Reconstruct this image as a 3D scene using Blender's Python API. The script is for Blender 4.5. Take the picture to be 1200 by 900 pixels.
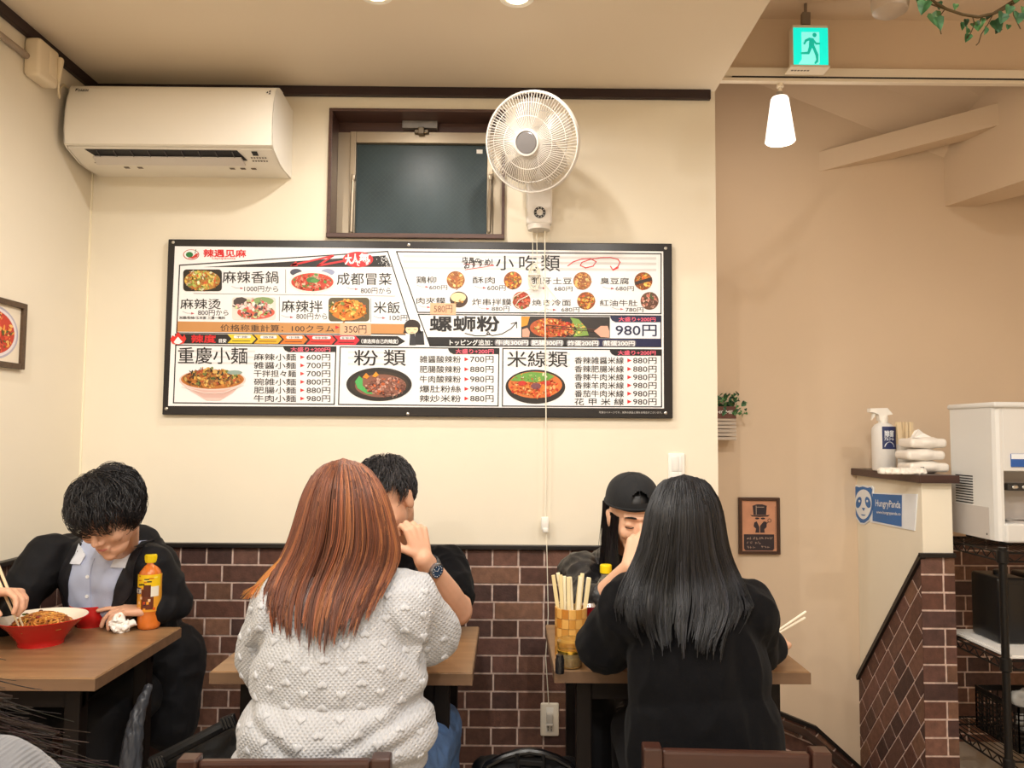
import bpy, bmesh, math, random
import numpy as np
from mathutils import Vector, Matrix, noise
from mathutils.bvhtree import BVHTree

V = Vector
PI = math.pi
scene = bpy.context.scene
COL = scene.collection
for o in list(bpy.data.objects):
    bpy.data.objects.remove(o)

# ------------------------------------------------------------------ camera
EYE = V((0.0, 0.0, 1.32))
FOCAL = 922.9                                    # pixels, for the 1200 x 900 frame
PITCH, YAW, ROLL = (math.radians(a) for a in (3.574, 0.291, 0.439))
ROT = Matrix.Rotation(-YAW, 3, 'Z') @ Matrix.Rotation(PITCH, 3, 'X') @ Matrix.Rotation(-ROLL, 3, 'Y')


def P(px, py, Y):
    """the point on the vertical plane y = Y that the photo shows at pixel (px, py)"""
    d = ROT @ V(((px - 600) / FOCAL, 1.0, -(py - 450) / FOCAL))
    return EYE + d * (Y / d.y)


cam_data = bpy.data.cameras.new('camera')
cam_data.sensor_width = 36.0
cam_data.lens = FOCAL / 1200 * 36
cam_data.clip_start = 0.05
cam = bpy.data.objects.new('camera', cam_data)
COL.objects.link(cam)
r3 = ROT @ V((1, 0, 0)); u3 = ROT @ V((0, 0, 1)); f3 = ROT @ V((0, 1, 0))
cm = Matrix((r3, u3, -f3)).transposed().to_4x4()
cm.translation = EYE
cam.matrix_world = cm
scene.camera = cam

# ------------------------------------------------------------------ world, exposure
scene.view_settings.view_transform = 'Standard'
scene.view_settings.look = 'None'
scene.view_settings.exposure = 0.0
scene.view_settings.gamma = 1.0
scene.view_settings.use_curve_mapping = False
world = bpy.data.worlds.new('world')
scene.world = world
world.use_nodes = True
world.node_tree.nodes['Background'].inputs[0].default_value = (0.02, 0.022, 0.03, 1)
world.node_tree.nodes['Background'].inputs[1].default_value = 1.0

LAMP = (1.0, 0.962, 0.895)
DOWN_W = 7.6
# the ceiling's recessed downlights: (x, y, ceiling z, share of power)
DOWNLIGHTS = [(-0.414, 2.338, 2.66, 0.46), (0.018, 2.348, 2.66, 0.28), (-1.15, 1.0, 2.66, 1.15), (-0.25, 0.75, 2.66, 1.2), (0.55, 0.95, 2.66, 1.15),
              (-1.1, -0.7, 2.66, 1.2), (-0.2, -0.8, 2.66, 1.2), (0.6, -0.7, 2.66, 1.2), (1.7, 1.3, 2.9, 0.62), (2.3, 0.2, 2.9, 0.55)]


# ------------------------------------------------------------------ materials
def lin(c):
    if isinstance(c, str):
        c = c.lstrip('#')
        c = tuple(int(c[i:i + 2], 16) / 255 for i in (0, 2, 4))
    return tuple(x / 12.92 if x <= 0.04045 else ((x + 0.055) / 1.055) ** 2.4 for x in c)


MATS = {}


def mat(name, color='#808080', rough=0.5, metal=0.0, noise_amt=0.0, noise_scale=8.0, bump=0.0, bump_scale=60.0, sheen=0.0, trans=0.0,
        emit=None, emit_s=0.0, attr=False, coat=0.0, stretch=(1, 1, 1), spec=0.5, ior=1.45, sss=0.0):
    if name in MATS:
        return MATS[name]
    m = bpy.data.materials.new(name)
    m.use_nodes = True
    nt = m.node_tree
    b = nt.nodes['Principled BSDF']
    c = lin(color)
    b.inputs['Base Color'].default_value = (*c, 1)
    b.inputs['Roughness'].default_value = rough
    b.inputs['Metallic'].default_value = metal
    b.inputs['Specular IOR Level'].default_value = spec
    b.inputs['IOR'].default_value = ior
    b.inputs['Sheen Weight'].default_value = sheen
    b.inputs['Transmission Weight'].default_value = trans
    b.inputs['Coat Weight'].default_value = coat
    if sss:
        b.inputs['Subsurface Weight'].default_value = sss
        b.inputs['Subsurface Radius'].default_value = (0.012, 0.005, 0.003)
    if emit is not None:
        b.inputs['Emission Color'].default_value = (*lin(emit), 1)
        b.inputs['Emission Strength'].default_value = emit_s
    src = None
    if attr:
        a = nt.nodes.new('ShaderNodeAttribute')
        a.attribute_name = 'tint'
        src = a.outputs['Color']
    tc = None
    if noise_amt or bump:
        tc = nt.nodes.new('ShaderNodeTexCoord')
        mp = nt.nodes.new('ShaderNodeMapping')
        mp.inputs['Scale'].default_value = stretch
        nt.links.new(tc.outputs['Object'], mp.inputs['Vector'])
    if noise_amt:
        n = nt.nodes.new('ShaderNodeTexNoise')
        n.inputs['Scale'].default_value = noise_scale
        n.inputs['Detail'].default_value = 6
        nt.links.new(mp.outputs[0], n.inputs['Vector'])
        mr = nt.nodes.new('ShaderNodeMapRange')
        mr.inputs['From Min'].default_value = 0.25
        mr.inputs['From Max'].default_value = 0.75
        mr.inputs['To Min'].default_value = 1 - noise_amt
        mr.inputs['To Max'].default_value = 1 + noise_amt
        nt.links.new(n.outputs['Fac'], mr.inputs['Value'])
        mx = nt.nodes.new('ShaderNodeVectorMath')
        mx.operation = 'SCALE'
        if src is not None:
            nt.links.new(src, mx.inputs[0])
        else:
            mx.inputs[0].default_value = c
        nt.links.new(mr.outputs[0], mx.inputs['Scale'])
        src = mx.outputs[0]
    if src is not None:
        nt.links.new(src, b.inputs['Base Color'])
    if bump:
        n2 = nt.nodes.new('ShaderNodeTexNoise')
        n2.inputs['Scale'].default_value = bump_scale
        n2.inputs['Detail'].default_value = 4
        nt.links.new(mp.outputs[0], n2.inputs['Vector'])
        bp = nt.nodes.new('ShaderNodeBump')
        bp.inputs['Strength'].default_value = bump
        bp.inputs['Distance'].default_value = 0.004
        nt.links.new(n2.outputs['Fac'], bp.inputs['Height'])
        nt.links.new(bp.outputs[0], b.inputs['Normal'])
    MATS[name] = m
    return m


def knit_mat(name, color, cell=0.0065, strength=0.55):
    """waffle knit: two crossed waves in object space"""
    m = mat(name, color, 0.95, sheen=0.25, noise_amt=0.05, noise_scale=300)
    nt = m.node_tree
    b = nt.nodes['Principled BSDF']
    tc = nt.nodes.new('ShaderNodeTexCoord')
    outs = []
    for rot in (PI / 4, -PI / 4):
        mp = nt.nodes.new('ShaderNodeMapping')
        mp.inputs['Rotation'].default_value = (0, rot, 0)
        nt.links.new(tc.outputs['Object'], mp.inputs['Vector'])
        w = nt.nodes.new('ShaderNodeTexWave')
        w.bands_direction = 'X'
        w.inputs['Scale'].default_value = 0.314 / cell
        nt.links.new(mp.outputs[0], w.inputs['Vector'])
        outs.append(w.outputs['Fac'])
    mu = nt.nodes.new('ShaderNodeMath')
    mu.operation = 'MULTIPLY'
    nt.links.new(outs[0], mu.inputs[0]); nt.links.new(outs[1], mu.inputs[1])
    bp = nt.nodes.new('ShaderNodeBump')
    bp.inputs['Strength'].default_value = strength
    bp.inputs['Distance'].default_value = 0.004
    nt.links.new(mu.outputs[0], bp.inputs['Height'])
    nt.links.new(bp.outputs[0], b.inputs['Normal'])
    return m


def wood_mat(name, c1, c2, rough=0.4, axis='X', scale=9.0, coat=0.0):
    m = mat(name, c1, rough, coat=coat)
    nt = m.node_tree
    b = nt.nodes['Principled BSDF']
    tc = nt.nodes.new('ShaderNodeTexCoord')
    mp = nt.nodes.new('ShaderNodeMapping')
    mp.inputs['Scale'].default_value = {'X': (1, 12, 12), 'Y': (12, 1, 12), 'Z': (12, 12, 1)}[axis]
    nt.links.new(tc.outputs['Object'], mp.inputs['Vector'])
    n = nt.nodes.new('ShaderNodeTexNoise')
    n.inputs['Scale'].default_value = scale
    n.inputs['Detail'].default_value = 8
    n.inputs['Distortion'].default_value = 0.4
    nt.links.new(mp.outputs[0], n.inputs['Vector'])
    cr = nt.nodes.new('ShaderNodeValToRGB')
    cr.color_ramp.elements[0].position = 0.3
    cr.color_ramp.elements[0].color = (*lin(c1), 1)
    cr.color_ramp.elements[1].position = 0.7
    cr.color_ramp.elements[1].color = (*lin(c2), 1)
    nt.links.new(n.outputs['Fac'], cr.inputs[0])
    nt.links.new(cr.outputs[0], b.inputs['Base Color'])
    return m


# ------------------------------------------------------------------ mesh building
class MB:
    """collects shapes in world space; build() links them as ONE mesh object"""

    def __init__(self):
        self.v, self.f, self.c = [], [], []
        self.tint = None

    def add(self, verts, faces, tint=None):
        n = len(self.v)
        self.v += [tuple(p) for p in verts]
        self.f += [tuple(i + n for i in f) for f in faces]
        self.c += [tint if tint is not None else self.tint] * len(verts)
        return self

    def bm(self, b, M=None, tint=None):
        b.verts.ensure_lookup_table()
        b.verts.index_update()
        vs = [(M @ v.co) if M is not None else v.co.copy() for v in b.verts]
        fs = [tuple(v.index for v in f.verts) for f in b.faces]
        b.free()
        return self.add(vs, fs, tint)

    def box(self, lo, hi, bev=0.0, M=None, seg=2, tint=None):
        b = bmesh.new()
        bmesh.ops.create_cube(b, size=1.0)
        lo, hi = V(lo), V(hi)
        for v in b.verts:
            v.co = V(((lo[i] + hi[i]) / 2 + v.co[i] * (hi[i] - lo[i])) for i in range(3))
        if bev:
            bmesh.ops.bevel(b, geom=b.edges[:] + b.verts[:], offset=bev, segments=seg, affect='EDGES', clamp_overlap=True, profile=0.5)
        return self.bm(b, M, tint)

    def obox(self, c, size, bev=0.0, rot=None, tint=None, seg=2):
        M = Matrix.Translation(V(c)) @ (rot.to_4x4() if rot is not None else Matrix())
        s = V(size) / 2
        return self.box(-s, s, bev, M, seg, tint)

    def beam(self, a, b, w, h, up=(0, 0, 1), bev=0.0, tint=None):
        """a box from a to b; w across, h along up"""
        a, b = V(a), V(b)
        d = (b - a); L = d.length; d.normalize()
        x = d.cross(V(up)).normalized(); z = x.cross(d)
        M = Matrix((x, d, z)).transposed().to_4x4(); M.translation = (a + b) / 2
        return self.box((-w / 2, -L / 2, -h / 2), (w / 2, L / 2, h / 2), bev, M, tint=tint)

    def lathe(self, prof, c=(0, 0, 0), n=32, M=None, axis=None, cap=True, tint=None):
        """prof: (radius, height) pairs"""
        T = Matrix.Translation(V(c))
        if axis is not None:
            T = T @ V((0, 0, 1)).rotation_difference(V(axis)).to_matrix().to_4x4()
        if M is not None:
            T = M @ T
        vs, fs = [], []
        for r, h in prof:
            for k in range(n):
                a = 2 * PI * k / n
                vs.append(T @ V((r * math.cos(a), r * math.sin(a), h)))
        for i in range(len(prof) - 1):
            for k in range(n):
                k2 = (k + 1) % n
                fs.append((i * n + k, i * n + k2, (i + 1) * n + k2, (i + 1) * n + k))
        if cap:
            if prof[0][0] > 1e-6: fs.append(tuple(range(n))[::-1])
            if prof[-1][0] > 1e-6: fs.append(tuple((len(prof) - 1) * n + k for k in range(n)))
        return self.add(vs, fs, tint)

    def tube(self, path, r, n=8, closed=False, tint=None):
        pts = [V(p) for p in path]
        rs = r if isinstance(r, (list, tuple)) else [r] * len(pts)
        vs, fs = [], []
        m = len(pts)
        N = None
        for i, p in enumerate(pts):
            if closed:
                t = pts[(i + 1) % m] - pts[i - 1]
            else:
                t = pts[min(i + 1, m - 1)] - pts[max(i - 1, 0)]
            if t.length < 1e-9: t = V((0, 0, 1))
            t.normalize()
            if N is None:
                N = t.orthogonal().normalized()
            N = (N - t * N.dot(t))
            N = N.normalized() if N.length > 1e-6 else t.orthogonal().normalized()
            B = t.cross(N)
            for k in range(n):
                a = 2 * PI * k / n
                vs.append(p + (N * math.cos(a) + B * math.sin(a)) * rs[i])
        for i in range(m if closed else m - 1):
            j = (i + 1) % m
            for k in range(n):
                k2 = (k + 1) % n
                fs.append((i * n + k, i * n + k2, j * n + k2, j * n + k))
        if not closed:
            fs.append(tuple(range(n))[::-1]); fs.append(tuple((m - 1) * n + k for k in range(n)))
        return self.add(vs, fs, tint)

    def cap(self, a, ra, b, rb, n=14):
        """tapered capsule"""
        a, b = V(a), V(b)
        d = b - a
        L = d.length
        prof = []
        for k in range(0, 5):
            t = -PI / 2 + k * PI / 8
            prof.append((max(ra * math.cos(t), 1e-5), ra * math.sin(t)))
        for k in range(0, 5):
            t = k * PI / 8
            prof.append((max(rb * math.cos(t), 1e-5), L + rb * math.sin(t)))
        return self.lathe(prof, a, n, axis=d if L > 1e-6 else (0, 0, 1))

    def ell(self, c, r, M=None, n=24, m=14, tint=None):
        T = (M or Matrix()) @ Matrix.Translation(V(c)) @ Matrix.Diagonal((*r, 1))
        prof = [(max(math.sin(PI * k / m), 1e-4), -math.cos(PI * k / m)) for k in range(m + 1)]
        return self.lathe(prof, (0, 0, 0), n, M=T, tint=tint)

    def prism(self, poly, vec, tint=None):
        """closed polygon (3-D points) pushed along vec"""
        n = len(poly)
        a = [V(p) for p in poly]; b = [p + V(vec) for p in a]
        fs = [tuple(range(n))[::-1], tuple(range(n, 2 * n))]
        for i in range(n):
            j = (i + 1) % n
            fs.append((i, j, n + j, n + i))
        return self.add(a + b, fs, tint)

    def build(self, name, material, parent=None, loc=None, smooth=False, angle=35):
        me = bpy.data.meshes.new(name)
        return finish(name, me, self.v, self.f, self.c, material, parent, loc, smooth, angle)


ORIGIN = {}


def origin_of(o):
    while o.parent is not None:
        o = o.parent
    return ORIGIN.get(o.name, V((0, 0, 0)))


def finish(name, me, verts, faces, tints, material, parent, loc, smooth, angle):
    off = origin_of(parent) if parent is not None else (V(loc) if loc is not None else V((0, 0, 0)))
    vv = np.asarray(verts, dtype=np.float64).reshape(-1, 3) - np.array(off)
    me.from_pydata(vv.tolist() if not isinstance(verts, np.ndarray) else vv, [], faces if not isinstance(faces, np.ndarray) else faces.tolist())
    if tints is not None and len(tints) and tints[0] is not None:
        at = me.color_attributes.new('tint', 'FLOAT_COLOR', 'POINT')
        arr = np.ones((len(vv), 4), dtype=np.float32)
        arr[:, :3] = np.asarray(tints, dtype=np.float32)
        at.data.foreach_set('color', arr.ravel())
    me.materials.append(material)
    bmm = bmesh.new(); bmm.from_mesh(me)
    bmesh.ops.recalc_face_normals(bmm, faces=bmm.faces)
    bmm.to_mesh(me); bmm.free()
    if smooth:
        me.polygons.foreach_set('use_smooth', [True] * len(me.polygons))
        if angle and angle < 180:
            me.set_sharp_from_angle(angle=math.radians(angle))
    o = bpy.data.objects.new(name, me)
    COL.objects.link(o)
    if parent is not None:
        o.parent = parent
    elif loc is not None:
        o.location = V(loc)
        ORIGIN[o.name] = V(loc)
    me.update()
    return o


def tag(o, label=None, cat=None, group=None, kind=None):
    if label: o['label'] = label
    if cat: o['category'] = cat
    if group: o['group'] = group
    if kind: o['kind'] = kind
    return o


def thing(name, loc, label, cat, group=None):
    o = bpy.data.objects.new(name, None)
    o.empty_display_size = 0.05
    COL.objects.link(o)
    o.location = V(loc)
    ORIGIN[o.name] = V(loc)
    return tag(o, label, cat, group)


def copy_thing(o, loc, rotz=0.0, parent=None):
    c = o.copy()
    COL.objects.link(c)
    if parent is not None:
        c.parent = parent
    else:
        c.location = V(loc); c.rotation_euler = (0, 0, rotz)
        ORIGIN[c.name] = V(loc)
    for ch in list(o.children):
        copy_thing(ch, None, 0, c)
    return c


# ------------------------------------------------------------------ blobs: overlapping capsules melted into one surface
def melt(mb, voxel, smooth=4, factor=0.5):
    me = bpy.data.meshes.new('tmp')
    me.from_pydata(mb.v, [], mb.f)
    bmm = bmesh.new(); bmm.from_mesh(me); bmesh.ops.recalc_face_normals(bmm, faces=bmm.faces); bmm.to_mesh(me); bmm.free()
    o = bpy.data.objects.new('tmp', me)
    COL.objects.link(o)
    md = o.modifiers.new('r', 'REMESH'); md.mode = 'VOXEL'; md.voxel_size = voxel
    if smooth:
        ms = o.modifiers.new('s', 'SMOOTH'); ms.factor = factor; ms.iterations = smooth
    dg = bpy.context.evaluated_depsgraph_get()
    ev = o.evaluated_get(dg)
    m2 = ev.to_mesh()
    n = len(m2.vertices)
    vs = np.empty(n * 3); m2.vertices.foreach_get('co', vs); vs = vs.reshape(-1, 3)
    nr = np.empty(n * 3); m2.vertices.foreach_get('normal', nr); nr = nr.reshape(-1, 3)
    fs = [tuple(p.vertices) for p in m2.polygons]
    ev.to_mesh_clear()
    bpy.data.objects.remove(o); bpy.data.meshes.remove(me)
    return vs, nr, fs


def wrinkle(vs, nr, amp, scale, seed=0.0, stretch=(1, 1, 1), ridge=True):
    """cloth creases: push each vertex along its normal by ridged noise"""
    out = vs.copy()
    for i in range(len(vs)):
        p = V((vs[i][0] * stretch[0] * scale + seed, vs[i][1] * stretch[1] * scale, vs[i][2] * stretch[2] * scale))
        n = noise.noise(p) + 0.5 * noise.noise(p * 2.1)
        if ridge: n = 0.5 - abs(n) * 1.6
        out[i] += nr[i] * amp * n
    return out


def blob(name, mb, voxel, material, parent=None, loc=None, smooth=4, wr=None):
    vs, nr, fs = melt(mb, voxel, smooth)
    if wr: vs = wrinkle(vs, nr, **wr)
    me = bpy.data.meshes.new(name)
    return finish(name, me, vs, fs, None, material, parent, loc, True, 180)


# ------------------------------------------------------------------ lettering
GLYPHS = {}


def glyph(s, bold=0.0):
    key = (s, bold)
    if key not in GLYPHS:
        cu = bpy.data.curves.new('t', 'FONT')
        cu.body = s; cu.size = 1.0; cu.offset = bold; cu.resolution_u = 3
        o = bpy.data.objects.new('t', cu)
        COL.objects.link(o)
        dg = bpy.context.evaluated_depsgraph_get()
        ev = o.evaluated_get(dg)
        me = ev.to_mesh()
        n = len(me.vertices)
        vs = np.empty(n * 3); me.vertices.foreach_get('co', vs); vs = vs.reshape(-1, 3)[:, :2].copy()
        fs = [tuple(p.vertices) for p in me.polygons]
        ev.to_mesh_clear()
        bpy.data.objects.remove(o); bpy.data.curves.remove(cu)
        lo, hi = vs.min(0), vs.max(0)
        vs = (vs - lo) / np.maximum(hi - lo, 1e-6)
        GLYPHS[key] = (vs, fs)
    return GLYPHS[key]


def write(mb, s, o, ux, uz, bold=0.0, tint=None):
    """the string fitted into the parallelogram o, o+ux, o+uz; bold: stroke thickening as a share of the text height"""
    vs, fs = glyph(s, 0.0)
    o, ux, uz = V(o), V(ux), V(uz)
    if bold <= 0:
        shifts = [(0, 0)]
    else:
        d = uz.length * bold * 1.1
        hx, hz = ux.normalized() * d, uz.normalized() * d
        shifts = [(-1, -1), (1, -1), (1, 1), (-1, 1)]
    out = V((ux.y * uz.z - ux.z * uz.y, ux.z * uz.x - ux.x * uz.z, ux.x * uz.y - ux.y * uz.x)).normalized() * 0.00003
    for k, (i, j) in enumerate(shifts):
        q = o if (i, j) == (0, 0) else o + hx * i + hz * j + out * k
        mb.add([q + ux * float(a) + uz * float(b) for a, b in vs], fs, tint)
# ================================================================== THE SETTING
CEIL = 2.66
WALL_Y = 3.0
LEFT_X = -1.615
EDGE_X = 0.80          # right end of the cream back wall and of the low ceiling
FAR_Y = 3.50
BRICK_TOP = 0.885

m_wall = mat('cream_plaster', '#ece2ce', 0.8, noise_amt=0.02, noise_scale=3, bump=0.05, bump_scale=180)
m_far = mat('tan_plaster', '#dcc5aa', 0.8, noise_amt=0.03, noise_scale=2, bump=0.05, bump_scale=180)
m_ceil = mat('ceiling_paint', '#e8d8c0', 0.85)
m_trim = wood_mat('dark_trim', '#33211f', '#2a1a1a', 0.45)
m_black = mat('black_trim', '#1c1715', 0.4)
m_floor = mat('floor_tile', '#c6bbad', 0.5, noise_amt=0.12, noise_scale=5)
m_mortar = mat('mortar', '#b49d92', 0.95, bump=0.3, bump_scale=250)
m_brick = mat('brick_tile', '#6a4034', 0.62, attr=True, noise_amt=0.28, noise_scale=45, bump=0.35, bump_scale=160)


def structure(name, mb, m, loc=None):
    return tag(mb.build(name, m, loc=loc), kind='structure')


# back wall with the opening for the window
WX0, WX1, WZ0, WZ1 = -0.688, -0.030, 2.082, 2.562
HOLE = (WX0 - 0.008, WX1 + 0.008, WZ0 - 0.008, WZ1 + 0.008)
w = MB()
w.box((LEFT_X - 0.1, WALL_Y, -0.02), (HOLE[0], WALL_Y + 0.12, CEIL + 0.02))
w.box((HOLE[1], WALL_Y, -0.02), (EDGE_X, WALL_Y + 0.12, CEIL + 0.02))
w.box((HOLE[0], WALL_Y, -0.02), (HOLE[1], WALL_Y + 0.12, HOLE[2]))
w.box((HOLE[0], WALL_Y, HOLE[3]), (HOLE[1], WALL_Y + 0.12, CEIL + 0.02))
structure('wall_back', w, m_wall)
w = MB(); w.box((LEFT_X - 0.1, -2.2, -0.02), (LEFT_X, WALL_Y, CEIL + 0.02)); structure('wall_left', w, m_wall)
w = MB(); w.box((LEFT_X - 0.1, -2.3, -0.02), (3.4, -2.2, 3.0)); structure('wall_front', w, m_wall)
w = MB(); w.box((3.3, -2.2, -0.9), (3.4, FAR_Y + 0.1, 3.4)); structure('wall_right', w, m_far)
w = MB(); w.box((EDGE_X - 0.1, FAR_Y, -0.9), (3.4, FAR_Y + 0.1, 3.4)); structure('wall_far', w, m_far)
w = MB(); w.box((EDGE_X - 0.1, WALL_Y + 0.12, -0.9), (EDGE_X - 0.005, FAR_Y, 3.4)); structure('wall_stairwell', w, m_far)
w = MB()
w.box((LEFT_X - 0.1, -2.2, -0.1), (EDGE_X, WALL_Y + 0.1, 0.0))
w.box((EDGE_X, -2.2, -0.1), (3.3, 2.78, 0.0))
w.box((1.69, 2.78, -0.1), (3.3, FAR_Y, 0.0))
structure('floor', w, m_floor)
w = MB()
for k in range(4):
    w.box((EDGE_X + 0.2 * k, 2.78, -0.9), (1.69, FAR_Y, -0.22 - 0.17 * k))
structure('floor_stair', w, m_floor)
w = MB(); w.box((LEFT_X - 0.1, -2.2, CEIL), (EDGE_X, WALL_Y + 0.12, CEIL + 0.1)); structure('ceiling', w, m_ceil)
w = MB(); w.box((EDGE_X, -2.2, P(1000, 23, WALL_Y).z), (3.4, WALL_Y, 3.1)); w.box((EDGE_X - 0.02, -2.2, CEIL + 0.1), (EDGE_X, WALL_Y, 3.1))
structure('ceiling_right', w, m_far)
# soffit beam over the opening, seen edge on above the lighting rail
w = MB(); w.box((EDGE_X, WALL_Y, P(1000, 86, WALL_Y).z), (3.3, WALL_Y + 0.1, 3.4), 0.003); structure('beam_soffit', w, m_far)
# sloped ceiling over the stairs
a = P(880, 95, FAR_Y); b = P(1200, 222, FAR_Y)
sl = (b.z - a.z) / (b.x - a.x)
za = a.z + sl * (EDGE_X - 0.1 - a.x); zb = a.z + sl * (3.3 - a.x)
w = MB()
w.prism([(EDGE_X - 0.1, FAR_Y, za), (3.3, FAR_Y, zb), (3.3, FAR_Y, zb + 0.1), (EDGE_X - 0.1, FAR_Y, za + 0.1)], (0, WALL_Y + 0.1 - FAR_Y, 0))
w.v = [(p[0], p[1], max(p[2] + 0.25, 2.74) if p[1] < FAR_Y - 0.1 else p[2]) for p in w.v]
structure('ceiling_sloped', w, m_far)
# two painted rafters
w = MB()
a0, a1 = P(960, 178, FAR_Y), P(960, 201, FAR_Y)
b0, b1 = P(1245, 100, 3.14), P(1245, 127, 3.14)
thick = V((0.02, 0.16, 0))
w.prism([a0, b0, b1, a1], V((0.0, 0.13, 0)))
structure('beam_rafter', w, m_far)
w = MB()
x0 = P(1107, 212, FAR_Y).x
zt, zb2 = P(1107, 178, FAR_Y).z, P(1107, 242, FAR_Y).z
w.prism([(x0, FAR_Y, zb2), (x0 + 0.14, FAR_Y, zb2), (x0 + 0.36, WALL_Y + 0.1, zb2), (x0 + 0.12, WALL_Y + 0.1, zb2)], (0, 0, 0.55))
structure('beam_tie', w, m_far)

# ---- trims
w = MB()
t0, t1 = P(600, 119, WALL_Y).z, CEIL
w.box((LEFT_X, WALL_Y - 0.02, t0 + 0.01), (EDGE_X - 0.02, WALL_Y, t1), 0.003)
structure('trim_1', w, m_trim)
w = MB(); w.box((LEFT_X, -2.2, t0 + 0.01), (LEFT_X + 0.02, WALL_Y - 0.02, t1), 0.003); structure('trim_2', w, m_trim)
w = MB(); w.box((LEFT_X, WALL_Y - 0.026, BRICK_TOP), (EDGE_X, WALL_Y, BRICK_TOP + 0.016), 0.002); structure('trim_3', w, m_black)
w = MB(); w.box((LEFT_X, -2.2, BRICK_TOP), (LEFT_X + 0.026, WALL_Y - 0.026, BRICK_TOP + 0.016), 0.002); structure('trim_4', w, m_black)
# white corner bead at the left corner
w = MB(); w.box((LEFT_X, WALL_Y - 0.006, BRICK_TOP + 0.016), (LEFT_X + 0.006, WALL_Y, t0)); structure('trim_5', w, mat('bead', '#f7ecd2', 0.6))


# ---- brick facings: tiles clipped to a polygon in the wall's own (u, v) plane
def clip(poly, region):
    out = poly
    n = len(region)
    for i in range(n):
        a, b = region[i], region[(i + 1) % n]
        ex, ey = b[0] - a[0], b[1] - a[1]
        inp, out = out, []
        for j in range(len(inp)):
            p, q = inp[j], inp[(j + 1) % len(inp)]
            sp = ex * (p[1] - a[1]) - ey * (p[0] - a[0]); sq = ex * (q[1] - a[1]) - ey * (q[0] - a[0])
            if sp >= 0: out.append(p)
            if (sp >= 0) != (sq >= 0):
                t = sp / (sp - sq)
                out.append((p[0] + t * (q[0] - p[0]), p[1] + t * (q[1] - p[1])))
        if len(out) < 3: return []
    return out


BRICK_TINTS = [lin(c) for c in ('#5e3e33', '#64443b', '#56392f', '#6e4c3f', '#4d342f', '#604339', '#765442', '#5a3a2f', '#4a332e')]


def bricks(name, region, to3, nrm, ang=0.0, off=(0, 0), seed=1, rowh=0.0655, kinds=(0.186, 0.0975), gap=0.0068, th=0.0068):
    """region: counter-clockwise (u, v) polygon; to3(u, v) -> point on the wall; nrm: outward normal"""
    rnd = random.Random(seed)
    ca, sa = math.cos(ang), math.sin(ang)
    w = MB()
    nrm = V(nrm)
    w.add([to3(*p) + nrm * 0.004 for p in region], [tuple(range(len(region)))], lin('#cdb4a8'))
    us = [(p[0] - off[0]) * ca + (p[1] - off[1]) * sa for p in region]
    vs = [-(p[0] - off[0]) * sa + (p[1] - off[1]) * ca for p in region]
    r = math.floor(min(vs) / rowh)
    while r * rowh < max(vs):
        L = kinds[r % 2]
        k = math.floor(min(us) / L) - 1
        sh = 0.25 * L if r % 2 else 0.03 + 0.09 * ((r // 2) % 2)
        while k * L + sh < max(us):
            x0, x1 = k * L + sh + gap / 2, (k + 1) * L + sh - gap / 2
            y0, y1 = r * rowh + gap / 2, (r + 1) * rowh - gap / 2
            k += 1
            q = [(x0, y0), (x1, y0), (x1, y1), (x0, y1)]
            q = [(off[0] + x * ca - y * sa, off[1] + x * sa + y * ca) for x, y in q]
            q = clip(q, region)
            if not q: continue
            cx = sum(p[0] for p in q) / len(q); cy = sum(p[1] for p in q) / len(q)
            t = rnd.choice(BRICK_TINTS); g = rnd.uniform(0.8, 1.2)
            t = tuple(c * g for c in t)
            ins = 0.0012
            top = []
            for p in q:
                d = math.hypot(p[0] - cx, p[1] - cy)
                s = max(0, 1 - ins / max(d, 1e-4) * 1.4)
                top.append((cx + (p[0] - cx) * s, cy + (p[1] - cy) * s))
            n = len(q)
            vv = [to3(*p) + nrm * 0.003 for p in q] + [to3(*p) + nrm * (th - 0.002) for p in q] + [to3(*p) + nrm * th for p in top]
            ff = [tuple(range(2 * n, 3 * n))]
            for i in range(n):
                j = (i + 1) % n
                ff += [(i, j, n + j, n + i), (n + i, n + j, 2 * n + j, 2 * n + i)]
            w.add(vv, ff, t)
        r += 1
    return tag(w.build(name, m_brick), kind='structure')


bz = BRICK_TOP - 14 * 0.0655
bricks('wall_back_bricks', [(LEFT_X, 0.0), (EDGE_X, 0.0), (EDGE_X, BRICK_TOP), (LEFT_X, BRICK_TOP)], lambda u, v: V((u, WALL_Y, v)), (0, -1, 0), off=(0.02, bz), seed=3)
bricks('wall_left_bricks', [(1.2, 0.0), (WALL_Y, 0.0), (WALL_Y, BRICK_TOP), (1.2, BRICK_TOP)], lambda u, v: V((LEFT_X, u, v)), (1, 0, 0), off=(0.02, bz), seed=4)

# ---- the counter-height partition by the stairs: cream upper part, brick facing, sloped trim
HX0, HX1, HY0 = 1.547, 1.66, 2.95
HTOP = 1.147
w = MB(); w.box((HX0, HY0, -0.9), (HX1, FAR_Y, HTOP), 0.002); structure('wall_partition', w, m_wall)
zn = P(1077, 652, HY0).z
pf = P(1003, 798, FAR_Y - 0.02)
zf = 1.32 - (1.32 - pf.z) * 1.0
reg = [(HY0, -0.9), (FAR_Y, -0.9), (FAR_Y, zf), (HY0, zn)]
slope = math.atan2(zf - zn, FAR_Y - HY0)
bricks('wall_partition_bricks', reg, lambda u, v: V((HX0, u, v)), (-1, 0, 0), ang=slope, off=(HY0, zn), seed=7)
bricks('wall_partition_end_bricks', [(HX0 - 0.012, -0.1), (HX1, -0.1), (HX1, zn), (HX0 - 0.012, zn)], lambda u, v: V((u, HY0, v)), (0, -1, 0), off=(HX0 - 0.05, zn - 20 * 0.0655), seed=8)
w = MB()
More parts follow.
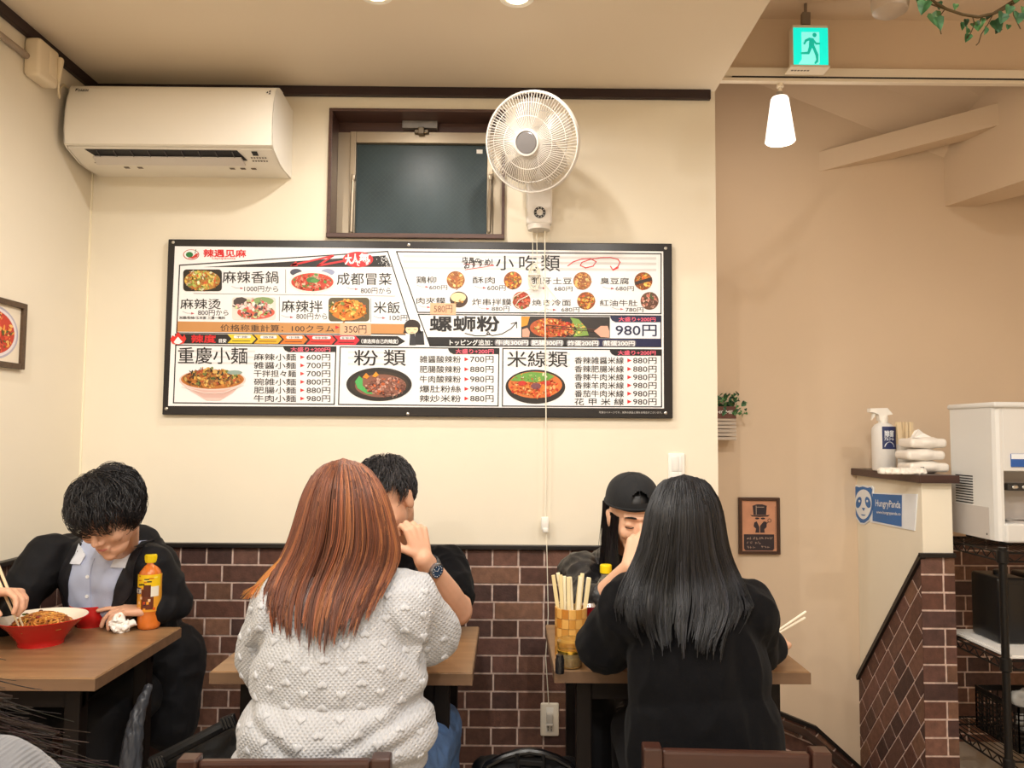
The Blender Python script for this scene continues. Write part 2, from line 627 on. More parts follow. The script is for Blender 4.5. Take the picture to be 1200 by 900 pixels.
w.beam((HX0 - 0.008, HY0 - 0.01, zn + 0.006), (HX0 - 0.008, FAR_Y, zf + 0.006), 0.022, 0.016)
w.box((HX0 - 0.019, HY0 - 0.02, zn - 0.002), (HX1, HY0, zn + 0.014), 0.002)
structure('trim_6', w, m_black)
# brick dado of the far wall: level behind the rack, stepping down with the stairs left of the partition
bricks('wall_far_bricks', [(HX1, -0.1), (3.3, -0.1), (3.3, BRICK_TOP), (HX1, BRICK_TOP)], lambda u, v: V((u, FAR_Y, v)), (0, -1, 0), off=(1.6, bz), seed=9)
pts = [P(840, 806, FAR_Y), P(955, 853, FAR_Y), P(1006, 899, FAR_Y)]
q0, q1, q2 = [(p.x, p.z) for p in pts]
bricks('wall_stair_bricks', [(q0[0], -0.9), (q1[0], -0.9), q1, q0], lambda u, v: V((u, FAR_Y, v)), (0, -1, 0), ang=math.atan2(q1[1] - q0[1], q1[0] - q0[0]), off=q0, seed=10)
bricks('wall_stair_lower_bricks', [(q1[0], -0.9), (q2[0], -0.9), q2, q1], lambda u, v: V((u, FAR_Y, v)), (0, -1, 0), ang=math.atan2(q2[1] - q1[1], q2[0] - q1[0]), off=q1, seed=11)
w = MB()
w.beam(V(pts[0]) + V((0, -0.012, 0.004)), V(pts[1]) + V((0, -0.012, 0.004)), 0.024, 0.016)
w.beam(V(pts[1]) + V((0, -0.012, 0.004)), V(pts[2]) + V((0, -0.012, 0.004)), 0.024, 0.016)
structure('trim_7', w, m_black)
hr = thing('handrail', P(900, 845, FAR_Y), 'dark wooden handrail descending along the stair wall behind the black-haired diner', 'handrail')
w = MB()
hp = [P(862, 829, FAR_Y - 0.07), P(942, 858, FAR_Y - 0.07), P(1000, 905, FAR_Y - 0.07)]
w.tube(hp, 0.017, 12); w.build('rail', mat('dark_rail', '#3a2820', 0.4), hr, smooth=True)
for t in (0.3, 0.95):
    w = MB(); p = hp[0].lerp(hp[1], t); w.tube([p + V((0, 0, -0.015)), p + V((0, 0.03, -0.035)), p + V((0, 0.068, -0.035))], 0.006, 8)
    w.build('bracket', mat('steel', '#b8b4ae', 0.3, 1.0), hr, smooth=True)

# worktop capping the partition
w = MB(); w.box((HX0 - 0.025, HY0 - 0.035, HTOP), (HX1 + 0.012, FAR_Y, HTOP + 0.03), 0.003)
tag(w.build('counter_cap', wood_mat('cap_wood', '#4a322c', '#3d2823', 0.35), loc=(HX0, HY0, HTOP)), 'dark brown wooden cap on top of the cream partition wall', 'countertop')

# ---- downlights
for i, (x, y, z, s) in enumerate(DOWNLIGHTS):
    z = P(1000, 23, WALL_Y).z if z > 2.8 else z
    t = thing('downlight', (x, y, z), 'round recessed ceiling downlight with white trim ring', 'ceiling light', 'recessed ceiling downlights')
    r = MB(); r.lathe([(0.036, -0.001), (0.052, -0.004), (0.055, -0.001), (0.055, 0.0), (0.036, 0.0)], (x, y, z), 28, cap=False); r.build('trim_ring', mat('lamp_white', '#f0ece2', 0.5), t, smooth=True)
    r = MB(); r.lathe([(0.034, 0.0), (0.0005, 0.0)], (x, y, z - 0.002), 24); r.build('lens', mat('lens', '#fff4e0', 0.4, emit='#fff0d8', emit_s=6), t)
    li = bpy.data.lights.new('downlight_bulb', 'SPOT')
    li.energy = DOWN_W * s * 6; li.color = LAMP; li.spot_size = math.radians(176); li.spot_blend = 0.55; li.shadow_soft_size = 0.022
    lo = bpy.data.objects.new('downlight_bulb', li); COL.objects.link(lo); lo.parent = t; lo.location = (0, 0, -0.02)
# ================================================================== WINDOW
m_casing = wood_mat('window_casing', '#5a4038', '#4b342e', 0.4, axis='X')
m_alu = mat('bronze_aluminium', '#a89a86', 0.38, 0.6)
m_white = mat('white_plastic', '#f2eee6', 0.4)
m_dark = mat('dark_slot', '#17151a', 0.5)
m_steel = mat('steel', '#b8b4ae', 0.3, 1.0)

wn = tag(thing('window_1', ((WX0 + WX1) / 2, WALL_Y, WZ0), 'small high window in dark brown wooden casing above the menu board', 'window'), kind='structure')
OX0, OX1, OZ0, OZ1 = WX0 - 0.014, WX1 + 0.012, WZ0 - 0.018, WZ1 + 0.012
w = MB()
w.box((OX0, WALL_Y - 0.016, WZ1), (OX1, WALL_Y + 0.16, OZ1), 0.002)
w.box((OX0, WALL_Y - 0.022, OZ0), (OX1, WALL_Y + 0.16, WZ0), 0.002)
w.box((OX0, WALL_Y - 0.016, WZ0), (WX0, WALL_Y + 0.16, WZ1), 0.002)
w.box((WX1, WALL_Y - 0.016, WZ0), (OX1, WALL_Y + 0.16, WZ1), 0.002)
w.build('window_frame', m_casing, wn)
SY = WALL_Y + 0.10
w = MB()
w.box((WX0, SY, 2.46), (WX1, SY + 0.03, WZ1)); w.build('head_board', m_casing, wn)
sx0, sx1, sz0, sz1 = WX0 + 0.045, WX1 - 0.03, WZ0, 2.505
sx0 = P(411, 200, SY).x; sx1 = P(578, 200, SY).x; sz1 = P(500, 157, SY).z
w = MB()
gx0, gx1, gz1 = P(418, 200, SY).x, P(571, 200, SY).x, P(500, 170, SY).z
gz0 = WZ0 + 0.004
w.box((sx0, SY - 0.022, WZ0), (gx0, SY + 0.01, sz1), 0.002)
w.box((gx1, SY - 0.022, WZ0), (sx1, SY + 0.01, sz1), 0.002)
w.box((gx0, SY - 0.022, gz1), (gx1, SY + 0.01, sz1), 0.002)
w.box((WX0, SY - 0.01, WZ0), (sx0, SY + 0.01, sz1), 0.001); w.box((sx1, SY - 0.01, WZ0), (WX1, SY + 0.01, sz1), 0.001)
sash = w.build('sash', m_alu, wn)
w = MB()
w.box((gx0, SY - 0.002, gz0), (gx1, SY + 0.003, gz1))
pane = w.build('pane', mat('night_glass', '#39464a', 0.32, noise_amt=0.3, noise_scale=5, spec=0.25), wn)
w = MB()
n = 15
W_, H_ = gx1 - gx0, gz1 - gz0
rg = [(gx0, gz0), (gx1, gz0), (gx1, gz1), (gx0, gz1)]
for s in (1, -1):
    for k in range(-30, 50):
        c = gx0 + k * 0.022
        q = [(c, gz0), (c + 0.0008, gz0), (c + 0.0008 + s * 0.5, gz0 + 0.5), (c + s * 0.5, gz0 + 0.5)]
        q = clip(q, rg)
        if q: w.add([(p[0], SY - 0.0026, p[1]) for p in q], [tuple(range(len(q)))])
w.build('wire_mesh', mat('wire', '#46524f', 0.5, 0.2), pane)
w = MB(); a = P(562, 178, SY); w.box((a.x - 0.012, SY - 0.004, a.z - 0.008), (a.x + 0.012, SY - 0.002, a.z + 0.008)); w.build('glass_label', m_white, pane)
w = MB()
a, b = P(472, 143, SY - 0.012), P(513, 152, SY - 0.012)
w.box((a.x, SY - 0.03, b.z), (b.x, SY, a.z), 0.002); w.build('closer_box', mat('grey_metal', '#8f8a86', 0.4, 0.4), wn)
w = MB()
c = P(495, 158, SY)
w.box((c.x - 0.028, SY - 0.04, c.z - 0.008), (c.x + 0.028, SY - 0.02, c.z + 0.008), 0.003); w.box((c.x - 0.012, SY - 0.05, c.z - 0.014), (c.x + 0.012, SY - 0.02, c.z + 0.014), 0.003)
w.build('latch', mat('old_brass', '#6f6455', 0.4, 0.8), wn)
for x in (414, 575):
    w = MB()
    a, b = P(x, 208, SY - 0.03), P(x - 2.5, 272, SY - 0.03)
    w.tube([a, b], 0.0065, 10); w.obox(a, (0.016, 0.016, 0.024), 0.003); w.tube([a.lerp(b, 0.25), b], 0.0085, 10); w.tube([a, a + V((0, 0.03, 0))], 0.004, 6); w.tube([b, b + V((0, 0.03, 0))], 0.004, 6)
    w.build('stay', m_alu, wn, smooth=True)

# ================================================================== AIR CONDITIONER
m_ac = mat('ac_white', '#f5efe4', 0.32, coat=0.1)
AX0, AX1 = -1.588, -0.845
ac = thing('air_conditioner', ((AX0 + AX1) / 2, WALL_Y, 2.29), 'white split air conditioner mounted high in the left corner', 'air conditioner')
back = [(3.0, 2.565), (2.84, 2.575), (2.80, 2.568)]
front = [(2.772, 2.545), (2.757, 2.50), (2.75, 2.45), (2.747, 2.39), (2.753, 2.338)]
under = [(2.770, 2.326), (2.85, 2.302), (2.90, 2.298), (3.0, 2.298)]
prof = back + front + under
w = MB()
body = [(3.0, 2.565), (2.84, 2.575), (2.79, 2.55), (2.775, 2.50), (2.772, 2.40), (2.772, 2.328), (2.858, 2.302), (2.90, 2.298), (3.0, 2.298)]
w.prism([(AX0 + 0.006, y, z) for y, z in body], (AX1 - AX0 - 0.012, 0, 0)); w.build('body', m_ac, ac, smooth=True, angle=25)
w = MB()
fp = [(2.86, 2.577), (2.815, 2.575), (2.785, 2.562)] + front + [(2.764, 2.334), (2.79, 2.4), (2.80, 2.5), (2.86, 2.565)]
w.prism([(AX0, y, z) for y, z in fp], (AX1 - AX0, 0, 0)); w.build('front_panel', m_ac, ac, smooth=True, angle=30)
# side cheeks
for x in (AX0, AX1 - 0.004):
    w = MB(); w.prism([(x, y, z) for y, z in back + front + under], (0.004, 0, 0)); w.build('side_cover', m_ac, ac)
# outlet: dark throat, vanes, flap
ux = V((1, 0, 0)); du = (V((0, 2.862, 2.300)) - V((0, 2.771, 2.328))); nu = V((0, -du.z, du.y)).normalized()
if nu.y > 0: nu = -nu


def under_pt(x, t, h=0.0):
    return V((x, 2.771, 2.328)) + du * t + nu * h


ox0, ox1 = AX0 + 0.062, AX1 - 0.135
w = MB(); w.prism([under_pt(ox0, 0.06, 0.0015), under_pt(ox1, 0.06, 0.0015), under_pt(ox1 + 0.02, 0.66, 0.0015), under_pt(ox0 + 0.03, 0.66, 0.0015)], -nu * 0.001)
w.build('outlet_throat', m_dark, ac)
for k in range(9):
    w = MB()
    x = ox0 + 0.04 + k * (ox1 - ox0 - 0.06) / 8
    w.prism([under_pt(x, 0.1, 0.002), under_pt(x + 0.002, 0.1, 0.002), under_pt(x + 0.002, 0.5, 0.004), under_pt(x, 0.5, 0.004)], nu * 0.004)
    w.build('vane', mat('ac_vane', '#5f5a58', 0.5), ac)
w = MB(); w.prism([under_pt(ox0 + 0.014, 0.42, 0.004), under_pt(ox1 + 0.004, 0.42, 0.004), under_pt(ox1 + 0.012, 0.80, 0.010), under_pt(ox0 + 0.014, 0.80, 0.010)], nu * 0.006)
w.build('louver', mat('ac_louver', '#d8d0c8', 0.3), ac)
w = MB()
cx = AX1 - 0.085
w.prism([under_pt(cx, 0.1, 0.0015), under_pt(cx + 0.02, 0.1, 0.0015), under_pt(cx + 0.02, 0.35, 0.0015), under_pt(cx, 0.35, 0.0015)], nu * 0.0008)
w.build('display', m_dark, ac)
w = MB()
for k in range(6):
    for j in range(2):
        w.prism([under_pt(cx - 0.012 + k * 0.01, 0.45 + j * 0.2, 0.0015), under_pt(cx - 0.006 + k * 0.01, 0.45 + j * 0.2, 0.0015), under_pt(cx - 0.006 + k * 0.01, 0.52 + j * 0.2, 0.0015), under_pt(cx - 0.012 + k * 0.01, 0.52 + j * 0.2, 0.0015)], nu * 0.0005)
for x in (AX0 + 0.15, AX0 + 0.2, AX1 - 0.2, AX1 - 0.16, AX1 - 0.12):
    w.box((x, 2.885, 2.2975), (x + 0.018, 2.9, 2.299))
w.prism([under_pt(AX0 + 0.06, 0.86, 0.0015), under_pt(AX1 - 0.2, 0.86, 0.0015), under_pt(AX1 - 0.2, 0.9, 0.0015), under_pt(AX0 + 0.06, 0.9, 0.0015)], nu * 0.0004)
w.build('marking', mat('ac_mark', '#6b5f55', 0.5), ac)
w = MB()
o = V((AX0 + 0.026, 2.7735, 2.533)); zz = V((0, 0.004, 0.012))
w.add([o, o + V((0.01, 0, 0)) + zz, o + zz], [(0, 1, 2)])
write(w, 'DAIKIN', o + V((0.010, 0, 0)), V((0.036, 0, 0)), zz * 0.75, 0.02)
o = V((AX1 - 0.034, 2.7735, 2.528)); 
for dx, dz in ((0, 0.006), (0.009, 0.011), (0.009, 0.001)):
    q = o + V((dx, 0, 0)) + V((0, 0.0033, 0.01)) * (dz / 0.01)
    w.add([q, q + V((0.008, 0, 0)), q + V((0.006, 0.003, 0.009))], [(0, 1, 2)])
w.v = [(p[0], p[1] - 0.009, p[2]) for p in w.v]
w.build('lettering', mat('ac_print', '#2b2728', 0.5), ac)

# socket box on the left wall, its plug and cable
sb = thing('socket_box', (LEFT_X, 2.62, 2.5), 'white surface socket box high on the left wall beside the air conditioner', 'socket')
w = MB(); w.box((LEFT_X, 2.545, 2.492), (LEFT_X + 0.055, 2.66, 2.622), 0.012, seg=3); w.build('box_body', mat('socket_cream', '#e9d9bd', 0.45), sb, smooth=True)
w = MB(); w.box((LEFT_X + 0.03, 2.658, 2.515), (LEFT_X + 0.056, 2.672, 2.605), 0.004); w.box((LEFT_X + 0.05, 2.60, 2.52), (LEFT_X + 0.058, 2.655, 2.6), 0.003)
w.build('socket_plate', mat('socket_cream', '#e9d9bd'), sb, smooth=True)
pg = thing('power_plug', (LEFT_X + 0.06, 2.64, 2.55), 'cream plug and cable of the air conditioner in the wall socket box', 'plug')
w = MB(); w.cap((LEFT_X + 0.062, 2.65, 2.59), 0.012, (LEFT_X + 0.06, 2.65, 2.52), 0.006); w.build('plug_body', mat('cord_cream', '#e4d3b4', 0.5), pg, smooth=True)
w = MB(); w.tube([(LEFT_X + 0.06, 2.65, 2.52), (LEFT_X + 0.05, 2.67, 2.485), (LEFT_X + 0.03, 2.71, 2.485), (LEFT_X + 0.012, 2.74, 2.53), (LEFT_X + 0.008, 2.77, 2.56), (LEFT_X + 0.01, 2.81, 2.56), (LEFT_X + 0.03, 2.86, 2.53), (LEFT_X + 0.07, 2.90, 2.50)], 0.0035, 8)
w.build('cable', mat('cord_cream', '#e4d3b4'), pg, smooth=True)
w = MB(); w.tube([(LEFT_X + 0.012, 1.9, 2.555), (LEFT_X + 0.012, 2.546, 2.555)], 0.011, 10)
tag(w.build('conduit', mat('conduit_grey', '#a09080', 0.5), loc=(LEFT_X, 2.3, 2.56), smooth=True), 'grey conduit running along the left wall into the socket box', 'conduit')

# ================================================================== WALL FAN
m_fan = mat('fan_white', '#e4ddd4', 0.35)
fc = P(624, 167, 2.74)
ax = V((-0.36, -0.87, -0.34)).normalized()
fan = thing('wall_fan', P(632, 245, WALL_Y), 'white wall fan tilted down beside the window', 'fan')
e1 = ax.cross(V((0, 0, 1))).normalized(); e2 = e1.cross(ax)
RG = 0.171


def fp3(r, a, h):
    return fc + (e1 * math.cos(a) + e2 * math.sin(a)) * r + ax * h


w = MB()
w.tube([fp3(RG, 2 * PI * k / 72, 0) for k in range(72)], 0.0055, 8, closed=True)
w.tube([fp3(RG, 2 * PI * k / 72, 0.012) for k in range(72)], 0.004, 6, closed=True)
gf = w.build('guard_rim', m_fan, fan, smooth=True)
w = MB()
N = 96
for k in range(N):
    a = 2 * PI * k / N
    path = []
    for j in range(8):
        t = j / 7
        path.append(fp3(0.045 + (RG - 0.045) * t, a + 0.16 * (1 - t), 0.012 + 0.045 * math.cos(t * PI / 2) ** 0.8))
    w.tube(path, 0.0011, 4)
for rr in (0.09, 0.135):
    t = (rr - 0.045) / (RG - 0.045)
    w.tube([fp3(rr, 2 * PI * k / 60, 0.011 + 0.045 * math.cos(t * PI / 2) ** 0.8) for k in range(60)], 0.0014, 4, closed=True)
w.build('front_guard', m_fan, fan, smooth=True)
w = MB()
for k in range(72):
    a = 2 * PI * k / 72
    w.tube([fp3(0.05 + (RG - 0.05) * j / 5, a, -0.075 * math.cos(j / 5 * PI / 2) ** 0.6) for j in range(6)], 0.0011, 4)
w.tube([fp3(0.11, 2 * PI * k / 60, -0.058) for k in range(60)], 0.0015, 4, closed=True)
w.build('rear_guard', m_fan, fan, smooth=True)
Mx = Matrix((e1, e2, ax)).transposed().to_4x4(); Mx.translation = fc
w = MB(); w.lathe([(0.0, 0.068), (0.034, 0.067), (0.038, 0.064)], n=40, M=Mx, cap=False); w.build('hub_badge', mat('fan_badge', '#7d7a7c', 0.3, 0.3), fan, smooth=True)
w = MB(); w.lathe([(0.038, 0.062), (0.040, 0.068), (0.045, 0.067), (0.047, 0.055), (0.047, 0.05)], n=40, M=Mx, cap=False); w.build('hub_ring', m_fan, fan, smooth=True)
w = MB(); w.lathe([(0.001, 0.03), (0.03, 0.028), (0.033, 0.01), (0.033, -0.03)], n=32, M=Mx); w.build('rotor', m_fan, fan, smooth=True)
m_blade = mat('fan_blade', '#dcd5cc', 0.2, trans=0.7)
for b in range(5):
    w = MB()
    vs, fs = [], []
    nu_, nv_ = 9, 7
    for i in range(nu_):
        t = i / (nu_ - 1)
        for j in range(nv_):
            s = j / (nv_ - 1) - 0.5
            r = 0.03 + 0.12 * t
            wd = 0.5 + 0.55 * math.sin(PI * min(1, t * 0.85 + 0.1))
            a = b * 2 * PI / 5 + s * wd + 0.35 * t
            vs.append(fp3(r, a, 0.0 + s * 0.035 * (1 - 0.3 * t)))
    for i in range(nu_ - 1):
        for j in range(nv_ - 1):
            fs.append((i * nv_ + j, i * nv_ + j + 1, (i + 1) * nv_ + j + 1, (i + 1) * nv_ + j))
    n = len(vs)
    vs2 = [p - ax * 0.002 for p in vs]
    w.add(vs + vs2, fs + [tuple(x + n for x in f[::-1]) for f in fs]); w.build('blade', m_blade, fan, smooth=True)
w = MB(); w.lathe([(0.03, -0.03), (0.055, -0.055), (0.058, -0.09), (0.05, -0.12), (0.03, -0.135), (0.001, -0.138)], n=32, M=Mx); w.build('motor_housing', m_fan, fan, smooth=True)
w = MB()
b0, b1 = P(617, 218, WALL_Y - 0.055), P(647, 263, WALL_Y - 0.055)
w.box((b0.x, WALL_Y - 0.06, b1.z), (b1.x, WALL_Y, b0.z + 0.03), 0.01, seg=3)
w.lathe([(0.001, -0.02), ((b1.x - b0.x) / 2 * 0.86, -0.018), ((b1.x - b0.x) / 2 * 0.9, 0.0)], ((b0.x + b1.x) / 2, WALL_Y - 0.035, b1.z), 24)
br = w.build('mounting_box', m_fan, fan, smooth=True)
w = MB(); mp = fc - ax * 0.1; w.cap(mp, 0.03, ((b0.x + b1.x) / 2, WALL_Y - 0.05, b0.z + 0.06), 0.028); w.cap(((b0.x + b1.x) / 2, WALL_Y - 0.05, b0.z + 0.06), 0.028, ((b0.x + b1.x) / 2, WALL_Y - 0.03, b0.z + 0.0), 0.03); w.build('neck', m_fan, fan, smooth=True)
dc = P(632.5, 249, WALL_Y - 0.061)
w = MB(); w.lathe([(0.013, 0.0), (0.022, 0.0)], dc, 32, axis=(0, -1, 0), cap=False)
w.v = [(p[0], p[1] - 0.0015, p[2]) for p in w.v]; w.build('dial_ring', mat('dial_black', '#2a2826', 0.4), br)
w = MB()
for k in range(10):
    a = 2 * PI * k / 10; w.obox(dc + V((math.cos(a) * 0.0175, -0.002, math.sin(a) * 0.0175)), (0.003, 0.001, 0.003))
w.build('dial_mark', m_white, br)
w = MB(); w.lathe([(0.013, 0.0), (0.012, 0.006), (0.0005, 0.007)], dc, 24, axis=(0, -1, 0)); w.build('dial_knob', m_fan, br, smooth=True)
m_cord = mat('cord_white', '#f1ead8', 0.5)
w = MB()
for x, y2 in ((624, 318), (629, 335)):
    a = P(x, 264, WALL_Y - 0.045); b = P(x + 0.5, y2, WALL_Y - 0.045)
    w.tube([a, b], 0.0012, 6); w.lathe([(0.001, 0), (0.004, 0.002), (0.005, 0.014), (0.001, 0.02)], b - V((0, 0, 0.018)), 10)
w.build('pull_cord', m_cord, fan, smooth=True)
# mains cord: bundled loops, then straight down to the inline connector
fcord = thing('fan_cord', P(638, 265, WALL_Y - 0.03), 'white power cord hanging from the fan over the menu board', 'cord')
CY = WALL_Y - 0.035
w = MB()
w.tube([P(638.5, 262, CY), P(638.5, 300, CY), P(639, 400, CY), P(640, 500, CY), P(640, 560, CY), P(639, 606, CY)], 0.0022, 8)
rnd = random.Random(5)
cen = P(626, 325, CY)
for k in range(5):
    path = []
    ph = rnd.uniform(0, 6); rx = rnd.uniform(0.012, 0.026); rz = rnd.uniform(0.03, 0.055)
    for j in range(26):
        a = 2 * PI * j / 25 + ph
        path.append(cen + V((rx * math.cos(a) + rnd.uniform(-.002, .002), -0.003 * k, rz * math.sin(a) + rnd.uniform(-.002, .002))))
    w.tube(path, 0.0016, 6)
for pts_ in ([(622, 345), (608, 352), (604, 358), (612, 364), (632, 366), (640, 362)], [(630, 336), (612, 342), (602, 348), (600, 355)], [(636, 330), (648, 345), (652, 350), (641, 356)]):
    w.tube([P(x, y, CY - 0.008) for x, y in pts_], 0.0016, 6)
w.tube([P(640, 612, CY), P(641, 650, CY - 0.005), P(642.5, 720, CY), P(639.5, 770, CY), P(643, 825, CY + 0.01)], 0.0016, 8)
w.build('cable', m_cord, fcord, smooth=True)
w = MB(); w.tube([cen + V((0.022 * math.cos(2 * PI * k / 16), -0.01 + 0.012 * math.sin(2 * PI * k / 16), 0.006)) for k in range(16)], 0.003, 6, closed=True); w.build('cable_tie', m_white, fcord, smooth=True)
w = MB(); c = P(638.5, 612, CY); w.box((c.x - 0.014, CY - 0.012, c.z - 0.028), (c.x + 0.014, CY + 0.012, c.z + 0.02), 0.004); w.box((c.x - 0.008, CY - 0.015, c.z - 0.036), (c.x + 0.012, CY + 0.01, c.z - 0.02), 0.003)
w.build('inline_connector', m_white, fcord, smooth=True)
# outlet and switch
ol = thing('electrical_outlet', P(644, 863, WALL_Y), 'white wall outlet on the brown brick facing between the tables', 'outlet')
a, b = P(633.5, 824, WALL_Y - 0.022), P(655, 863, WALL_Y - 0.022)
w = MB(); w.box((a.x, WALL_Y - 0.024, b.z), (b.x, WALL_Y - 0.01, a.z), 0.006, seg=3); w.build('cover_plate', mat('outlet_ivory', '#efe6d6', 0.4), ol, smooth=True)
cx, cz = (a.x + b.x) / 2, (a.z + b.z) / 2
w = MB()
w.box((cx - 0.013, WALL_Y - 0.0255, cz - 0.045), (cx + 0.013, WALL_Y - 0.023, cz + 0.045), 0.002); w.build('socket_insert', m_white, ol, smooth=True)
w = MB()
for z in (-0.022, -0.034):
    for x in (-0.006, 0.006): w.box((cx + x - 0.0012, WALL_Y - 0.027, cz + z - 0.005), (cx + x + 0.0012, WALL_Y - 0.025, cz + z + 0.004))
w.build('socket_slot', m_dark, ol)
w = MB(); w.box((cx - 0.013, WALL_Y - 0.05, cz - 0.005), (cx + 0.011, WALL_Y - 0.026, cz + 0.03), 0.005); w.box((cx - 0.014, WALL_Y - 0.056, cz - 0.012), (cx + 0.012, WALL_Y - 0.03, cz - 0.004), 0.003)
tag(w.build('cord_plug', mat('plug_grey', '#cfc8be', 0.45), loc=(cx, WALL_Y - 0.026, cz), smooth=True), 'pale grey plug of the fan cord in the wall outlet', 'plug')
sw = thing('light_switch', P(793, 557, WALL_Y), 'white light switch plate on the cream wall below the menu board', 'light switch')
a, b = P(783, 531, WALL_Y - 0.01), P(803, 568, WALL_Y - 0.01)
w = MB(); w.box((a.x, WALL_Y - 0.011, b.z), (b.x, WALL_Y, a.z), 0.005, seg=3); w.build('cover_plate', m_white, sw, smooth=True)
w = MB(); m_ = (a.x + b.x) / 2
for z0, z1 in ((0.42, 0.9), (0.1, 0.4)):
    w.box((a.x + 0.012, WALL_Y - 0.014, b.z + (a.z - b.z) * z0), (m_ + 0.006, WALL_Y - 0.01, b.z + (a.z - b.z) * z1), 0.002); w.box((m_ + 0.007, WALL_Y - 0.014, b.z + (a.z - b.z) * z0), (b.x - 0.012, WALL_Y - 0.01, b.z + (a.z - b.z) * z1), 0.002)
w.build('rocker', mat('switch_white', '#e9e7e2', 0.4), sw, smooth=True)

# ================================================================== MENU BOARD
BY = WALL_Y - 0.022
mb_ = thing('menu_board', P(488, 488, WALL_Y), 'long black framed menu board of noodle dishes on the cream wall', 'menu board')
ca, cb, cc, cd = P(198, 280, BY), P(787.5, 285.5, BY), P(787.5, 490.5, BY), P(189, 486, BY)
bx0, bx1, bzb, bzt = (ca.x + cd.x) / 2, cb.x, (cc.z + cd.z) / 2, (ca.z + cb.z) / 2
w = MB(); w.box((bx0, BY, bzb), (bx1, WALL_Y, bzt), 0.003); w.build('panel', mat('board_black', '#232021', 0.28), mb_)
w = MB()
for px_, py_ in ((203, 284), (479, 287), (780, 291), (195, 479), (478, 485), (780, 484)):
    w.lathe([(0.006, 0), (0.006, 0.002), (0.001, 0.004)], P(px_, py_, BY), 12, axis=(0, -1, 0))
w.build('screw', m_steel, mb_, smooth=True)
LAY = 0.0004


def flat(mbx, pix, layer, tint):
    y = BY - LAY * layer
    mbx.add([P(x, yy, y) for x, yy in pix], [tuple(range(len(pix)))], tint)


def line(mbx, pix, wd, layer, tint, closed=False):
    n = len(pix)
    for i in range(n if closed else n - 1):
        (x0, y0), (x1, y1) = pix[i], pix[(i + 1) % n]
        L = math.hypot(x1 - x0, y1 - y0) or 1
        nx, ny = -(y1 - y0) / L * wd / 2, (x1 - x0) / L * wd / 2
        ex, ey = (x1 - x0) / L * wd / 2, (y1 - y0) / L * wd / 2
        flat(mbx, [(x0 - ex + nx, y0 - ey + ny), (x1 + ex + nx, y1 + ey + ny), (x1 + ex - nx, y1 + ey - ny), (x0 - ex - nx, y0 - ey - ny)], layer, tint)


def txt(mbx, s, x0, y0, x1, y1, layer, tint, bold=0.0, skew=0.0):
    y = BY - LAY * layer
    o = P(x0, y1, y); ux_ = P(x1, y1 + skew, y) - o; uz_ = P(x0, y0, y) - o
    write(mbx, s, o, ux_, uz_, bold, tint)


def disc(cx_, cy_, rx_, ry_, n=36):
    return [(cx_ + rx_ * math.cos(2 * PI * k / n), cy_ + ry_ * math.sin(2 * PI * k / n)) for k in range(n)]


def rrect(x0, y0, x1, y1, r):
    out = []
    for (cx_, cy_, a0) in ((x1 - r, y1 - r, 0), (x0 + r, y1 - r, PI / 2), (x0 + r, y0 + r, PI), (x1 - r, y0 + r, 1.5 * PI)):
        out += [(cx_ + r * math.cos(a0 + PI / 2 * k / 4), cy_ + r * math.sin(a0 + PI / 2 * k / 4)) for k in range(5)]
    return out


m_print = mat('print', '#ffffff', 0.35, attr=True)
INK = lin('#1d1a1c'); RED = lin('#d8262c'); WHT = lin('#f5f4f5'); GREY = lin('#d9d6d6'); PINK = lin('#f0667e'); NAVY = lin('#1e2547'); TAPE = lin('#e8b48f'); TAN = lin('#c98f56')
w = MB()
flat(w, [(205, 288.5), (777.2, 294.6), (778, 478.6), (197, 475.6)], 1, WHT)
w.build('printed_sheet', m_print, mb_)
# outlines, bands, tabs
w = MB()
SA = [(210.5, 310.8), (454.3, 294.6), (479.8, 374.5), (475, 392.6), (207, 389)]
line(w, SA[:3], 1.3, 3, INK); line(w, [(207, 389), (210.5, 310.8)], 1.3, 3, INK); line(w, [(207, 390), (434, 392.2)], 1.0, 5, INK); line(w, [(434, 391.2), (475, 392)], 1.0, 5, INK)
flat(w, [(238, 313), (452, 299.2), (459, 312.8)], 2, INK)
rnd = random.Random(2)
for k in range(150):
    t = rnd.random(); x = 440 + 20 * t; y = rnd.uniform(300, 312.6); s = rnd.uniform(0.25, 0.6)
    if rnd.random() < t * 1.2: flat(w, disc(x, y, s, s, 6), 3, WHT)
line(w, [(407, 305), (372.5, 311.4), (390, 299.8), (343, 310.4)], 2.2, 4, RED); flat(w, [(340, 311.6), (347, 306), (349, 311.8)], 4, RED)
flat(w, disc(419.5, 304, 17.8, 9.2), 5, RED)
for x, y0, y1 in ((334.7, 316, 343), (327.3, 348, 375.7), (434.7, 350, 377)):
    line(w, [(x, y0), (x, y1)], 0.8, 3, lin('#8d8a90'))
line(w, [(227, 343.8), (463, 347)], 0.8, 3, lin('#a5a2a8'))
flat(w, [(208, 376.6), (475.5, 379.8), (475, 391.6), (207.4, 388.6)], 3, TAN)
flat(w, [(205, 391), (466, 393.8), (475, 400), (466, 405), (205, 402.6)], 3, INK)
SB = [(206, 404.3), (393.7, 406.4), (391.7, 473.8), (203.3, 472)]
SC = [(398.7, 406.6), (584.7, 408.4), (583.7, 475.8), (396.7, 473.9)]
SD = [(589.3, 408.4), (775, 410), (775.3, 476.8), (588.7, 475.8)]
SE = [(464.7, 294.9), (774.8, 297.4), (774.6, 367.6), (489.5, 366)]
SF = [(490.2, 368.4), (774.6, 370.3), (774.6, 406.4), (504, 405.2)]
for s in (SB, SC, SD, SE, SF): line(w, s, 1.3, 3, INK, True)
flat(w, [(501, 394.9), (774.6, 396.9), (774.6, 406.4), (504, 405.2)], 3, INK)
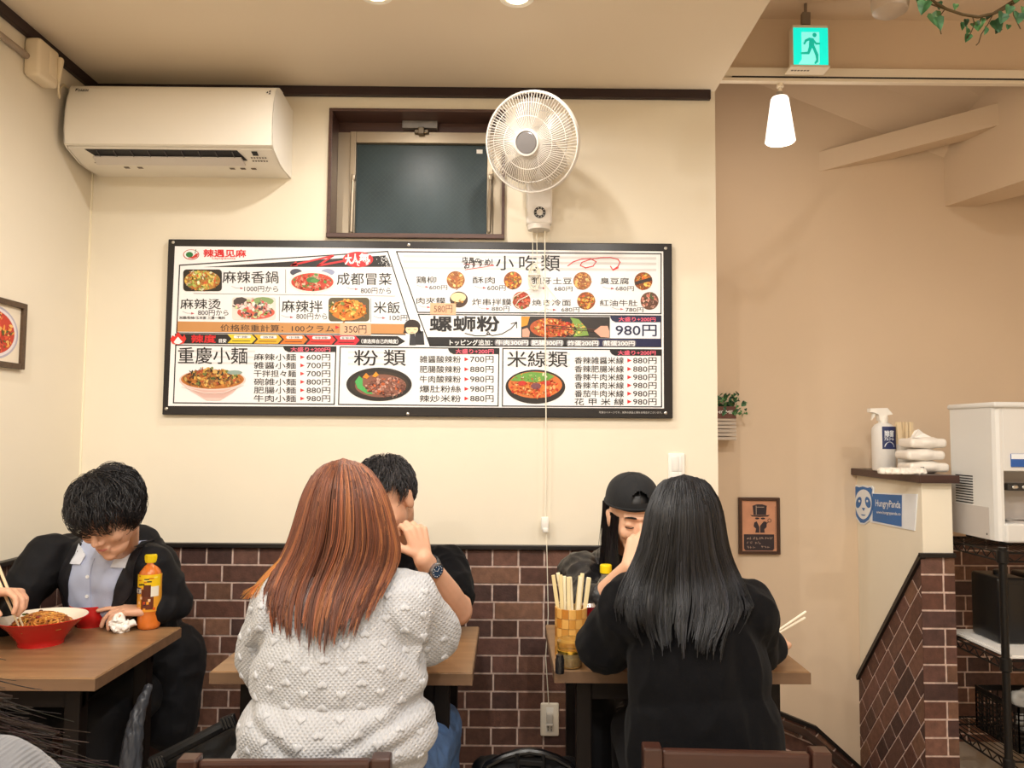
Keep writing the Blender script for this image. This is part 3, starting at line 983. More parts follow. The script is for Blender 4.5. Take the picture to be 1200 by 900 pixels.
flat(w, [(700, 396.5), (774.6, 396.9), (774.6, 406.4), (700, 406)], 4, lin('#20234a'))
for (x0, y0, x1, y1, c) in ((332, 405.6, 393.5, 412.6, INK), (525.3, 407.9, 584.6, 415, INK), (714.7, 409.4, 775, 416.8, INK), (715.3, 369.9, 774.4, 377.6, NAVY)):
    flat(w, [(x0, y0), (x1, y0 + 0.5), (x1, y1), (x0 + 6, y1), (x0 + 2, y1 - 2), (x0, y1 - 5)], 4, c)
flat(w, [(716, 378), (773.8, 378), (773.8, 396), (716, 395.6)], 2, lin('#e9eefb'))
for y in (298.8, 305.2, 312.4):
    flat(w, [(472, y), (769, y + 2.6), (769, y + 5.4), (473, y + 2.8)], 2, GREY)
for x0, x1, ys in ((212, 299, (410, 417, 424)), (408, 476, (411.5, 418, 425)), (594, 668, (413, 420, 426.5))):
    for y in ys: flat(w, [(x0, y), (x1, y + 0.5), (x1, y + 3), (x0, y + 2.6)], 2, lin('#e2e0e2'))
# price markers and little pointing arrows
for y in (418.5, 428.2, 437.8, 447.5, 457.3, 467): flat(w, [(352, y - 2.2), (357, y), (352, y + 2.2)], 3, RED)
for y in (421, 432.7, 444.3, 455.7, 467): flat(w, [(544.3, y - 2.4), (549.4, y), (544.3, y + 2.4)], 3, RED)
for y in (422.4, 432.4, 442, 451.6, 461.3, 470.7): flat(w, [(735.2, y - 2.4), (740.2, y), (735.2, y + 2.4)], 3, RED)
flat(w, [(393, 381.4), (398, 383.6), (393, 385.8)], 5, RED)
for (x, y) in ((271.5, 335.5), (406, 336.5), (214, 365), (330, 369.5), (438, 370.3), (488.5, 334), (556, 335), (626, 335.4), (706, 335.8), (490.5, 357.8), (560, 359.5), (638, 360.8), (717, 360)):
    line(w, [(x, y), (x + 5, y + 2), (x + 11, y + 2.2)], 0.5, 3, lin('#a09aa0')); flat(w, [(x + 10, y + 0.8), (x + 14, y + 2.4), (x + 10, y + 3.6)], 3, lin('#c8606a'))
# spice scale chevrons and pills
for k, (x0, x1, c) in enumerate(((266.5, 301, '#e9c832'), (297.5, 331.5, '#eab02c'), (328, 361.5, '#e0782c'), (358.5, 394.5, '#d83a34'), (391, 422.5, '#d4283a'))):
    y0 = 391.7 + k * 0.35; y1 = 402.4 + k * 0.45
    flat(w, [(x0, y0), (x1 - 6, y0 + 0.3), (x1 - 1, (y0 + y1) / 2), (x1 - 6, y1), (x0, y1 - 0.3), (x0 + 5, (y0 + y1) / 2)], 4, lin(c))
    flat(w, rrect(x0 + 7.5, y0 + 1.3, x1 - 7, y0 + 4.6, 1.4), 5, WHT)
    line(w, [(x0 + 6, y1 - 3), (x1 - 8, y1 - 2.8)], 0.7, 5, INK)
# flame
flat(w, [(199.5, 398), (202, 393), (205, 394.5), (208.6, 388.4), (212, 393), (214, 395), (216, 392), (218.3, 397), (215, 402.6), (208, 404), (202, 402.6)], 5, lin('#e2332b'))
flat(w, [(203.5, 401), (206, 397.5), (208.6, 394.5), (211.5, 398), (214, 400.5), (210, 403.2), (206, 403)], 6, WHT)
# logo
flat(w, disc(224, 298.4, 9.4, 6.1), 2, lin('#c0453a')); flat(w, disc(224, 298.2, 8.4, 5.3), 3, WHT); flat(w, disc(222, 298.4, 4.2, 3.2), 4, lin('#2f7a45'))
flat(w, [(226, 300.4), (230, 297), (232.4, 297), (231, 301), (226, 303), (220, 302.2)], 4, lin('#cc3a2c')); line(w, [(228.5, 296.8), (229.6, 292.6)], 0.8, 4, lin('#2f7a45'))
# red doodles and underlines
sw_pts = [(665.5, 311.5), (672, 306.7), (682, 303.4), (692, 303.1), (698.7, 306.7), (695, 311.8), (686.4, 313.9), (680, 311), (682, 307.4), (692, 303.8), (703.8, 302), (715.3, 301.7), (724, 303.8), (726.6, 307.4), (724, 312.5), (718.2, 316.1)]
line(w, sw_pts, 1.1, 4, RED); line(w, [(715.5, 312.2), (718.4, 316.6), (724.4, 313.8)], 1.1, 4, RED)
line(w, [(543, 309.5), (578, 310.5)], 0.6, 3, RED); line(w, [(545, 316.2), (579, 311)], 0.8, 3, RED)
line(w, [(545, 390.6), (556.7, 393.4), (568, 393.4), (574, 391.2), (572, 388.6), (570.4, 391), (577, 393.2), (588.4, 391.2), (598.5, 385.4), (605, 378.3)], 1.0, 4, INK); line(w, [(599, 379.4), (605.4, 377.6), (605.6, 384)], 1.0, 4, INK)
# little waitress drawing
flat(w, [(487, 388), (496, 388), (497.5, 404), (485.5, 404)], 4, lin('#2c2c30')); flat(w, disc(482.8 + 0.2, 382.5, 9.6, 8.0), 4, lin('#2a1c1a')); flat(w, [(474, 385), (492, 385), (494, 391), (472.5, 390.5)], 4, lin('#2a1c1a'))
w.v = w.v
w.build('printed_graphics', m_print, mb_)
w = MB()
flat(w, disc(482.6, 386, 7.3, 5.6), 6, lin('#f5dcb4')); flat(w, [(475.6, 383.5), (490, 383.5), (488, 380), (477, 380)], 7, lin('#2a1c1a'))
flat(w, [(480.5, 391), (486, 391), (487.2, 404.5), (479.6, 404.5)], 6, lin('#33343a'))
line(w, [(478, 386.4), (480.6, 386.0)], 0.5, 7, INK); line(w, [(485, 386), (487.6, 386.4)], 0.5, 7, INK); line(w, [(481.5, 389.4), (484.3, 389.2)], 0.5, 7, lin('#c8605a'))
w.build('printed_figure', m_print, mb_)
# handwritten price stickers
w = MB(); y = BY
flat(w, [(398.3, 378.3), (434.7, 378.7), (434.7, 392.6), (398.3, 392.2)], 7, TAPE)
txt(w, '350円', 403.5, 381.2, 429.4, 390.6, 8, INK, -0.008)
w.build('price_sticker', m_print, mb_)
w = MB()
flat(w, [(504.2, 355), (534.4, 355.6), (534.2, 369), (504, 368.4)], 7, TAPE)
txt(w, '580円', 508.5, 357.5, 530, 366.5, 8, lin('#6a4a3a'), -0.012)
w.build('price_sticker', m_print, mb_)
# lettering
w = MB()
for s, x0, y0, x1, y1 in (('麻辣香鍋', 260.7, 317.5, 326.3, 331.6), ('成都冒菜', 394.7, 319.6, 459, 333.8), ('麻辣烫', 211.3, 350, 258.8, 362), ('麻辣拌', 330, 351.6, 377.8, 365.8), ('米飯', 438, 353.2, 468.7, 367),
                          ('重慶小麺', 208.7, 406.7, 290, 426.2), ('粉', 414.7, 410, 443, 428.2), ('類', 449.5, 409.6, 475.5, 428.4), ('米線類', 594.6, 411.2, 665.2, 430),
                          ('小', 581, 299.4, 602.2, 316.4), ('吃', 608.4, 299.2, 629, 316.8), ('類', 634, 298.8, 656.4, 317.6)):
    txt(w, s, x0, y0, x1, y1, 4, INK, 0.004, skew=0.3)
txt(w, '螺蛳粉', 504, 370.6, 585, 388, 4, INK, 0.028)
w.build('heading_lettering', m_print, mb_)
w = MB()
for s, x0, y0, x1, y1 in (('1000円から', 286.3, 335, 326, 341.8), ('800円から', 422.7, 337, 458.3, 344), ('800円から', 232, 363, 267.6, 369.6), ('800円から', 347.3, 367, 383.3, 374.3), ('100円', 456.7, 369, 477.3, 375.8)):
    txt(w, s, x0, y0, x1, y1, 4, lin('#333038'), 0.002, skew=0.3)
txt(w, '米線/粉絲/玉米面 三選一無料', 210, 370.4, 264, 374, 4, INK, 0.01, 0.3)
txt(w, '价格称重計算：100クラム', 258.3, 380, 391.5, 388.2, 5, lin('#3a2c28'), 0.0, 1.2)
txt(w, '辣遇见麻', 238.7, 292.3, 288.2, 301, 3, RED, 0.03, 0.4); txt(w, 'Layujianma', 248.7, 301.2, 276, 304.6, 3, RED, 0, 0.2)
txt(w, '大人', 404.5, 298.8, 420, 309.8, 6, WHT, 0.035, -1.5); txt(w, '氣', 421, 297, 433.5, 306, 6, WHT, 0.03); txt(w, 'で', 416.5, 306, 422, 311.5, 6, WHT, 0.03); txt(w, 'す', 427, 306, 434, 310.4, 6, WHT, 0.03)
txt(w, '辣度', 224.4, 392.6, 252.8, 401.5, 5, RED, 0.03); txt(w, '目安', 256.7, 397, 265.2, 401.5, 5, WHT, 0.02)
for s, x0, x1, k in (('不辣', 276, 290, 0), ('微辣', 308, 321, 1), ('中辣', 339, 351, 2), ('特辣', 369, 384, 3), ('変態辣', 400, 414, 4)):
    txt(w, s, x0, 393.5 + k * 0.35, x1, 396.1 + k * 0.35, 6, INK, 0.0)
txt(w, '（请选择自己的辣度）', 423.5, 397.2, 466.5, 402.4, 5, WHT, 0.015, 0.3)
txt(w, '店長の', 541.5, 301, 563, 307.5, 4, INK, 0.02, 1.2); txt(w, 'おすすめ!', 544, 307, 577, 315, 4, INK, 0.02, -4.5)
w.build('price_lettering', m_print, mb_)
w = MB()
PC = (418.5, 428.2, 437.8, 447.5, 457.3, 467)
for s, p, y in zip(('麻辣小麺', '雑醤小麺', '干拌担々麺', '碗雑小麺', '肥腸小麺', '牛肉小麺'), ('600円', '700円', '700円', '800円', '880円', '980円'), PC):
    txt(w, s, 297.5, y - 4.2, 346.8, y + 3.8, 4, INK, 0.006, 0.3); txt(w, p, 359.3, y - 3.7, 387, y + 3.7, 4, INK, 0.004, 0.2)
for s, p, y in zip(('雑醤酸辣粉', '肥腸酸辣粉', '牛肉酸辣粉', '爆肚粉絲', '辣炒米粉'), ('700円', '880円', '980円', '980円', '880円'), (421, 432.7, 444.3, 455.7, 467)):
    txt(w, s, 491.8, y - 4.2, 540, y + 4, 4, INK, 0.006, 0.2); txt(w, p, 551, y - 3.9, 578.4, y + 3.9, 4, INK, 0.004, 0.2)
for s, p, y in zip(('香辣雑醤米線', '香辣肥腸米線', '香辣牛肉米線', '香辣羊肉米線', '番茄牛肉米線', '花 甲 米 線'), ('880円', '880円', '980円', '980円', '980円', '980円'), (422.4, 432.4, 442, 451.6, 461.3, 470.7)):
    txt(w, s, 673.4, y - 4.1, 731, y + 3.9, 4, INK, 0.006, 0.2); txt(w, p, 742, y - 3.8, 769.4, y + 3.8, 4, INK, 0.004, 0.2)
w.build('dish_lettering', m_print, mb_)
w = MB()
for s, x0, y0, x1, y1 in (('鶏柳', 488, 323.8, 511.3, 331.7), ('酥肉', 553.8, 324.3, 579.8, 332), ('狼牙土豆', 623.6, 325, 670.2, 332.8), ('臭豆腐', 703.5, 325.4, 737, 332.9),
                          ('肉夾饃', 488, 348.4, 522, 356.2), ('炸串拌饃', 553.3, 349.8, 599.3, 357.6), ('焼き冷面', 623.6, 350.9, 669, 358.1), ('紅油牛肚', 702.8, 351.4, 747, 358.5)):
    txt(w, s, x0, y0, x1, y1, 4, INK, 0.004, 0.2)
for s, x0, y0, x1, y1 in (('600円', 503, 334.2, 524.2, 339.6), ('600円', 571, 334.2, 592.5, 340.4), ('680円', 649.6, 335.6, 670.8, 341), ('680円', 721.4, 335.3, 742.8, 340.8), ('880円', 576.2, 359, 597, 364.6), ('680円', 657.8, 360, 679, 365.4), ('780円', 733, 360.2, 754, 365.6)):
    txt(w, s, x0, y0, x1, y1, 4, lin('#333038'), 0.002, 0.2)
txt(w, '980円', 721.5, 380.4, 769.4, 393.6, 5, NAVY, 0.008, 0.3)
for x0, y0, x1, y1 in ((340.7, 406.8, 387, 412), (534, 408.9, 578.4, 414.4), (724, 410.7, 768.3, 416), (725, 371.5, 768.2, 376.6)):
    txt(w, '大盛り+200円', x0, y0, x1, y1, 6, PINK, 0.02, 0.2)
txt(w, 'トッピング追加：', 527, 398, 577, 404.6, 6, WHT, 0.012, 0.2)
for s, x0, x1, dy in (('牛肉300円', 581.2, 618.6, 0), ('肥腸300円', 623, 659, 0.3), ('炸蛋200円', 665.5, 701, 0.6), ('煎蛋200円', 707.4, 743.6, 0.8)):
    flat(w, rrect(x0 - 1.5, 397.9 + dy, x1 + 1.5, 405 + dy, 2.5), 5, lin('#8a888c')); txt(w, s, x0, 398.4 + dy, x1, 404.5 + dy, 6, WHT, 0.02, 0.2)
txt(w, '写真はイメージです。実際の商品と異なる場合がございます。', 702, 481.9, 776, 484.5, 2, lin('#c8c4c0'), 0.0, 0.2)
w.build('snack_lettering', m_print, mb_)

# printed pictures of the dishes: bowls and a scatter of food-coloured scraps
PAL = {'green': ['#c7cf6a', '#e3dc92', '#e7c45c', '#d07b35', '#8fa24a', '#f0e6bd', '#c9632f'], 'red': ['#d8422c', '#e9694a', '#b8281c', '#f0a184', '#5c8a3e', '#e7bca0'], 'pink': ['#e8a9a0', '#f3d8d0', '#d95f5c', '#c8d39a', '#7d9a56', '#f4ece6', '#5a4a48'],
       'orange': ['#f0902c', '#f7b24a', '#e4701e', '#d95a24', '#f6c766', '#7a8a3c'], 'noodle': ['#d9a64c', '#c27a34', '#e2b867', '#8a5a34', '#6d7a3a', '#b2502c', '#3c3226'], 'brown': ['#a06a5c', '#8a5548', '#b98474', '#74463e', '#c79a8a', '#d56a3c'],
       'soup': ['#e2582a', '#f08a3a', '#c93a22', '#f2b070', '#d8702e'], 'fry': ['#d99a4c', '#e9b568', '#b8743a', '#f0c98a', '#a85c2c'], 'bun': ['#f1dcae', '#e8c88a', '#c98a4a', '#8a5a34'], 'meat': ['#d9907c', '#e8b4a0', '#c26a58', '#8a5a48', '#4f6a3a']}


def picture(name, layers, seed):
    """layers: ('flat', poly, colour) and ('bits', cx, cy, rx, ry, palette, n, size) in photo pixels"""
    rnd = random.Random(seed)
    w = MB()
    L = 4.0
    for ly in layers:
        if ly[0] == 'flat':
            flat(w, ly[1], L, lin(ly[2])); L += 0.4
        elif ly[0] == 'line':
            line(w, ly[1], ly[2], L, lin(ly[3])); L += 0.3
        else:
            _, cx_, cy_, rx_, ry_, pal, n, size = ly
            for k in range(n):
                r = math.sqrt(rnd.random()) * 0.93; a = rnd.uniform(0, 2 * PI)
                x, y = cx_ + rx_ * r * math.cos(a), cy_ + ry_ * r * math.sin(a)
                c = lin(rnd.choice(PAL[pal])); g = rnd.uniform(0.75, 1.2); c = tuple(min(1, q * g) for q in c)
                t = rnd.random()
                if t < 0.45:
                    s = size * rnd.uniform(0.5, 1.1); s2 = s * rnd.uniform(0.4, 0.9); ro = rnd.uniform(0, PI)
                    flat(w, [(x + s * math.cos(q) * math.cos(ro) - s2 * math.sin(q) * math.sin(ro), y + s * math.cos(q) * math.sin(ro) + s2 * math.sin(q) * math.cos(ro)) for q in [2 * PI * j / 9 for j in range(9)]], L, c)
                else:
                    a0 = rnd.uniform(0, 2 * PI); rr = size * rnd.uniform(0.8, 2.0); sp = rnd.uniform(0.6, 2)
                    pl = [(x + rr * (math.cos(a0 + sp * j / 5) - math.cos(a0)) * 0.8, y + rr * (math.sin(a0 + sp * j / 5) - math.sin(a0)) * 0.6) for j in range(6)]
                    line(w, pl, size * rnd.uniform(0.25, 0.45), L, c)
                L += 0.02
    w.build(name, m_print, mb_)


picture('dish_picture', [('flat', rrect(214.7, 315.7, 260, 341.2, 4), '#2a241c'), ('flat', disc(237, 328.6, 21, 11.6), '#b5803a'), ('bits', 237, 328.4, 21.5, 12, 'green', 150, 2.4), ('bits', 235, 323, 14, 5, 'green', 40, 2.2)], 1)
picture('dish_picture', [('flat', disc(347, 319, 7, 4), '#4a4a5a'), ('flat', disc(384, 319, 8, 4), '#9aa2c0'), ('flat', disc(366, 330, 27.2, 13.2), '#f3ece6'), ('flat', disc(366, 330.6, 24.8, 10.6), '#c9402a'), ('bits', 366, 330.6, 24, 10, 'red', 110, 2.4), ('bits', 365.5, 328, 9, 5, 'green', 10, 1.6), ('flat', disc(365, 328, 6, 3.6, 9), '#3f7a3a'), ('flat', disc(369, 329, 5, 2.6, 8), '#57944a')], 2)
picture('dish_picture', [('flat', rrect(272, 348.4, 323.2, 375, 3), '#e9ddd6'), ('flat', disc(282, 354, 9, 6, 9), '#4d4240'), ('flat', disc(308, 353, 13, 5, 12), '#86a06a'), ('flat', disc(300, 366, 22, 8), '#d8604e'), ('bits', 298, 362, 23, 11, 'pink', 130, 2.8)], 3)
picture('dish_picture', [('flat', rrect(385, 348.8, 433, 376.6, 4), '#5c5138'), ('flat', disc(408, 363.4, 21, 12), '#d67f2a'), ('bits', 408, 363, 22, 12.4, 'orange', 150, 2.6), ('bits', 391, 359, 5, 6, 'green', 14, 1.6)], 4)
picture('dish_picture', [('flat', [(210, 447), (288, 444), (284, 449), (272, 461), (262, 467), (258, 469.4), (242, 469.4), (237, 466.5), (226, 460), (214, 451)], '#e8c9c0'), ('flat', [(224, 456), (277, 456), (262, 466.5), (238, 466)], '#dcb5ab'), ('flat', disc(249, 445, 39, 12.4), '#eccfc6'), ('flat', disc(249, 444.6, 37, 11.2), '#b9702f'), ('bits', 249, 443.5, 36, 11.5, 'noodle', 240, 2.6), ('flat', disc(275, 436.5, 9, 2.6, 12), '#8fa39a'), ('bits', 246, 436, 20, 5, 'noodle', 60, 2.2), ('line', [(213, 453), (240, 460.5), (262, 460.3), (285, 451)], 0.8, '#f5e2dc')], 5)
picture('dish_picture', [('flat', disc(444.2, 450.4, 38.4, 19.6, 48), '#2c2725'), ('flat', disc(444.2, 450.6, 34.5, 15.6, 40), '#3a3029'), ('flat', disc(446, 452, 30, 13.4), '#8a5a4a'), ('flat', [(416, 447), (421, 440.5), (425, 444), (425, 452), (432, 458), (440, 462), (430, 461.5), (419, 455)], '#4fae5c'), ('bits', 452, 453, 25, 11.6, 'brown', 190, 2.2), ('flat', [(425, 442), (429, 437), (433, 441), (430, 444)], '#ee8f2c'), ('flat', [(436, 441), (440.5, 435.6), (444, 439.5), (440, 442)], '#f09a30')], 6)
picture('dish_picture', [('flat', disc(627.4, 453.2, 35, 20, 48), '#2b2624'), ('flat', disc(627.2, 451, 31.6, 15.6, 40), '#d8763a'), ('bits', 627, 454, 30, 12.5, 'soup', 200, 2.3), ('flat', [(598, 446), (606, 439), (622, 435.8), (642, 437), (650, 441), (642, 446), (626, 448), (612, 447)], '#6da046'), ('bits', 624, 442, 22, 5, 'green', 20, 2), ('flat', disc(612, 449, 5, 3, 9), '#c8352a'), ('flat', disc(628, 452.5, 6, 4, 9), '#7a4a52'), ('flat', disc(641, 449, 4, 3, 9), '#c8352a'), ('bits', 630, 458, 22, 8, 'soup', 40, 2)], 7)
for i, (cx_, cy_, pal) in enumerate(((534, 328, 'fry'), (601, 328.6, 'orange'), (682.4, 329.2, 'fry'), (753.9, 329.4, 'orange'), (537.6, 350.9, 'bun'), (611, 352, 'red'), (686.9, 352.5, 'orange'), (761.2, 352.6, 'meat'))):
    base = {'fry': '#9a5c30', 'orange': '#8a4a20', 'bun': '#4a3a2c', 'red': '#a8482c', 'meat': '#6a4a3a'}[pal]
    lay = [('flat', disc(cx_, cy_, 10.6, 10.4), base), ('bits', cx_, cy_, 9.6, 9.4, pal, 70, 2.0)]
    if pal == 'bun': lay = [('flat', disc(cx_, cy_, 10.6, 9.4), '#4a3226'), ('flat', disc(cx_ - 0.5, cy_ - 2.4, 9, 5.6, 20), '#efd9a8'), ('bits', cx_ - 1, cy_ + 3, 7, 2, 'fry', 14, 1.4)]
    if i == 3: lay.append(('flat', [(744, 330), (764, 325), (764, 329), (744, 334)], '#3a2a26'))
    picture('dish_picture', lay, 20 + i)
picture('dish_picture', [('flat', [(610.8, 370.6), (714.6, 371.3), (714.6, 396), (610.8, 395.3)], '#2f2826'), ('flat', [(611, 371), (621, 371), (618, 381), (611, 383)], '#d8962c'), ('flat', disc(643, 384, 22, 11.2), '#b8562a'), ('bits', 643, 384, 21, 10.6, 'orange', 60, 2.2), ('bits', 652, 385, 24, 9.8, 'soup', 150, 2.4), ('flat', [(668, 372), (678, 374), (687, 384), (690, 393), (672, 394.5), (676, 386)], '#7fa04a'), ('bits', 676, 385, 9, 9, 'green', 20, 2), ('line', [(640, 381), (705, 387)], 1.0, '#5c3a2a'), ('line', [(642, 384), (705, 389)], 1.0, '#4c3024'), ('flat', [(696, 388), (704, 382), (712, 382), (714, 388), (714, 395.6), (704, 395)], '#e0a892'), ('flat', [(612, 386), (618, 384), (621, 389), (620, 395), (612, 395)], '#dca38c')], 40)
# ================================================================== RIGHT SIDE: rail, lamp, exit sign, garland
RX0 = EDGE_X + 0.01
w = MB()
rail = thing('lighting_rail', (2.0, WALL_Y, 2.67), 'long cream lighting rail fixed under the soffit beam on the right', 'lighting rail')
RY = WALL_Y - 0.002
zr0, zr1, zr2, zr3 = (P(1000, q, RY).z for q in (84, 94.5, 96.5, 100.5))
w.box((RX0, RY - 0.03, zr1), (3.28, RY + 0.04, zr0), 0.003); w.box((RX0, RY - 0.034, zr3), (3.28, RY - 0.012, zr2), 0.002)
w.build('rail_body', mat('rail_cream', '#f2e6d2', 0.35), rail)
w = MB(); w.box((RX0 + 0.05, RY - 0.030, zr2 - 0.001), (3.28, RY - 0.014, zr1 + 0.001)); w.build('rail_slot', m_dark, rail)
pl = thing('pendant_lamp', (1.05, RY, 2.64), 'lit white glass spotlight hanging from the lighting rail', 'lamp')
pc = P(914, 140, RY - 0.01)
w = MB(); top = P(914, 97, RY - 0.01); w.lathe([(0.013, 0.0), (0.014, -0.022), (0.012, -0.024)], top + V((0, 0, 0.004)), 20); w.lathe([(0.007, -0.02), (0.007, -0.045)], top, 14)
w.build('adapter', mat('rail_cream', '#f2e6d2'), pl, smooth=True)
w = MB(); zt_, zb_ = P(914, 115, RY).z, P(914, 168, RY).z
w.lathe([(0.010, 0.0), (0.030, -0.002), (0.034, -0.01), (0.056, zb_ - zt_ + 0.012), (0.057, zb_ - zt_ + 0.004), (0.053, zb_ - zt_), (0.03, zb_ - zt_ - 0.001), (0.0005, zb_ - zt_ - 0.001)], (pc.x, RY - 0.01, zt_), 36)
w.build('glass_shade', mat('lamp_glass', '#fff6e6', 0.35, emit='#fff3e6', emit_s=1.5), pl, smooth=True)
w = MB(); w.lathe([(0.011, 0.02), (0.013, 0.0), (0.012, -0.004)], (pc.x, RY - 0.01, zt_), 20); w.build('lamp_socket', m_steel, pl, smooth=True)
li = bpy.data.lights.new('pendant_bulb', 'POINT'); li.energy = 2.2; li.color = LAMP; li.shadow_soft_size = 0.06
lo = bpy.data.objects.new('pendant_bulb', li); COL.objects.link(lo); lo.parent = pl; lo.location = V((pc.x, RY - 0.01, zb_ - 0.07)) - V(pl.location)

EY = 2.86
ex = thing('exit_sign', P(950, 20, EY), 'lit green emergency exit sign with a running figure hanging near the rail', 'exit sign')
a, b = P(929, 32, EY), P(971.5, 77, EY)
m_green = mat('exit_green', '#06c9b4', 0.35, emit='#06e2cc', emit_s=0.95)
m_pale = mat('exit_pale', '#8ff0ea', 0.35, emit='#7deee6', emit_s=0.8)
w = MB(); w.box((a.x, EY + 0.002, b.z), (b.x, EY + 0.045, a.z + 0.012), 0.003); w.build('housing', mat('sign_cream', '#e8dcc6', 0.45), ex)
w = MB(); w.box((a.x + 0.002, EY, b.z + 0.004), (b.x - 0.002, EY + 0.004, a.z - 0.001)); w.build('lit_face', m_green, ex)


def sgn(mbx, pts, y):
    mbx.add([(a.x + (b.x - a.x) * u, y, a.z - (a.z - b.z) * v) for u, v in pts], [tuple(range(len(pts)))])


w = MB(); sgn(w, [(0.24, 0.12), (0.74, 0.12), (0.74, 0.93), (0.70, 0.97), (0.14, 0.97), (0.24, 0.84)], EY - 0.0006); w.build('doorway_symbol', m_pale, ex)
w = MB(); y = EY - 0.0012
sgn(w, [(0.605 + 0.06 * math.cos(t), 0.20 + 0.06 * math.sin(t)) for t in [2 * PI * k / 16 for k in range(16)]], y)
for poly in ([(0.46, 0.27), (0.58, 0.29), (0.60, 0.50), (0.50, 0.56), (0.44, 0.47)], [(0.46, 0.27), (0.50, 0.33), (0.38, 0.38), (0.33, 0.46), (0.28, 0.44), (0.34, 0.32)], [(0.57, 0.29), (0.66, 0.40), (0.76, 0.40), (0.76, 0.45), (0.64, 0.46), (0.55, 0.37)],
             [(0.52, 0.50), (0.60, 0.48), (0.71, 0.72), (0.70, 0.90), (0.62, 0.97), (0.58, 0.94), (0.64, 0.85), (0.62, 0.74)], [(0.45, 0.46), (0.53, 0.54), (0.45, 0.71), (0.22, 0.71), (0.20, 0.66), (0.40, 0.64)]):
    sgn(w, poly, y)
w.build('running_figure_symbol', mat('exit_dark', '#0fae9a', 0.35, emit='#0aa893', emit_s=0.8), ex)
w = MB(); w.beam(P(944, 16, EY + 0.03), P(944, 30, EY + 0.025), 0.03, 0.02, up=(0, 1, 0)); w.tube([P(944, 18, EY + 0.03), P(944, -6, EY + 0.03)], 0.006, 8)
w.build('hanger', mat('hanger_grey', '#8d8074', 0.4, 0.5), ex)
w = MB(); w.box((a.x - 0.012, EY - 0.004, b.z - 0.008), (b.x + 0.003, EY + 0.06, b.z), 0.001); w.build('base_strip', mat('sign_cream', '#e8dcc6'), ex)
w = MB()
for k in range(6): w.box((a.x + 0.012 * k, EY + 0.02, b.z - 0.009), (a.x + 0.008 + 0.012 * k, EY + 0.028, b.z - 0.0079))
w.build('marking', mat('ac_mark', '#6b5f55'), ex)

# frosted glass lamp bowl at the top edge
GY = 2.3
c = P(1043, 2, GY)
gb = thing('ceiling_lamp', (c.x, GY, 2.90), 'unlit frosted glass bowl lamp under the ceiling between exit sign and ivy', 'lamp')
w = MB(); w.lathe([(0.0005, -0.045), (0.03, -0.043), (0.05, -0.03), (0.054, 0.0), (0.05, 0.05), (0.03, 0.07), (0.012, 0.075)], c, 32); w.build('glass_bowl', mat('frosted', '#dccbb8', 0.45, trans=0.45), gb, smooth=True)
w = MB(); w.tube([c + V((0, 0, 0.07)), (c.x, GY, 2.9)], 0.006, 8); w.lathe([(0.04, 0.0), (0.035, -0.02), (0.01, -0.025)], (c.x, GY, 2.9), 24); w.build('stem', mat('hanger_grey', '#8d8074'), gb, smooth=True)

# ivy garland
rnd = random.Random(12)
IY = 2.25
ivy = thing('ivy_garland', P(1130, -20, IY), 'artificial green ivy garland looping under the ceiling at top right', 'garland')
m_vine = mat('vine', '#5b4a2c', 0.7)
m_leaf = mat('ivy_leaf', '#3f7047', 0.5, attr=True)
arc = [P(x, y, IY + dy) for x, y, dy in ((1078, -30, 0.0), (1084, -8, 0.0), (1096, 3, 0), (1110, 11, -0.02), (1128, 17, -0.03), (1146, 20, -0.03), (1164, 16, -0.02), (1180, 9, 0), (1192, 1, 0.02), (1204, -12, 0.04), (1212, -30, 0.05))]
w = MB(); w.tube(arc, 0.0045, 6); w.tube([p + V((rnd.uniform(-.008, .008), 0.006, rnd.uniform(-.008, .008))) for p in arc], 0.003, 6)
drops = [[(1108, 10), (1102, 18), (1100, 28), (1103, 40)], [(1140, 20), (1142, 28), (1138, 38), (1133, 45)], [(1164, 16), (1158, 28), (1150, 40), (1147, 50), (1144, 53)], [(1186, 5), (1188, 18), (1194, 30), (1196, 34)], [(1150, 19), (1148, 28), (1146, 36)]]
for d in drops: w.tube([P(x, y, IY - 0.01) for x, y in d], 0.0016, 5)
w.build('vine', m_vine, ivy, smooth=True)
w = MB()


def leaf(mbx, c, size, yaw, pitch, roll, tint):
    R = Matrix.Rotation(yaw, 4, 'Z') @ Matrix.Rotation(pitch, 4, 'X') @ Matrix.Rotation(roll, 4, 'Y')
    M = Matrix.Translation(c) @ R
    out = [(0, 0), (0.28, 0.06), (0.5, -0.12), (0.42, -0.42), (0.26, -0.72), (0, -1.05), (-0.26, -0.72), (-0.42, -0.42), (-0.5, -0.12), (-0.28, 0.06)]
    vs = [M @ V((x * size, -0.12 * size * abs(x) * 2, z * size)) for x, z in out] + [M @ V((0, 0.05 * size, -0.4 * size))]
    light = tuple(min(1, t * 2.1 + 0.03) for t in tint)
    n = len(out)
    k = len(mbx.v)
    mbx.add(vs, [(i, (i + 1) % n, n) for i in range(n)], tint)
    for i in range(n):
        if rnd.random() < 0.3: mbx.c[k + i] = light


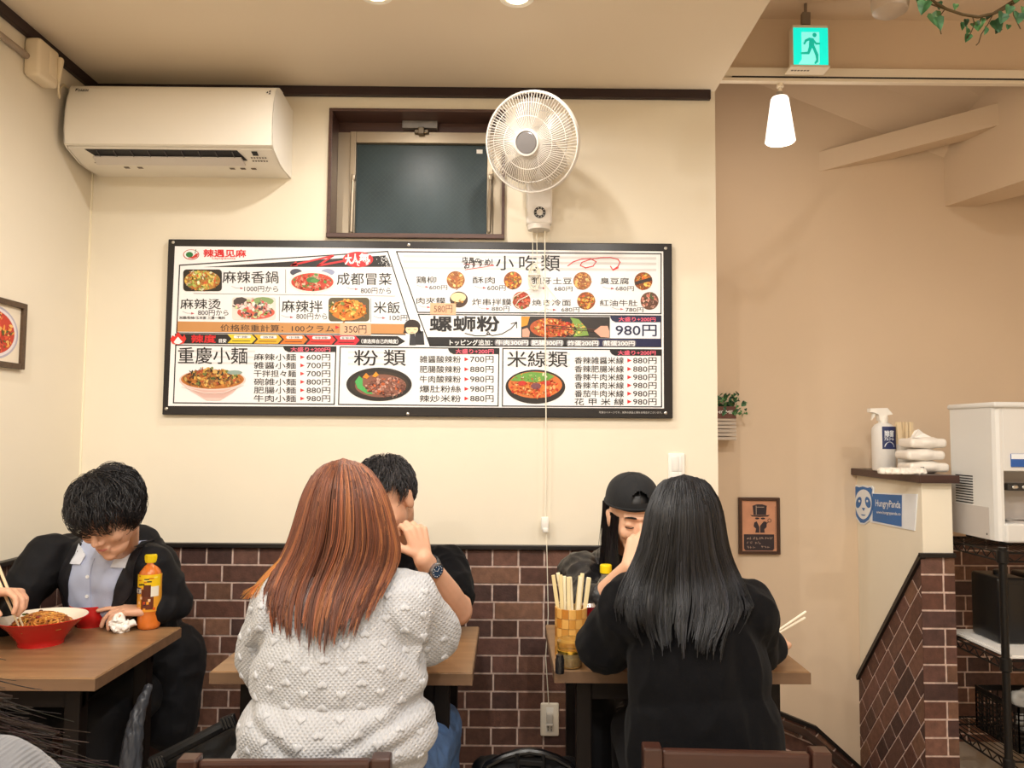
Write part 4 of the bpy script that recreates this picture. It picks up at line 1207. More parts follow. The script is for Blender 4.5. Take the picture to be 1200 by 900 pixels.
LEAF = [lin(c) for c in ('#2f5a3a', '#3d6f45', '#4c7d4a', '#2a4a34', '#557f4e', '#33563c')]
for x, y, s in ((1086, 0, 0.045), (1092, 24, 0.042), (1098, 27, 0.034), (1084, 8, 0.035), (1134, 37, 0.022), (1140, 32, 0.024), (1136, 44, 0.02), (1147, 34, 0.022), (1152, 25, 0.02), (1156, 36, 0.02), (1166, 30, 0.034), (1176, 22, 0.032), (1184, 12, 0.026), (1194, 22, 0.034), (1198, 14, 0.03), (1182, 32, 0.014), (1128, 30, 0.02), (1190, 3, 0.02), (1120, 8, 0.016), (1145, 28, 0.018), (1160, 20, 0.018), (1100, 6, 0.02), (1208, 5, 0.03), (1080, -14, 0.04), (1090, -20, 0.04), (1205, -10, 0.035), (1170, 36, 0.022), (1132, 26, 0.018)):
    leaf(w, P(x, y - s * 200, IY - 0.02 + rnd.uniform(-.03, .03)), s * 1.15, rnd.uniform(-.6, .6), rnd.uniform(-.5, .4), rnd.uniform(-.5, .5), rnd.choice(LEAF))
w.build('leaves', m_leaf, ivy)

# planter box on the far wall
px0, px1 = 0.88, P(863, 490, FAR_Y - 0.1).x
pz0, pz1 = P(855, 516, FAR_Y - 0.1).z, P(855, 476, FAR_Y - 0.1).z
pb = thing('planter_box', (px1, FAR_Y, pz0), 'small slatted wooden planter of ivy on the far wall beside the cream wall edge', 'planter')
w = MB()
n = 9
for k in range(n):
    z0 = pz0 + (pz1 - pz0) * k / n
    w.box((px0, FAR_Y - 0.1, z0 + 0.001), (px1, FAR_Y, pz0 + (pz1 - pz0) * (k + 1) / n - 0.002), 0.002)
w.build('slatted_box', mat('slat_grey', '#c9bcae', 0.6), pb)
w = MB(); w.box((px0, FAR_Y - 0.104, pz0 + (pz1 - pz0) * 0.64), (px1 - 0.002, FAR_Y - 0.099, pz1 - 0.001)); plab = w.build('label_plate', mat('label_brown', '#6a4236', 0.5), pb)
w = MB(); write(w, 'HOME', (px1 - 0.085, FAR_Y - 0.1046, pz1 - 0.033), (0.068, 0, 0), (0, 0, 0.014), 0.02); w.build('lettering', m_white, plab)
w = MB()
for k in range(70):
    c = V((rnd.uniform(px0, px1 + 0.015), FAR_Y - 0.05 + rnd.uniform(-.06, .05), pz1 + rnd.uniform(0.0, 0.06)))
    leaf(w, c, rnd.uniform(0.014, 0.026), rnd.uniform(-1.5, 1.5), rnd.uniform(-1, 1), rnd.uniform(-1, 1), rnd.choice(LEAF))
for k in range(22):
    c = V((px1 + rnd.uniform(-0.03, 0.05), FAR_Y - 0.08 + rnd.uniform(-.04, .04), pz1 + rnd.uniform(-0.03, 0.03)))
    leaf(w, c, rnd.uniform(0.012, 0.022), rnd.uniform(-1.5, 1.5), rnd.uniform(-1, 1), rnd.uniform(-1, 1), rnd.choice(LEAF))
for k in range(6):
    c = V((px0 + 0.06 + rnd.uniform(-.02, .05), FAR_Y - 0.108, pz1 - rnd.uniform(0.0, 0.05)))
    leaf(w, c, rnd.uniform(0.012, 0.02), rnd.uniform(-.4, .4), rnd.uniform(-.4, .4), rnd.uniform(-.5, .5), rnd.choice(LEAF))
w.build('ivy', m_leaf, pb)

# framed poster of the gentleman in a top hat
PY = FAR_Y - 0.02
fr = thing('framed_poster', P(890, 650, FAR_Y), 'small dark framed poster of a gentleman in a top hat on the far wall', 'poster')
a, b = P(866, 583, PY), P(915, 650, PY)
x0, x1, z0, z1 = a.x, b.x, b.z, a.z
m_pf = wood_mat('poster_frame', '#4f3222', '#3f281c', 0.4)
w = MB(); t = 0.014
w.box((x0, PY, z0), (x0 + t, FAR_Y, z1), 0.002); w.box((x1 - t, PY, z0), (x1, FAR_Y, z1), 0.002); w.box((x0 + t, PY, z0), (x1 - t, FAR_Y, z0 + t), 0.002); w.box((x0 + t, PY, z1 - t), (x1 - t, FAR_Y, z1), 0.002)
w.build('frame', m_pf, fr)
w = MB(); w.box((x0 + t, PY + 0.008, z0 + t), (x1 - t, PY + 0.012, z1 - t)); w.build('print_sheet', mat('poster_paper', '#c98f6e', 0.6, noise_amt=0.18, noise_scale=14), fr)


def pp(u, v, k=1): return V((x0 + (x1 - x0) * u, PY + 0.008 - 0.0005 * k, z1 - (z1 - z0) * v))


m_pi = mat('poster_ink', '#33282c', 0.6)
w = MB()


def ppoly(pts, k=1): w.add([pp(u, v, k) for u, v in pts], [tuple(range(len(pts)))])


ppoly([(0.12, 0.65), (0.86, 0.65), (0.86, 0.90), (0.82, 0.935), (0.16, 0.935), (0.12, 0.90)])
ppoly([(0.34, 0.145), (0.45, 0.12), (0.58, 0.12), (0.69, 0.145), (0.67, 0.29), (0.68, 0.31), (0.35, 0.31), (0.36, 0.29)])
ppoly([(0.28, 0.305), (0.35, 0.315), (0.68, 0.315), (0.76, 0.30), (0.72, 0.335), (0.5, 0.345), (0.32, 0.335)])
for cx_ in (0.45, 0.59): ppoly([(cx_ + 0.055 * math.cos(q), 0.37 + 0.017 * math.sin(q)) for q in [2 * PI * k / 14 for k in range(14)]])
ppoly([(0.38, 0.44), (0.44, 0.42), (0.50, 0.52), (0.50, 0.62), (0.40, 0.62), (0.42, 0.55), (0.36, 0.51)]); ppoly([(0.68, 0.43), (0.61, 0.42), (0.52, 0.50), (0.52, 0.62), (0.63, 0.62), (0.62, 0.56), (0.68, 0.52)])
for k in range(16):
    q0_, q1_ = 2 * PI * k / 16, 2 * PI * (k + 1) / 16
    ppoly([(0.75 + 0.048 * math.cos(q0_), 0.405 + 0.036 * math.sin(q0_)), (0.75 + 0.048 * math.cos(q1_), 0.405 + 0.036 * math.sin(q1_)), (0.75 + 0.034 * math.cos(q1_), 0.405 + 0.026 * math.sin(q1_)), (0.75 + 0.034 * math.cos(q0_), 0.405 + 0.026 * math.sin(q0_))])
ppoly([(0.715, 0.425), (0.73, 0.435), (0.66, 0.475), (0.65, 0.465)])
for k in range(24): 
    v_ = 0.16 + 0.75 * k / 24; ppoly([(0.885, v_), (0.905, v_), (0.905, v_ + 0.012), (0.885, v_ + 0.012)])
w.build('printed_figure', m_pi, fr)
w = MB(); rnd = random.Random(3)
for row, (v_, segs) in enumerate(((0.695, [(0.19, 0.83)]), (0.775, [(0.19, 0.33), (0.39, 0.60)]), (0.85, [(0.19, 0.46), (0.54, 0.82)]))):
    for (u0, u1) in segs:
        n = int((u1 - u0) / 0.07)
        for k in range(n):
            u = u0 + k * 0.07
            for q in range(5):
                uu, vv = u + rnd.uniform(0, 0.045), v_ + rnd.uniform(0, 0.035)
                if rnd.random() < 0.5: ppoly([(uu, vv), (uu + 0.03, vv), (uu + 0.03, vv + 0.007), (uu, vv + 0.007)], 2)
                else: ppoly([(uu, vv), (uu + 0.01, vv), (uu + 0.01, vv + 0.02), (uu, vv + 0.02)], 2)
w.v = [tuple(p) for p in w.v]
ppoly([(0.42, 0.145), (0.435, 0.145), (0.435, 0.30), (0.42, 0.30)], 2); ppoly([(0.435, 0.165), (0.62, 0.165), (0.62, 0.175), (0.435, 0.175)], 2)
w.build('printed_lettering', mat('poster_text', '#b59a86', 0.6), fr)

# delivery-service sign on the stair side of the partition
sg = thing('delivery_sign', (HX0, 3.2, 1.0), 'blue and white panda delivery sign stuck on the side of the cream partition', 'sign')
SX = HX0 - 0.004


def onp(px, py, k=0):
    d = ROT @ V(((px - 600) / FOCAL, 1.0, -(py - 450) / FOCAL))
    return EYE + d * ((SX - 0.0006 * k) / d.x)


def sp(mbx, pix, k): mbx.add([onp(x, y, k) for x, y in pix], [tuple(range(len(pix)))])


m_blue = mat('sign_blue', '#1a66b0', 0.35); m_swhite = mat('sign_white', '#e9edf2', 0.35)
w = MB()
w.prism([onp(x, y) for x, y in ((1020, 577.5), (1074.5, 579), (1071.5, 622), (1020, 612))], (0.004, 0, 0))
HEAD = [(1000.2, 569), (1003, 568.2), (1006, 569.3), (1011, 568.4), (1017, 570), (1021, 569.2), (1023.4, 572), (1022.6, 577), (1024.2, 584), (1024.6, 594), (1022.5, 603), (1018.5, 610.5), (1013, 614.8), (1008, 614.2), (1003, 607), (999.6, 597), (998.8, 585), (1000.4, 577)]
w.prism([onp(x, y, 1) for x, y in HEAD], (0.005, 0, 0))
w.build('sign_board', m_swhite, sg)
w = MB()
sp(w, [(1022.5, 578.6), (1056.8, 580.2), (1056.6, 617.2), (1022.5, 610.5)], 2)
hc = (1011.6, 591)
inset = [(hc[0] + (x - hc[0]) * 0.90, hc[1] + (y - hc[1]) * 0.92) for x, y in HEAD]
sp(w, inset, 3); w.build('blue_field', m_blue, sg)
w = MB()
sp(w, [(1011.8 + 9.6 * math.cos(q) * (1 - 0.12 * math.sin(q)), 591 + 17.5 * math.sin(q)) for q in [2 * PI * k / 28 for k in range(28)]], 4)
w.build('white_face', m_swhite, sg)
w = MB()
for s_, cx_ in ((1, 1006.3), (-1, 1017)):
    sp(w, [(cx_ + 3.2 * math.cos(q) - 1.2 * s_ * math.sin(q), 588.8 + 6.6 * math.sin(q)) for q in [2 * PI * k / 18 for k in range(18)]], 5)
sp(w, [(1009.8, 595), (1013.8, 595.3), (1012, 599)], 5); sp(w, [(1008.6, 602.6), (1014.6, 603.4), (1013, 604.6), (1010, 604)], 5)
w.build('blue_features', m_blue, sg)
w = MB()
for cx_ in (1007, 1016.2): sp(w, [(cx_ + 1.2 * math.cos(q), 587.2 + 1.5 * math.sin(q)) for q in [2 * PI * k / 10 for k in range(10)]], 6)
for s_, x0_, y0_, x1_, y1_, dy in (('HungryPanda', 1026, 585.5, 1055.2, 595.5, 2.6), ('www.hungrypanda.co', 1027, 598.2, 1055.4, 602.6, 2.6)):
    o = onp(x0_, y1_, 4); write(w, s_, o, onp(x1_, y1_ + dy, 4) - o, onp(x0_, y0_, 4) - o, 0.012)
w.build('lettering', m_swhite, sg)

# things on the counter cap
CZ = HTOP + 0.03
tx = 1.60
sb_ = thing('spray_bottle', (tx, 3.27, CZ), 'white trigger spray bottle with navy label on the dark counter cap', 'spray bottle')
k = 3.27 / FOCAL
bx = P(1036, 540, 3.27).x
bw = 13.2 * k
tz = lambda py: P(1036, py, 3.27).z
w = MB()
prof = [(bw * 0.92, CZ), (bw, CZ + 0.006), (bw, tz(506)), (bw * 0.96, tz(502)), (bw * 0.75, tz(498)), (bw * 0.36, tz(495)), (bw * 0.34, tz(494))]
w.lathe([(r, z - CZ) for r, z in prof], (bx, 3.27, CZ), 32); w.build('bottle_body', mat('hdpe', '#f3efe9', 0.35, trans=0.15), sb_, smooth=True, angle=60)
w = MB(); w.lathe([(bw * 0.40, 0), (bw * 0.42, 0.022), (bw * 0.3, 0.028)], (bx, 3.27, tz(495)), 24); w.build('collar', m_white, sb_, smooth=True)
w = MB()
w.prism([P(x, y, 3.255) for x, y in ((1020, 478.6), (1040, 478), (1046.5, 485.5), (1040, 486.6), (1038.5, 493), (1031, 493), (1030, 486), (1025, 483.6), (1020, 483))], (0, 0.03, 0)); w.build('spray_head', m_white, sb_)
w = MB(); w.prism([P(x, y, 3.265) for x, y in ((1023, 484), (1026.5, 484.4), (1024.6, 489), (1021.8, 492.4), (1022.6, 488))], (0, 0.012, 0)); w.build('trigger', m_white, sb_)
w = MB(); vs, fs = [], []
for j, py in enumerate((500, 526)):
    for i in range(13):
        a_ = -PI / 2 - 0.55 + 1.45 * i / 12
        vs.append((bx + (bw + 0.0008) * math.cos(a_), 3.27 + (bw + 0.0008) * math.sin(a_), tz(py)))
w.add(vs, [(i, i + 1, 13 + i + 1, 13 + i) for i in range(12)]); lab = w.build('bottle_label', mat('label_navy', '#2b3562', 0.4), sb_)
w = MB(); rnd = random.Random(9)
yy = 3.27 - bw - 0.0016
for s_, u0, u1, z0_, z1_ in (('除菌', 0.15, 0.85, 0.55, 0.82), ('アルコール', 0.12, 0.85, 0.38, 0.52)):
    lx0, lx1 = bx - bw * 0.52, bx + bw * 0.62
    write(w, s_, (lx0 + (lx1 - lx0) * u0, yy, tz(526) + (tz(500) - tz(526)) * z0_), ((lx1 - lx0) * (u1 - u0), 0, 0), (0, 0, (tz(500) - tz(526)) * (z1_ - z0_)), 0.03)
w.v = [(p[0], 3.27 - math.sqrt(max(bw * bw - (p[0] - bx) ** 2, 0)) - 0.0016, p[2]) for p in w.v]
cx_ = bx + 0.002
w.add([(cx_ + 0.02 * math.cos(q), 3.27 - math.sqrt(bw * bw - (0.002 + 0.02 * math.cos(q)) ** 2) - 0.0014, tz(524) + 0.001 + 0.022 * math.sin(q)) for q in [PI * k_ / 12 for k_ in range(13)]], [tuple(range(13))])
w.build('lettering', m_swhite, lab)

m_wipe = mat('wipe_pack', '#ece4da', 0.35, bump=0.3, bump_scale=40)
px = P(1085, 540, 3.08).x
specs = [(1086, 555, 541.5, 27, 'lowest'), (1083, 541.5, 527.5, 26, 'middle'), (1087, 527.5, 514, 25, 'topmost')]
for i, (cx_, yb_, yt_, hw_, nm) in enumerate(specs):
    c0, c1 = P(cx_, yb_, 3.06), P(cx_, yt_, 3.06)
    h = 0.046
    zc = CZ + 0.001 + i * 0.047
    pk = thing('wipe_pack', (c0.x, 3.09, zc), {'lowest': 'soft white pack of wet wipes lying on the counter cap, lowest of its stack', 'middle': 'soft white pack of wet wipes in the middle of the stack', 'topmost': 'opened white pack of wet wipes on top of the stack'}[nm], 'wet wipes', 'wet wipe packs on the counter cap')
    hw = hw_ * 3.06 / FOCAL * 0.86
    m = MB()
    m.ell((0, 0, 0), (hw * 0.9, 0.062, h * 0.62), M=Matrix.Translation((c0.x, 3.085 + 0.006 * i, zc + h / 2)))
    m.box((c0.x - hw, 3.03 + 0.006 * i, zc + 0.004), (c0.x + hw, 3.145 + 0.006 * i, zc + h - 0.006), 0.012)
    vs, nr, fs = melt(m, 0.004, 3)
    vs[:, 2] = np.clip(vs[:, 2], zc, zc + h)
    me = bpy.data.meshes.new('pack_body'); finish('pack_body', me, vs, fs, None, m_wipe, pk, None, True, 180)
    if nm == 'topmost':
        m = MB()
        base = V((c0.x - 0.015, 3.08, zc + h - 0.004))
        m.add([base + V(v) for v in ((-0.035, -0.02, 0), (0.04, -0.02, 0), (0.035, 0.02, 0), (-0.03, 0.02, 0), (-0.012, -0.008, 0.034), (0.012, 0.0, 0.018), (-0.02, 0.008, 0.028))], [(0, 1, 5), (0, 5, 4), (1, 2, 5), (2, 3, 6), (2, 6, 5), (3, 0, 4), (3, 4, 6), (4, 5, 6)]); m.build('pulled_wipe', mat('tissue', '#f4efe8', 0.9), pk, smooth=True)
    m = MB(); m.box((c0.x + (0.0 if i else -0.04), 3.028 + 0.006 * i, zc + 0.016), (c0.x + (0.014 if i else -0.026), 3.0295 + 0.006 * i, zc + 0.024)); m.build('printed_mark', m_dark, pk)
# folded cloth
m = MB(); c0 = P(1058, 553, 3.0)
for k_ in range(9):
    rx = random.Random(k_)
    m.cap((c0.x - 0.085 + 0.018 * k_, 2.965 + rx.uniform(0, 0.02), CZ + 0.010), 0.010 + rx.uniform(0, .004), (c0.x - 0.075 + 0.018 * k_, 3.02, CZ + 0.010), 0.012)
m.box((c0.x - 0.085, 2.955, CZ), (c0.x + 0.07, 3.03, CZ + 0.012), 0.004)
vs, nr, fs = melt(m, 0.003, 3); vs = wrinkle(vs, nr, 0.005, 40)
vs[:, 2] = np.maximum(vs[:, 2], CZ)
vs[:, 1] = np.minimum(vs[:, 1], 3.028)
me = bpy.data.meshes.new('folded_cloth'); o = finish('folded_cloth', me, vs, fs, None, mat('cloth_white', '#efe8dd', 0.95, noise_amt=0.1, noise_scale=90), None, (c0.x, 3.0, CZ), True, 180)
tag(o, 'crumpled white cloth lying at the front of the counter cap', 'cloth')
# bundle of wrapped chopsticks standing behind the packs
cs = thing('chopstick_cup', (1.655, 3.2, CZ), 'cup of pale wooden chopsticks behind the stack of wipe packs', 'chopsticks')
w = MB(); w.lathe([(0.028, 0), (0.032, 0.11), (0.030, 0.11), (0.026, 0.004), (0.0005, 0.004)], (1.625, 3.22, CZ), 24, cap=False); w.build('cup', mat('cup_clear', '#d8d2c8', 0.3), cs, smooth=True)
for k_ in range(10):
    rx = random.Random(k_ + 50)
    a_ = V((1.625 + rx.uniform(-.018, .018), 3.22 + rx.uniform(-.018, .018), CZ + 0.01)); b_ = a_ + V((rx.uniform(-.01, .01), rx.uniform(-.01, .01), 0.19))
    w = MB(); w.beam(a_, b_, 0.010, 0.005, up=(0, 1, 0)); w.build('chopstick', mat('paper_wrap', '#e3cda8', 0.7), cs)

# ---- water dispenser
DX0, DY0, DZ0, DZ1 = 1.71, 2.76, 0.945, 1.435
DXW = 0.46
wd = thing('water_dispenser', (DX0 + DXW / 2, 2.9, DZ0), 'large white water dispenser standing on the black wire rack', 'water dispenser')
m_dis = mat('dispenser_white', '#dcdad6', 0.35); m_disd = mat('dispenser_grey', '#c2bab4', 0.4)
w = MB()
fx = DX0 + 0.02
plan = [(DX0, 3.04), (DX0, DY0 + 0.02), (DX0 + 0.006, DY0 + 0.006), (DX0 + 0.016, DY0), (DX0 + 0.026, DY0)]
top_h = 1.155
# body in two tiers, with the recess left open between cheek and back
w.prism([(x, y, DZ0 + 0.012) for x, y in plan] + [(DX0 + 0.026, 3.04, DZ0 + 0.012)], (0, 0, DZ1 - DZ0 - 0.02))
w.box((DX0 + 0.026, DY0, 1.20), (DX0 + DXW, 3.04, DZ1 - 0.008), 0.004)
w.box((DX0 + 0.026, DY0 + 0.11, DZ0 + 0.012), (DX0 + DXW, 3.04, 1.2))
w.box((DX0 + 0.022, DY0 - 0.01, DZ0 + 0.008), (DX0 + DXW, DY0 + 0.11, DZ0 + 0.075), 0.008)
w.box((DX0 + 0.36, DY0, DZ0 + 0.02), (DX0 + DXW, DY0 + 0.12, 1.21))
w.build('body', m_dis, wd)
w = MB(); w.box((DX0 - 0.006, DY0 - 0.012, DZ1 - 0.012), (DX0 + DXW + 0.005, 3.05, DZ1 + 0.008), 0.008, seg=3); w.build('top_cover', m_dis, wd, smooth=True)
w = MB(); w.prism([(DX0 - 0.002, 3.035, DZ0 + 0.012), (DX0 - 0.002, DY0 + 0.045, DZ0 + 0.012), (DX0 - 0.002, DY0 + 0.045, DZ0 + 0.125), (DX0 - 0.002, 3.035, DZ0 + 0.125)], (0.004, 0, 0)); w.build('lower_side_panel', m_disd, wd)
w = MB()
for k_ in range(11):
    z = 1.075 + k_ * 0.0098; w.box((DX0 - 0.0015, 2.90, z), (DX0 + 0.002, 3.01, z + 0.0042))
w.build('vent_slot', m_dark, wd)
w = MB(); w.box((DX0 + 0.052, DY0 - 0.004, 1.215), (DX0 + 0.24, DY0 + 0.001, 1.262), 0.002); lp = w.build('name_plate', mat('plate_blue', '#2c5ba6', 0.3), wd)
w = MB(); w.box((DX0 + 0.053, DY0 - 0.0046, 1.243), (DX0 + 0.24, DY0 - 0.003, 1.261)); w.build('white_band', m_swhite, lp)
w = MB(); w.box((DX0 + 0.03, DY0 + 0.104, DZ0 + 0.08), (DX0 + 0.355, DY0 + 0.109, 1.195)); w.build('recess_back', m_disd, wd)
w = MB(); w.box((DX0 + 0.065, DY0 + 0.04, 1.13), (DX0 + 0.30, DY0 + 0.105, 1.155), 0.004); tp = w.build('spout_bar', mat('spout_dark', '#3a3836', 0.3, 0.3), wd)
w = MB()
for k_ in range(3): w.ell((DX0 + 0.09 + 0.035 * k_, DY0 + 0.038, 1.143), (0.012, 0.005, 0.008))
w.build('push_button', mat('chrome', '#d5d5d2', 0.15, 1.0), tp, smooth=True)
w = MB(); w.lathe([(0.0005, 0), (0.12, 0), (0.125, 0.006), (0.115, 0.006), (0.11, 0.002)], (DX0 + 0.19, DY0 + 0.06, DZ0 + 0.075), 36, cap=False); w.v = [(p[0], DY0 + 0.055 + (p[1] - DY0 - 0.06) * 0.45, p[2]) for p in w.v]; w.build('drip_tray', m_disd, wd, smooth=True)
w = MB(); w.lathe([(0.004, 0), (0.004, 0.002), (0.0005, 0.003)], (DX0, DY0 + 0.06, DZ0 + 0.03), 10, axis=(-1, 0, 0)); w.build('screw', m_dark, wd)
for x in (DX0 + 0.05, DX0 + DXW - 0.05):
    for y in (2.80, 3.0):
        w = MB(); w.lathe([(0.02, 0.0), (0.022, 0.013)], (x, y, DZ0 - 0.001), 16); w.build('foot', m_dark, wd)

# ---- wire rack
m_rack = mat('rack_black', '#1b1918', 0.35, 0.4)
rk = thing('wire_rack', (1.95, 2.9, 0), 'black wire shelving rack below the water dispenser', 'rack')
RXA, RXB, RYA, RYB = 1.686, 2.27, 2.70, 3.12
for x in (RXA, RXB):
    for y in (RYA, RYB):
        w = MB(); w.tube([(x, y, 0.0), (x, y, 0.945)], 0.0125, 14)
        for k_ in range(34): w.lathe([(0.0128, 0), (0.0132, 0.002), (0.0128, 0.004)], (x, y, 0.05 + 0.0254 * k_), 14, cap=False)
        w.build('post', m_rack, rk, smooth=True)
for z in (0.925, 0.565, 0.235):
    w = MB()
    for y in (RYA, RYB): w.tube([(RXA, y, z), (RXB, y, z)], 0.0035, 6); w.tube([(RXA, y, z - 0.028), (RXB, y, z - 0.028)], 0.0035, 6); w.tube([(RXA + (RXB - RXA) * j / 14, y, z - 0.028 * (j % 2)) for j in range(15)], 0.0025, 5)
    for x in (RXA, RXB): w.tube([(x, RYA, z), (x, RYB, z)], 0.0035, 6); w.tube([(x, RYA, z - 0.028), (x, RYB, z - 0.028)], 0.0035, 6); w.tube([(x, RYA + (RYB - RYA) * j / 14, z - 0.028 * (j % 2)) for j in range(15)], 0.0025, 5)
    for j in range(1, 26): w.tube([(RXA + (RXB - RXA) * j / 26, RYA, z + 0.002), (RXA + (RXB - RXA) * j / 26, RYB, z + 0.002)], 0.0018, 5)
    for x in (RXA, RXB):
        for y in (RYA, RYB): w.lathe([(0.014, -0.035), (0.019, -0.03), (0.018, 0.008), (0.014, 0.012)], (x, y, z), 14, cap=False)
    w.build('shelf', m_rack, rk, smooth=True)
w = MB()
sh = [(RXA + 0.02, RYA + 0.01), (RXB - 0.01, RYA + 0.005), (RXB - 0.01, RYB - 0.05), (RXA + 0.02, RYB - 0.05)]
w.prism([(x, y, 0.571) for x, y in sh], (0, 0, 0.006)); w.prism([(x + 0.01, y + 0.004, 0.577) for x, y in sh], (0, 0, 0.004))
tag(w.build('paper_sheet', mat('paper', '#e8e6e2', 0.8), loc=(1.95, 2.9, 0.571)), 'white paper lining on the middle shelf of the wire rack', 'paper')
for i, (x, dx, h, lab_) in enumerate(((1.76, 0.11, 0.235, 'tall black box on the rack shelf nearest the brick partition'), (1.91, 0.14, 0.24, 'tall black box on the rack shelf right of the post'))):
    w = MB(); w.box((x, 2.80 + 0.05 * (1 - i), 0.5815), (x + dx, 3.02, 0.58 + h), 0.012, seg=3); w.box((x + 0.02, 2.798 + 0.05 * (1 - i), 0.60), (x + dx - 0.02, 2.802 + 0.05 * (1 - i), 0.56 + h), 0.001)
    w.lathe([(0.02, 0), (0.02, 0.015), (0.015, 0.018)], (x + dx / 2, 2.93, 0.58 + h), 20)
    tag(w.build('storage_box', mat('box_black', '#141314', 0.3), loc=(x, 2.9, 0.5815), smooth=True), lab_, 'box')
bk = thing('plastic_basket', (1.92, 2.8, 0.24), 'black plastic lattice basket of bags on the lowest rack shelf', 'basket')
w = MB()
bx0_, bx1_, by0_, by1_, bz0_, bz1_ = 1.755, 2.14, 2.75, 3.0, 0.241, 0.395
w.box((bx0_, by0_, bz1_ - 0.02), (bx1_, by0_ + 0.006, bz1_)); w.box((bx0_, by1_ - 0.006, bz1_ - 0.02), (bx1_, by1_, bz1_)); w.box((bx0_, by0_, bz1_ - 0.02), (bx0_ + 0.006, by1_, bz1_)); w.box((bx1_ - 0.006, by0_, bz1_ - 0.02), (bx1_, by1_, bz1_)); w.box((bx0_, by0_, bz0_), (bx1_, by1_, bz0_ + 0.005))
for j in range(20):
    x = bx0_ + (bx1_ - bx0_ - 0.004) * j / 19; w.box((x, by0_, bz0_), (x + 0.004, by0_ + 0.004, bz1_)); w.box((x, by1_ - 0.004, bz0_), (x + 0.004, by1_, bz1_))
for j in range(13):
    y = by0_ + (by1_ - by0_ - 0.004) * j / 12; w.box((bx0_, y, bz0_), (bx0_ + 0.004, y + 0.004, bz1_)); w.box((bx1_ - 0.004, y, bz0_), (bx1_, y + 0.004, bz1_))
for j in range(8):
    z = bz0_ + 0.018 * j; w.box((bx0_, by0_, z), (bx1_, by0_ + 0.004, z + 0.004)); w.box((bx0_, by0_, z), (bx0_ + 0.004, by1_, z + 0.004)); w.box((bx1_ - 0.004, by0_, z), (bx1_, by1_, z + 0.004))
w.build('lattice', m_rack, bk)
m = MB(); rnd = random.Random(6)
for k_ in range(14): m.ell((rnd.uniform(1.81, 2.07), rnd.uniform(2.81, 2.94), rnd.uniform(0.29, 0.40)), (rnd.uniform(.03, .05), 0.035, rnd.uniform(.02, .04)))
o = blob('plastic_bags', m, 0.006, mat('clear_bag', '#d9d7d2', 0.25, trans=0.3), None, (1.92, 2.82, 0.26), 2, dict(amp=0.02, scale=22))
tag(o, 'crumpled clear plastic bags heaped in the black basket', 'bags', kind='stuff')

# framed noodle picture on the left wall
fp_ = thing('framed_noodle_picture', (LEFT_X, 2.45, 1.51), 'brown framed picture of a red noodle bowl on the left wall', 'picture')
y0_, y1_ = 2.25, 2.605
za_, zb_2 = 1.517, 1.735
w = MB(); t = 0.018
FXX = LEFT_X + 0.018
w.box((LEFT_X, y0_, za_), (FXX, y0_ + t, zb_2), 0.002); w.box((LEFT_X, y1_ - t, za_), (FXX, y1_, zb_2), 0.002); w.box((LEFT_X, y0_ + t, za_), (FXX, y1_ - t, za_ + t), 0.002); w.box((LEFT_X, y0_ + t, zb_2 - t), (FXX, y1_ - t, zb_2), 0.002)
w.build('frame', wood_mat('pic_frame', '#5a4430', '#4a3828', 0.4), fp_)
w = MB(); w.box((LEFT_X, y0_ + t, za_ + t), (LEFT_X + 0.006, y1_ - t, zb_2 - t)); w.build('print_sheet', mat('pic_paper', '#efe2cc', 0.4), fp_)
w = MB(); cy_, cz_ = 2.45, 1.625
rnd = random.Random(4)


def fl(pts, k, t): w.add([(LEFT_X + 0.0062 + 0.0003 * k, y, z) for y, z in pts], [tuple(range(len(pts)))], t)


ell_ = lambda a, b, n=40: [(cy_ + a * math.cos(2 * PI * q / n), cz_ + b * math.sin(2 * PI * q / n)) for q in range(n)]
fl(ell_(0.128, 0.086), 1, lin('#b9b2c0')); fl(ell_(0.12, 0.079), 2, lin('#e8dfe0')); fl(ell_(0.108, 0.07), 3, lin('#c9402c'))
for q in range(160):
    r = math.sqrt(rnd.random()); a_ = rnd.uniform(0, 2 * PI); s_ = rnd.uniform(0.004, 0.012); ro = rnd.uniform(0, PI)
    yy, zz_ = cy_ + 0.1 * r * math.cos(a_), cz_ + 0.063 * r * math.sin(a_)
    fl([(yy + s_ * math.cos(b_) * math.cos(ro) - s_ * 0.4 * math.sin(b_) * math.sin(ro), zz_ + s_ * math.cos(b_) * math.sin(ro) + s_ * 0.4 * math.sin(b_) * math.cos(ro)) for b_ in [2 * PI * j / 8 for j in range(8)]], 4 + q * 0.05, lin(rnd.choice(['#e05a3a', '#f0a04a', '#c9352a', '#7a2a20', '#e88a50', '#f2c070', '#5c6a34'])))
w.build('printed_dish', m_print, fp_)
# ================================================================== TABLES, CHAIRS AND WHAT STANDS ON THEM
TZ = 0.72
m_top = wood_mat('table_laminate', '#977451', '#7c5d40', 0.34, axis='X', scale=2.6)
m_edge = wood_mat('table_edge', '#7a5e47', '#6a503b', 0.4, axis='X', scale=3)
m_chair = wood_mat('chair_wood', '#43281f', '#362019', 0.32, axis='X', scale=4, coat=0.15)
m_leg = mat('leg_dark', '#130d0b', 0.5, spec=0.25)


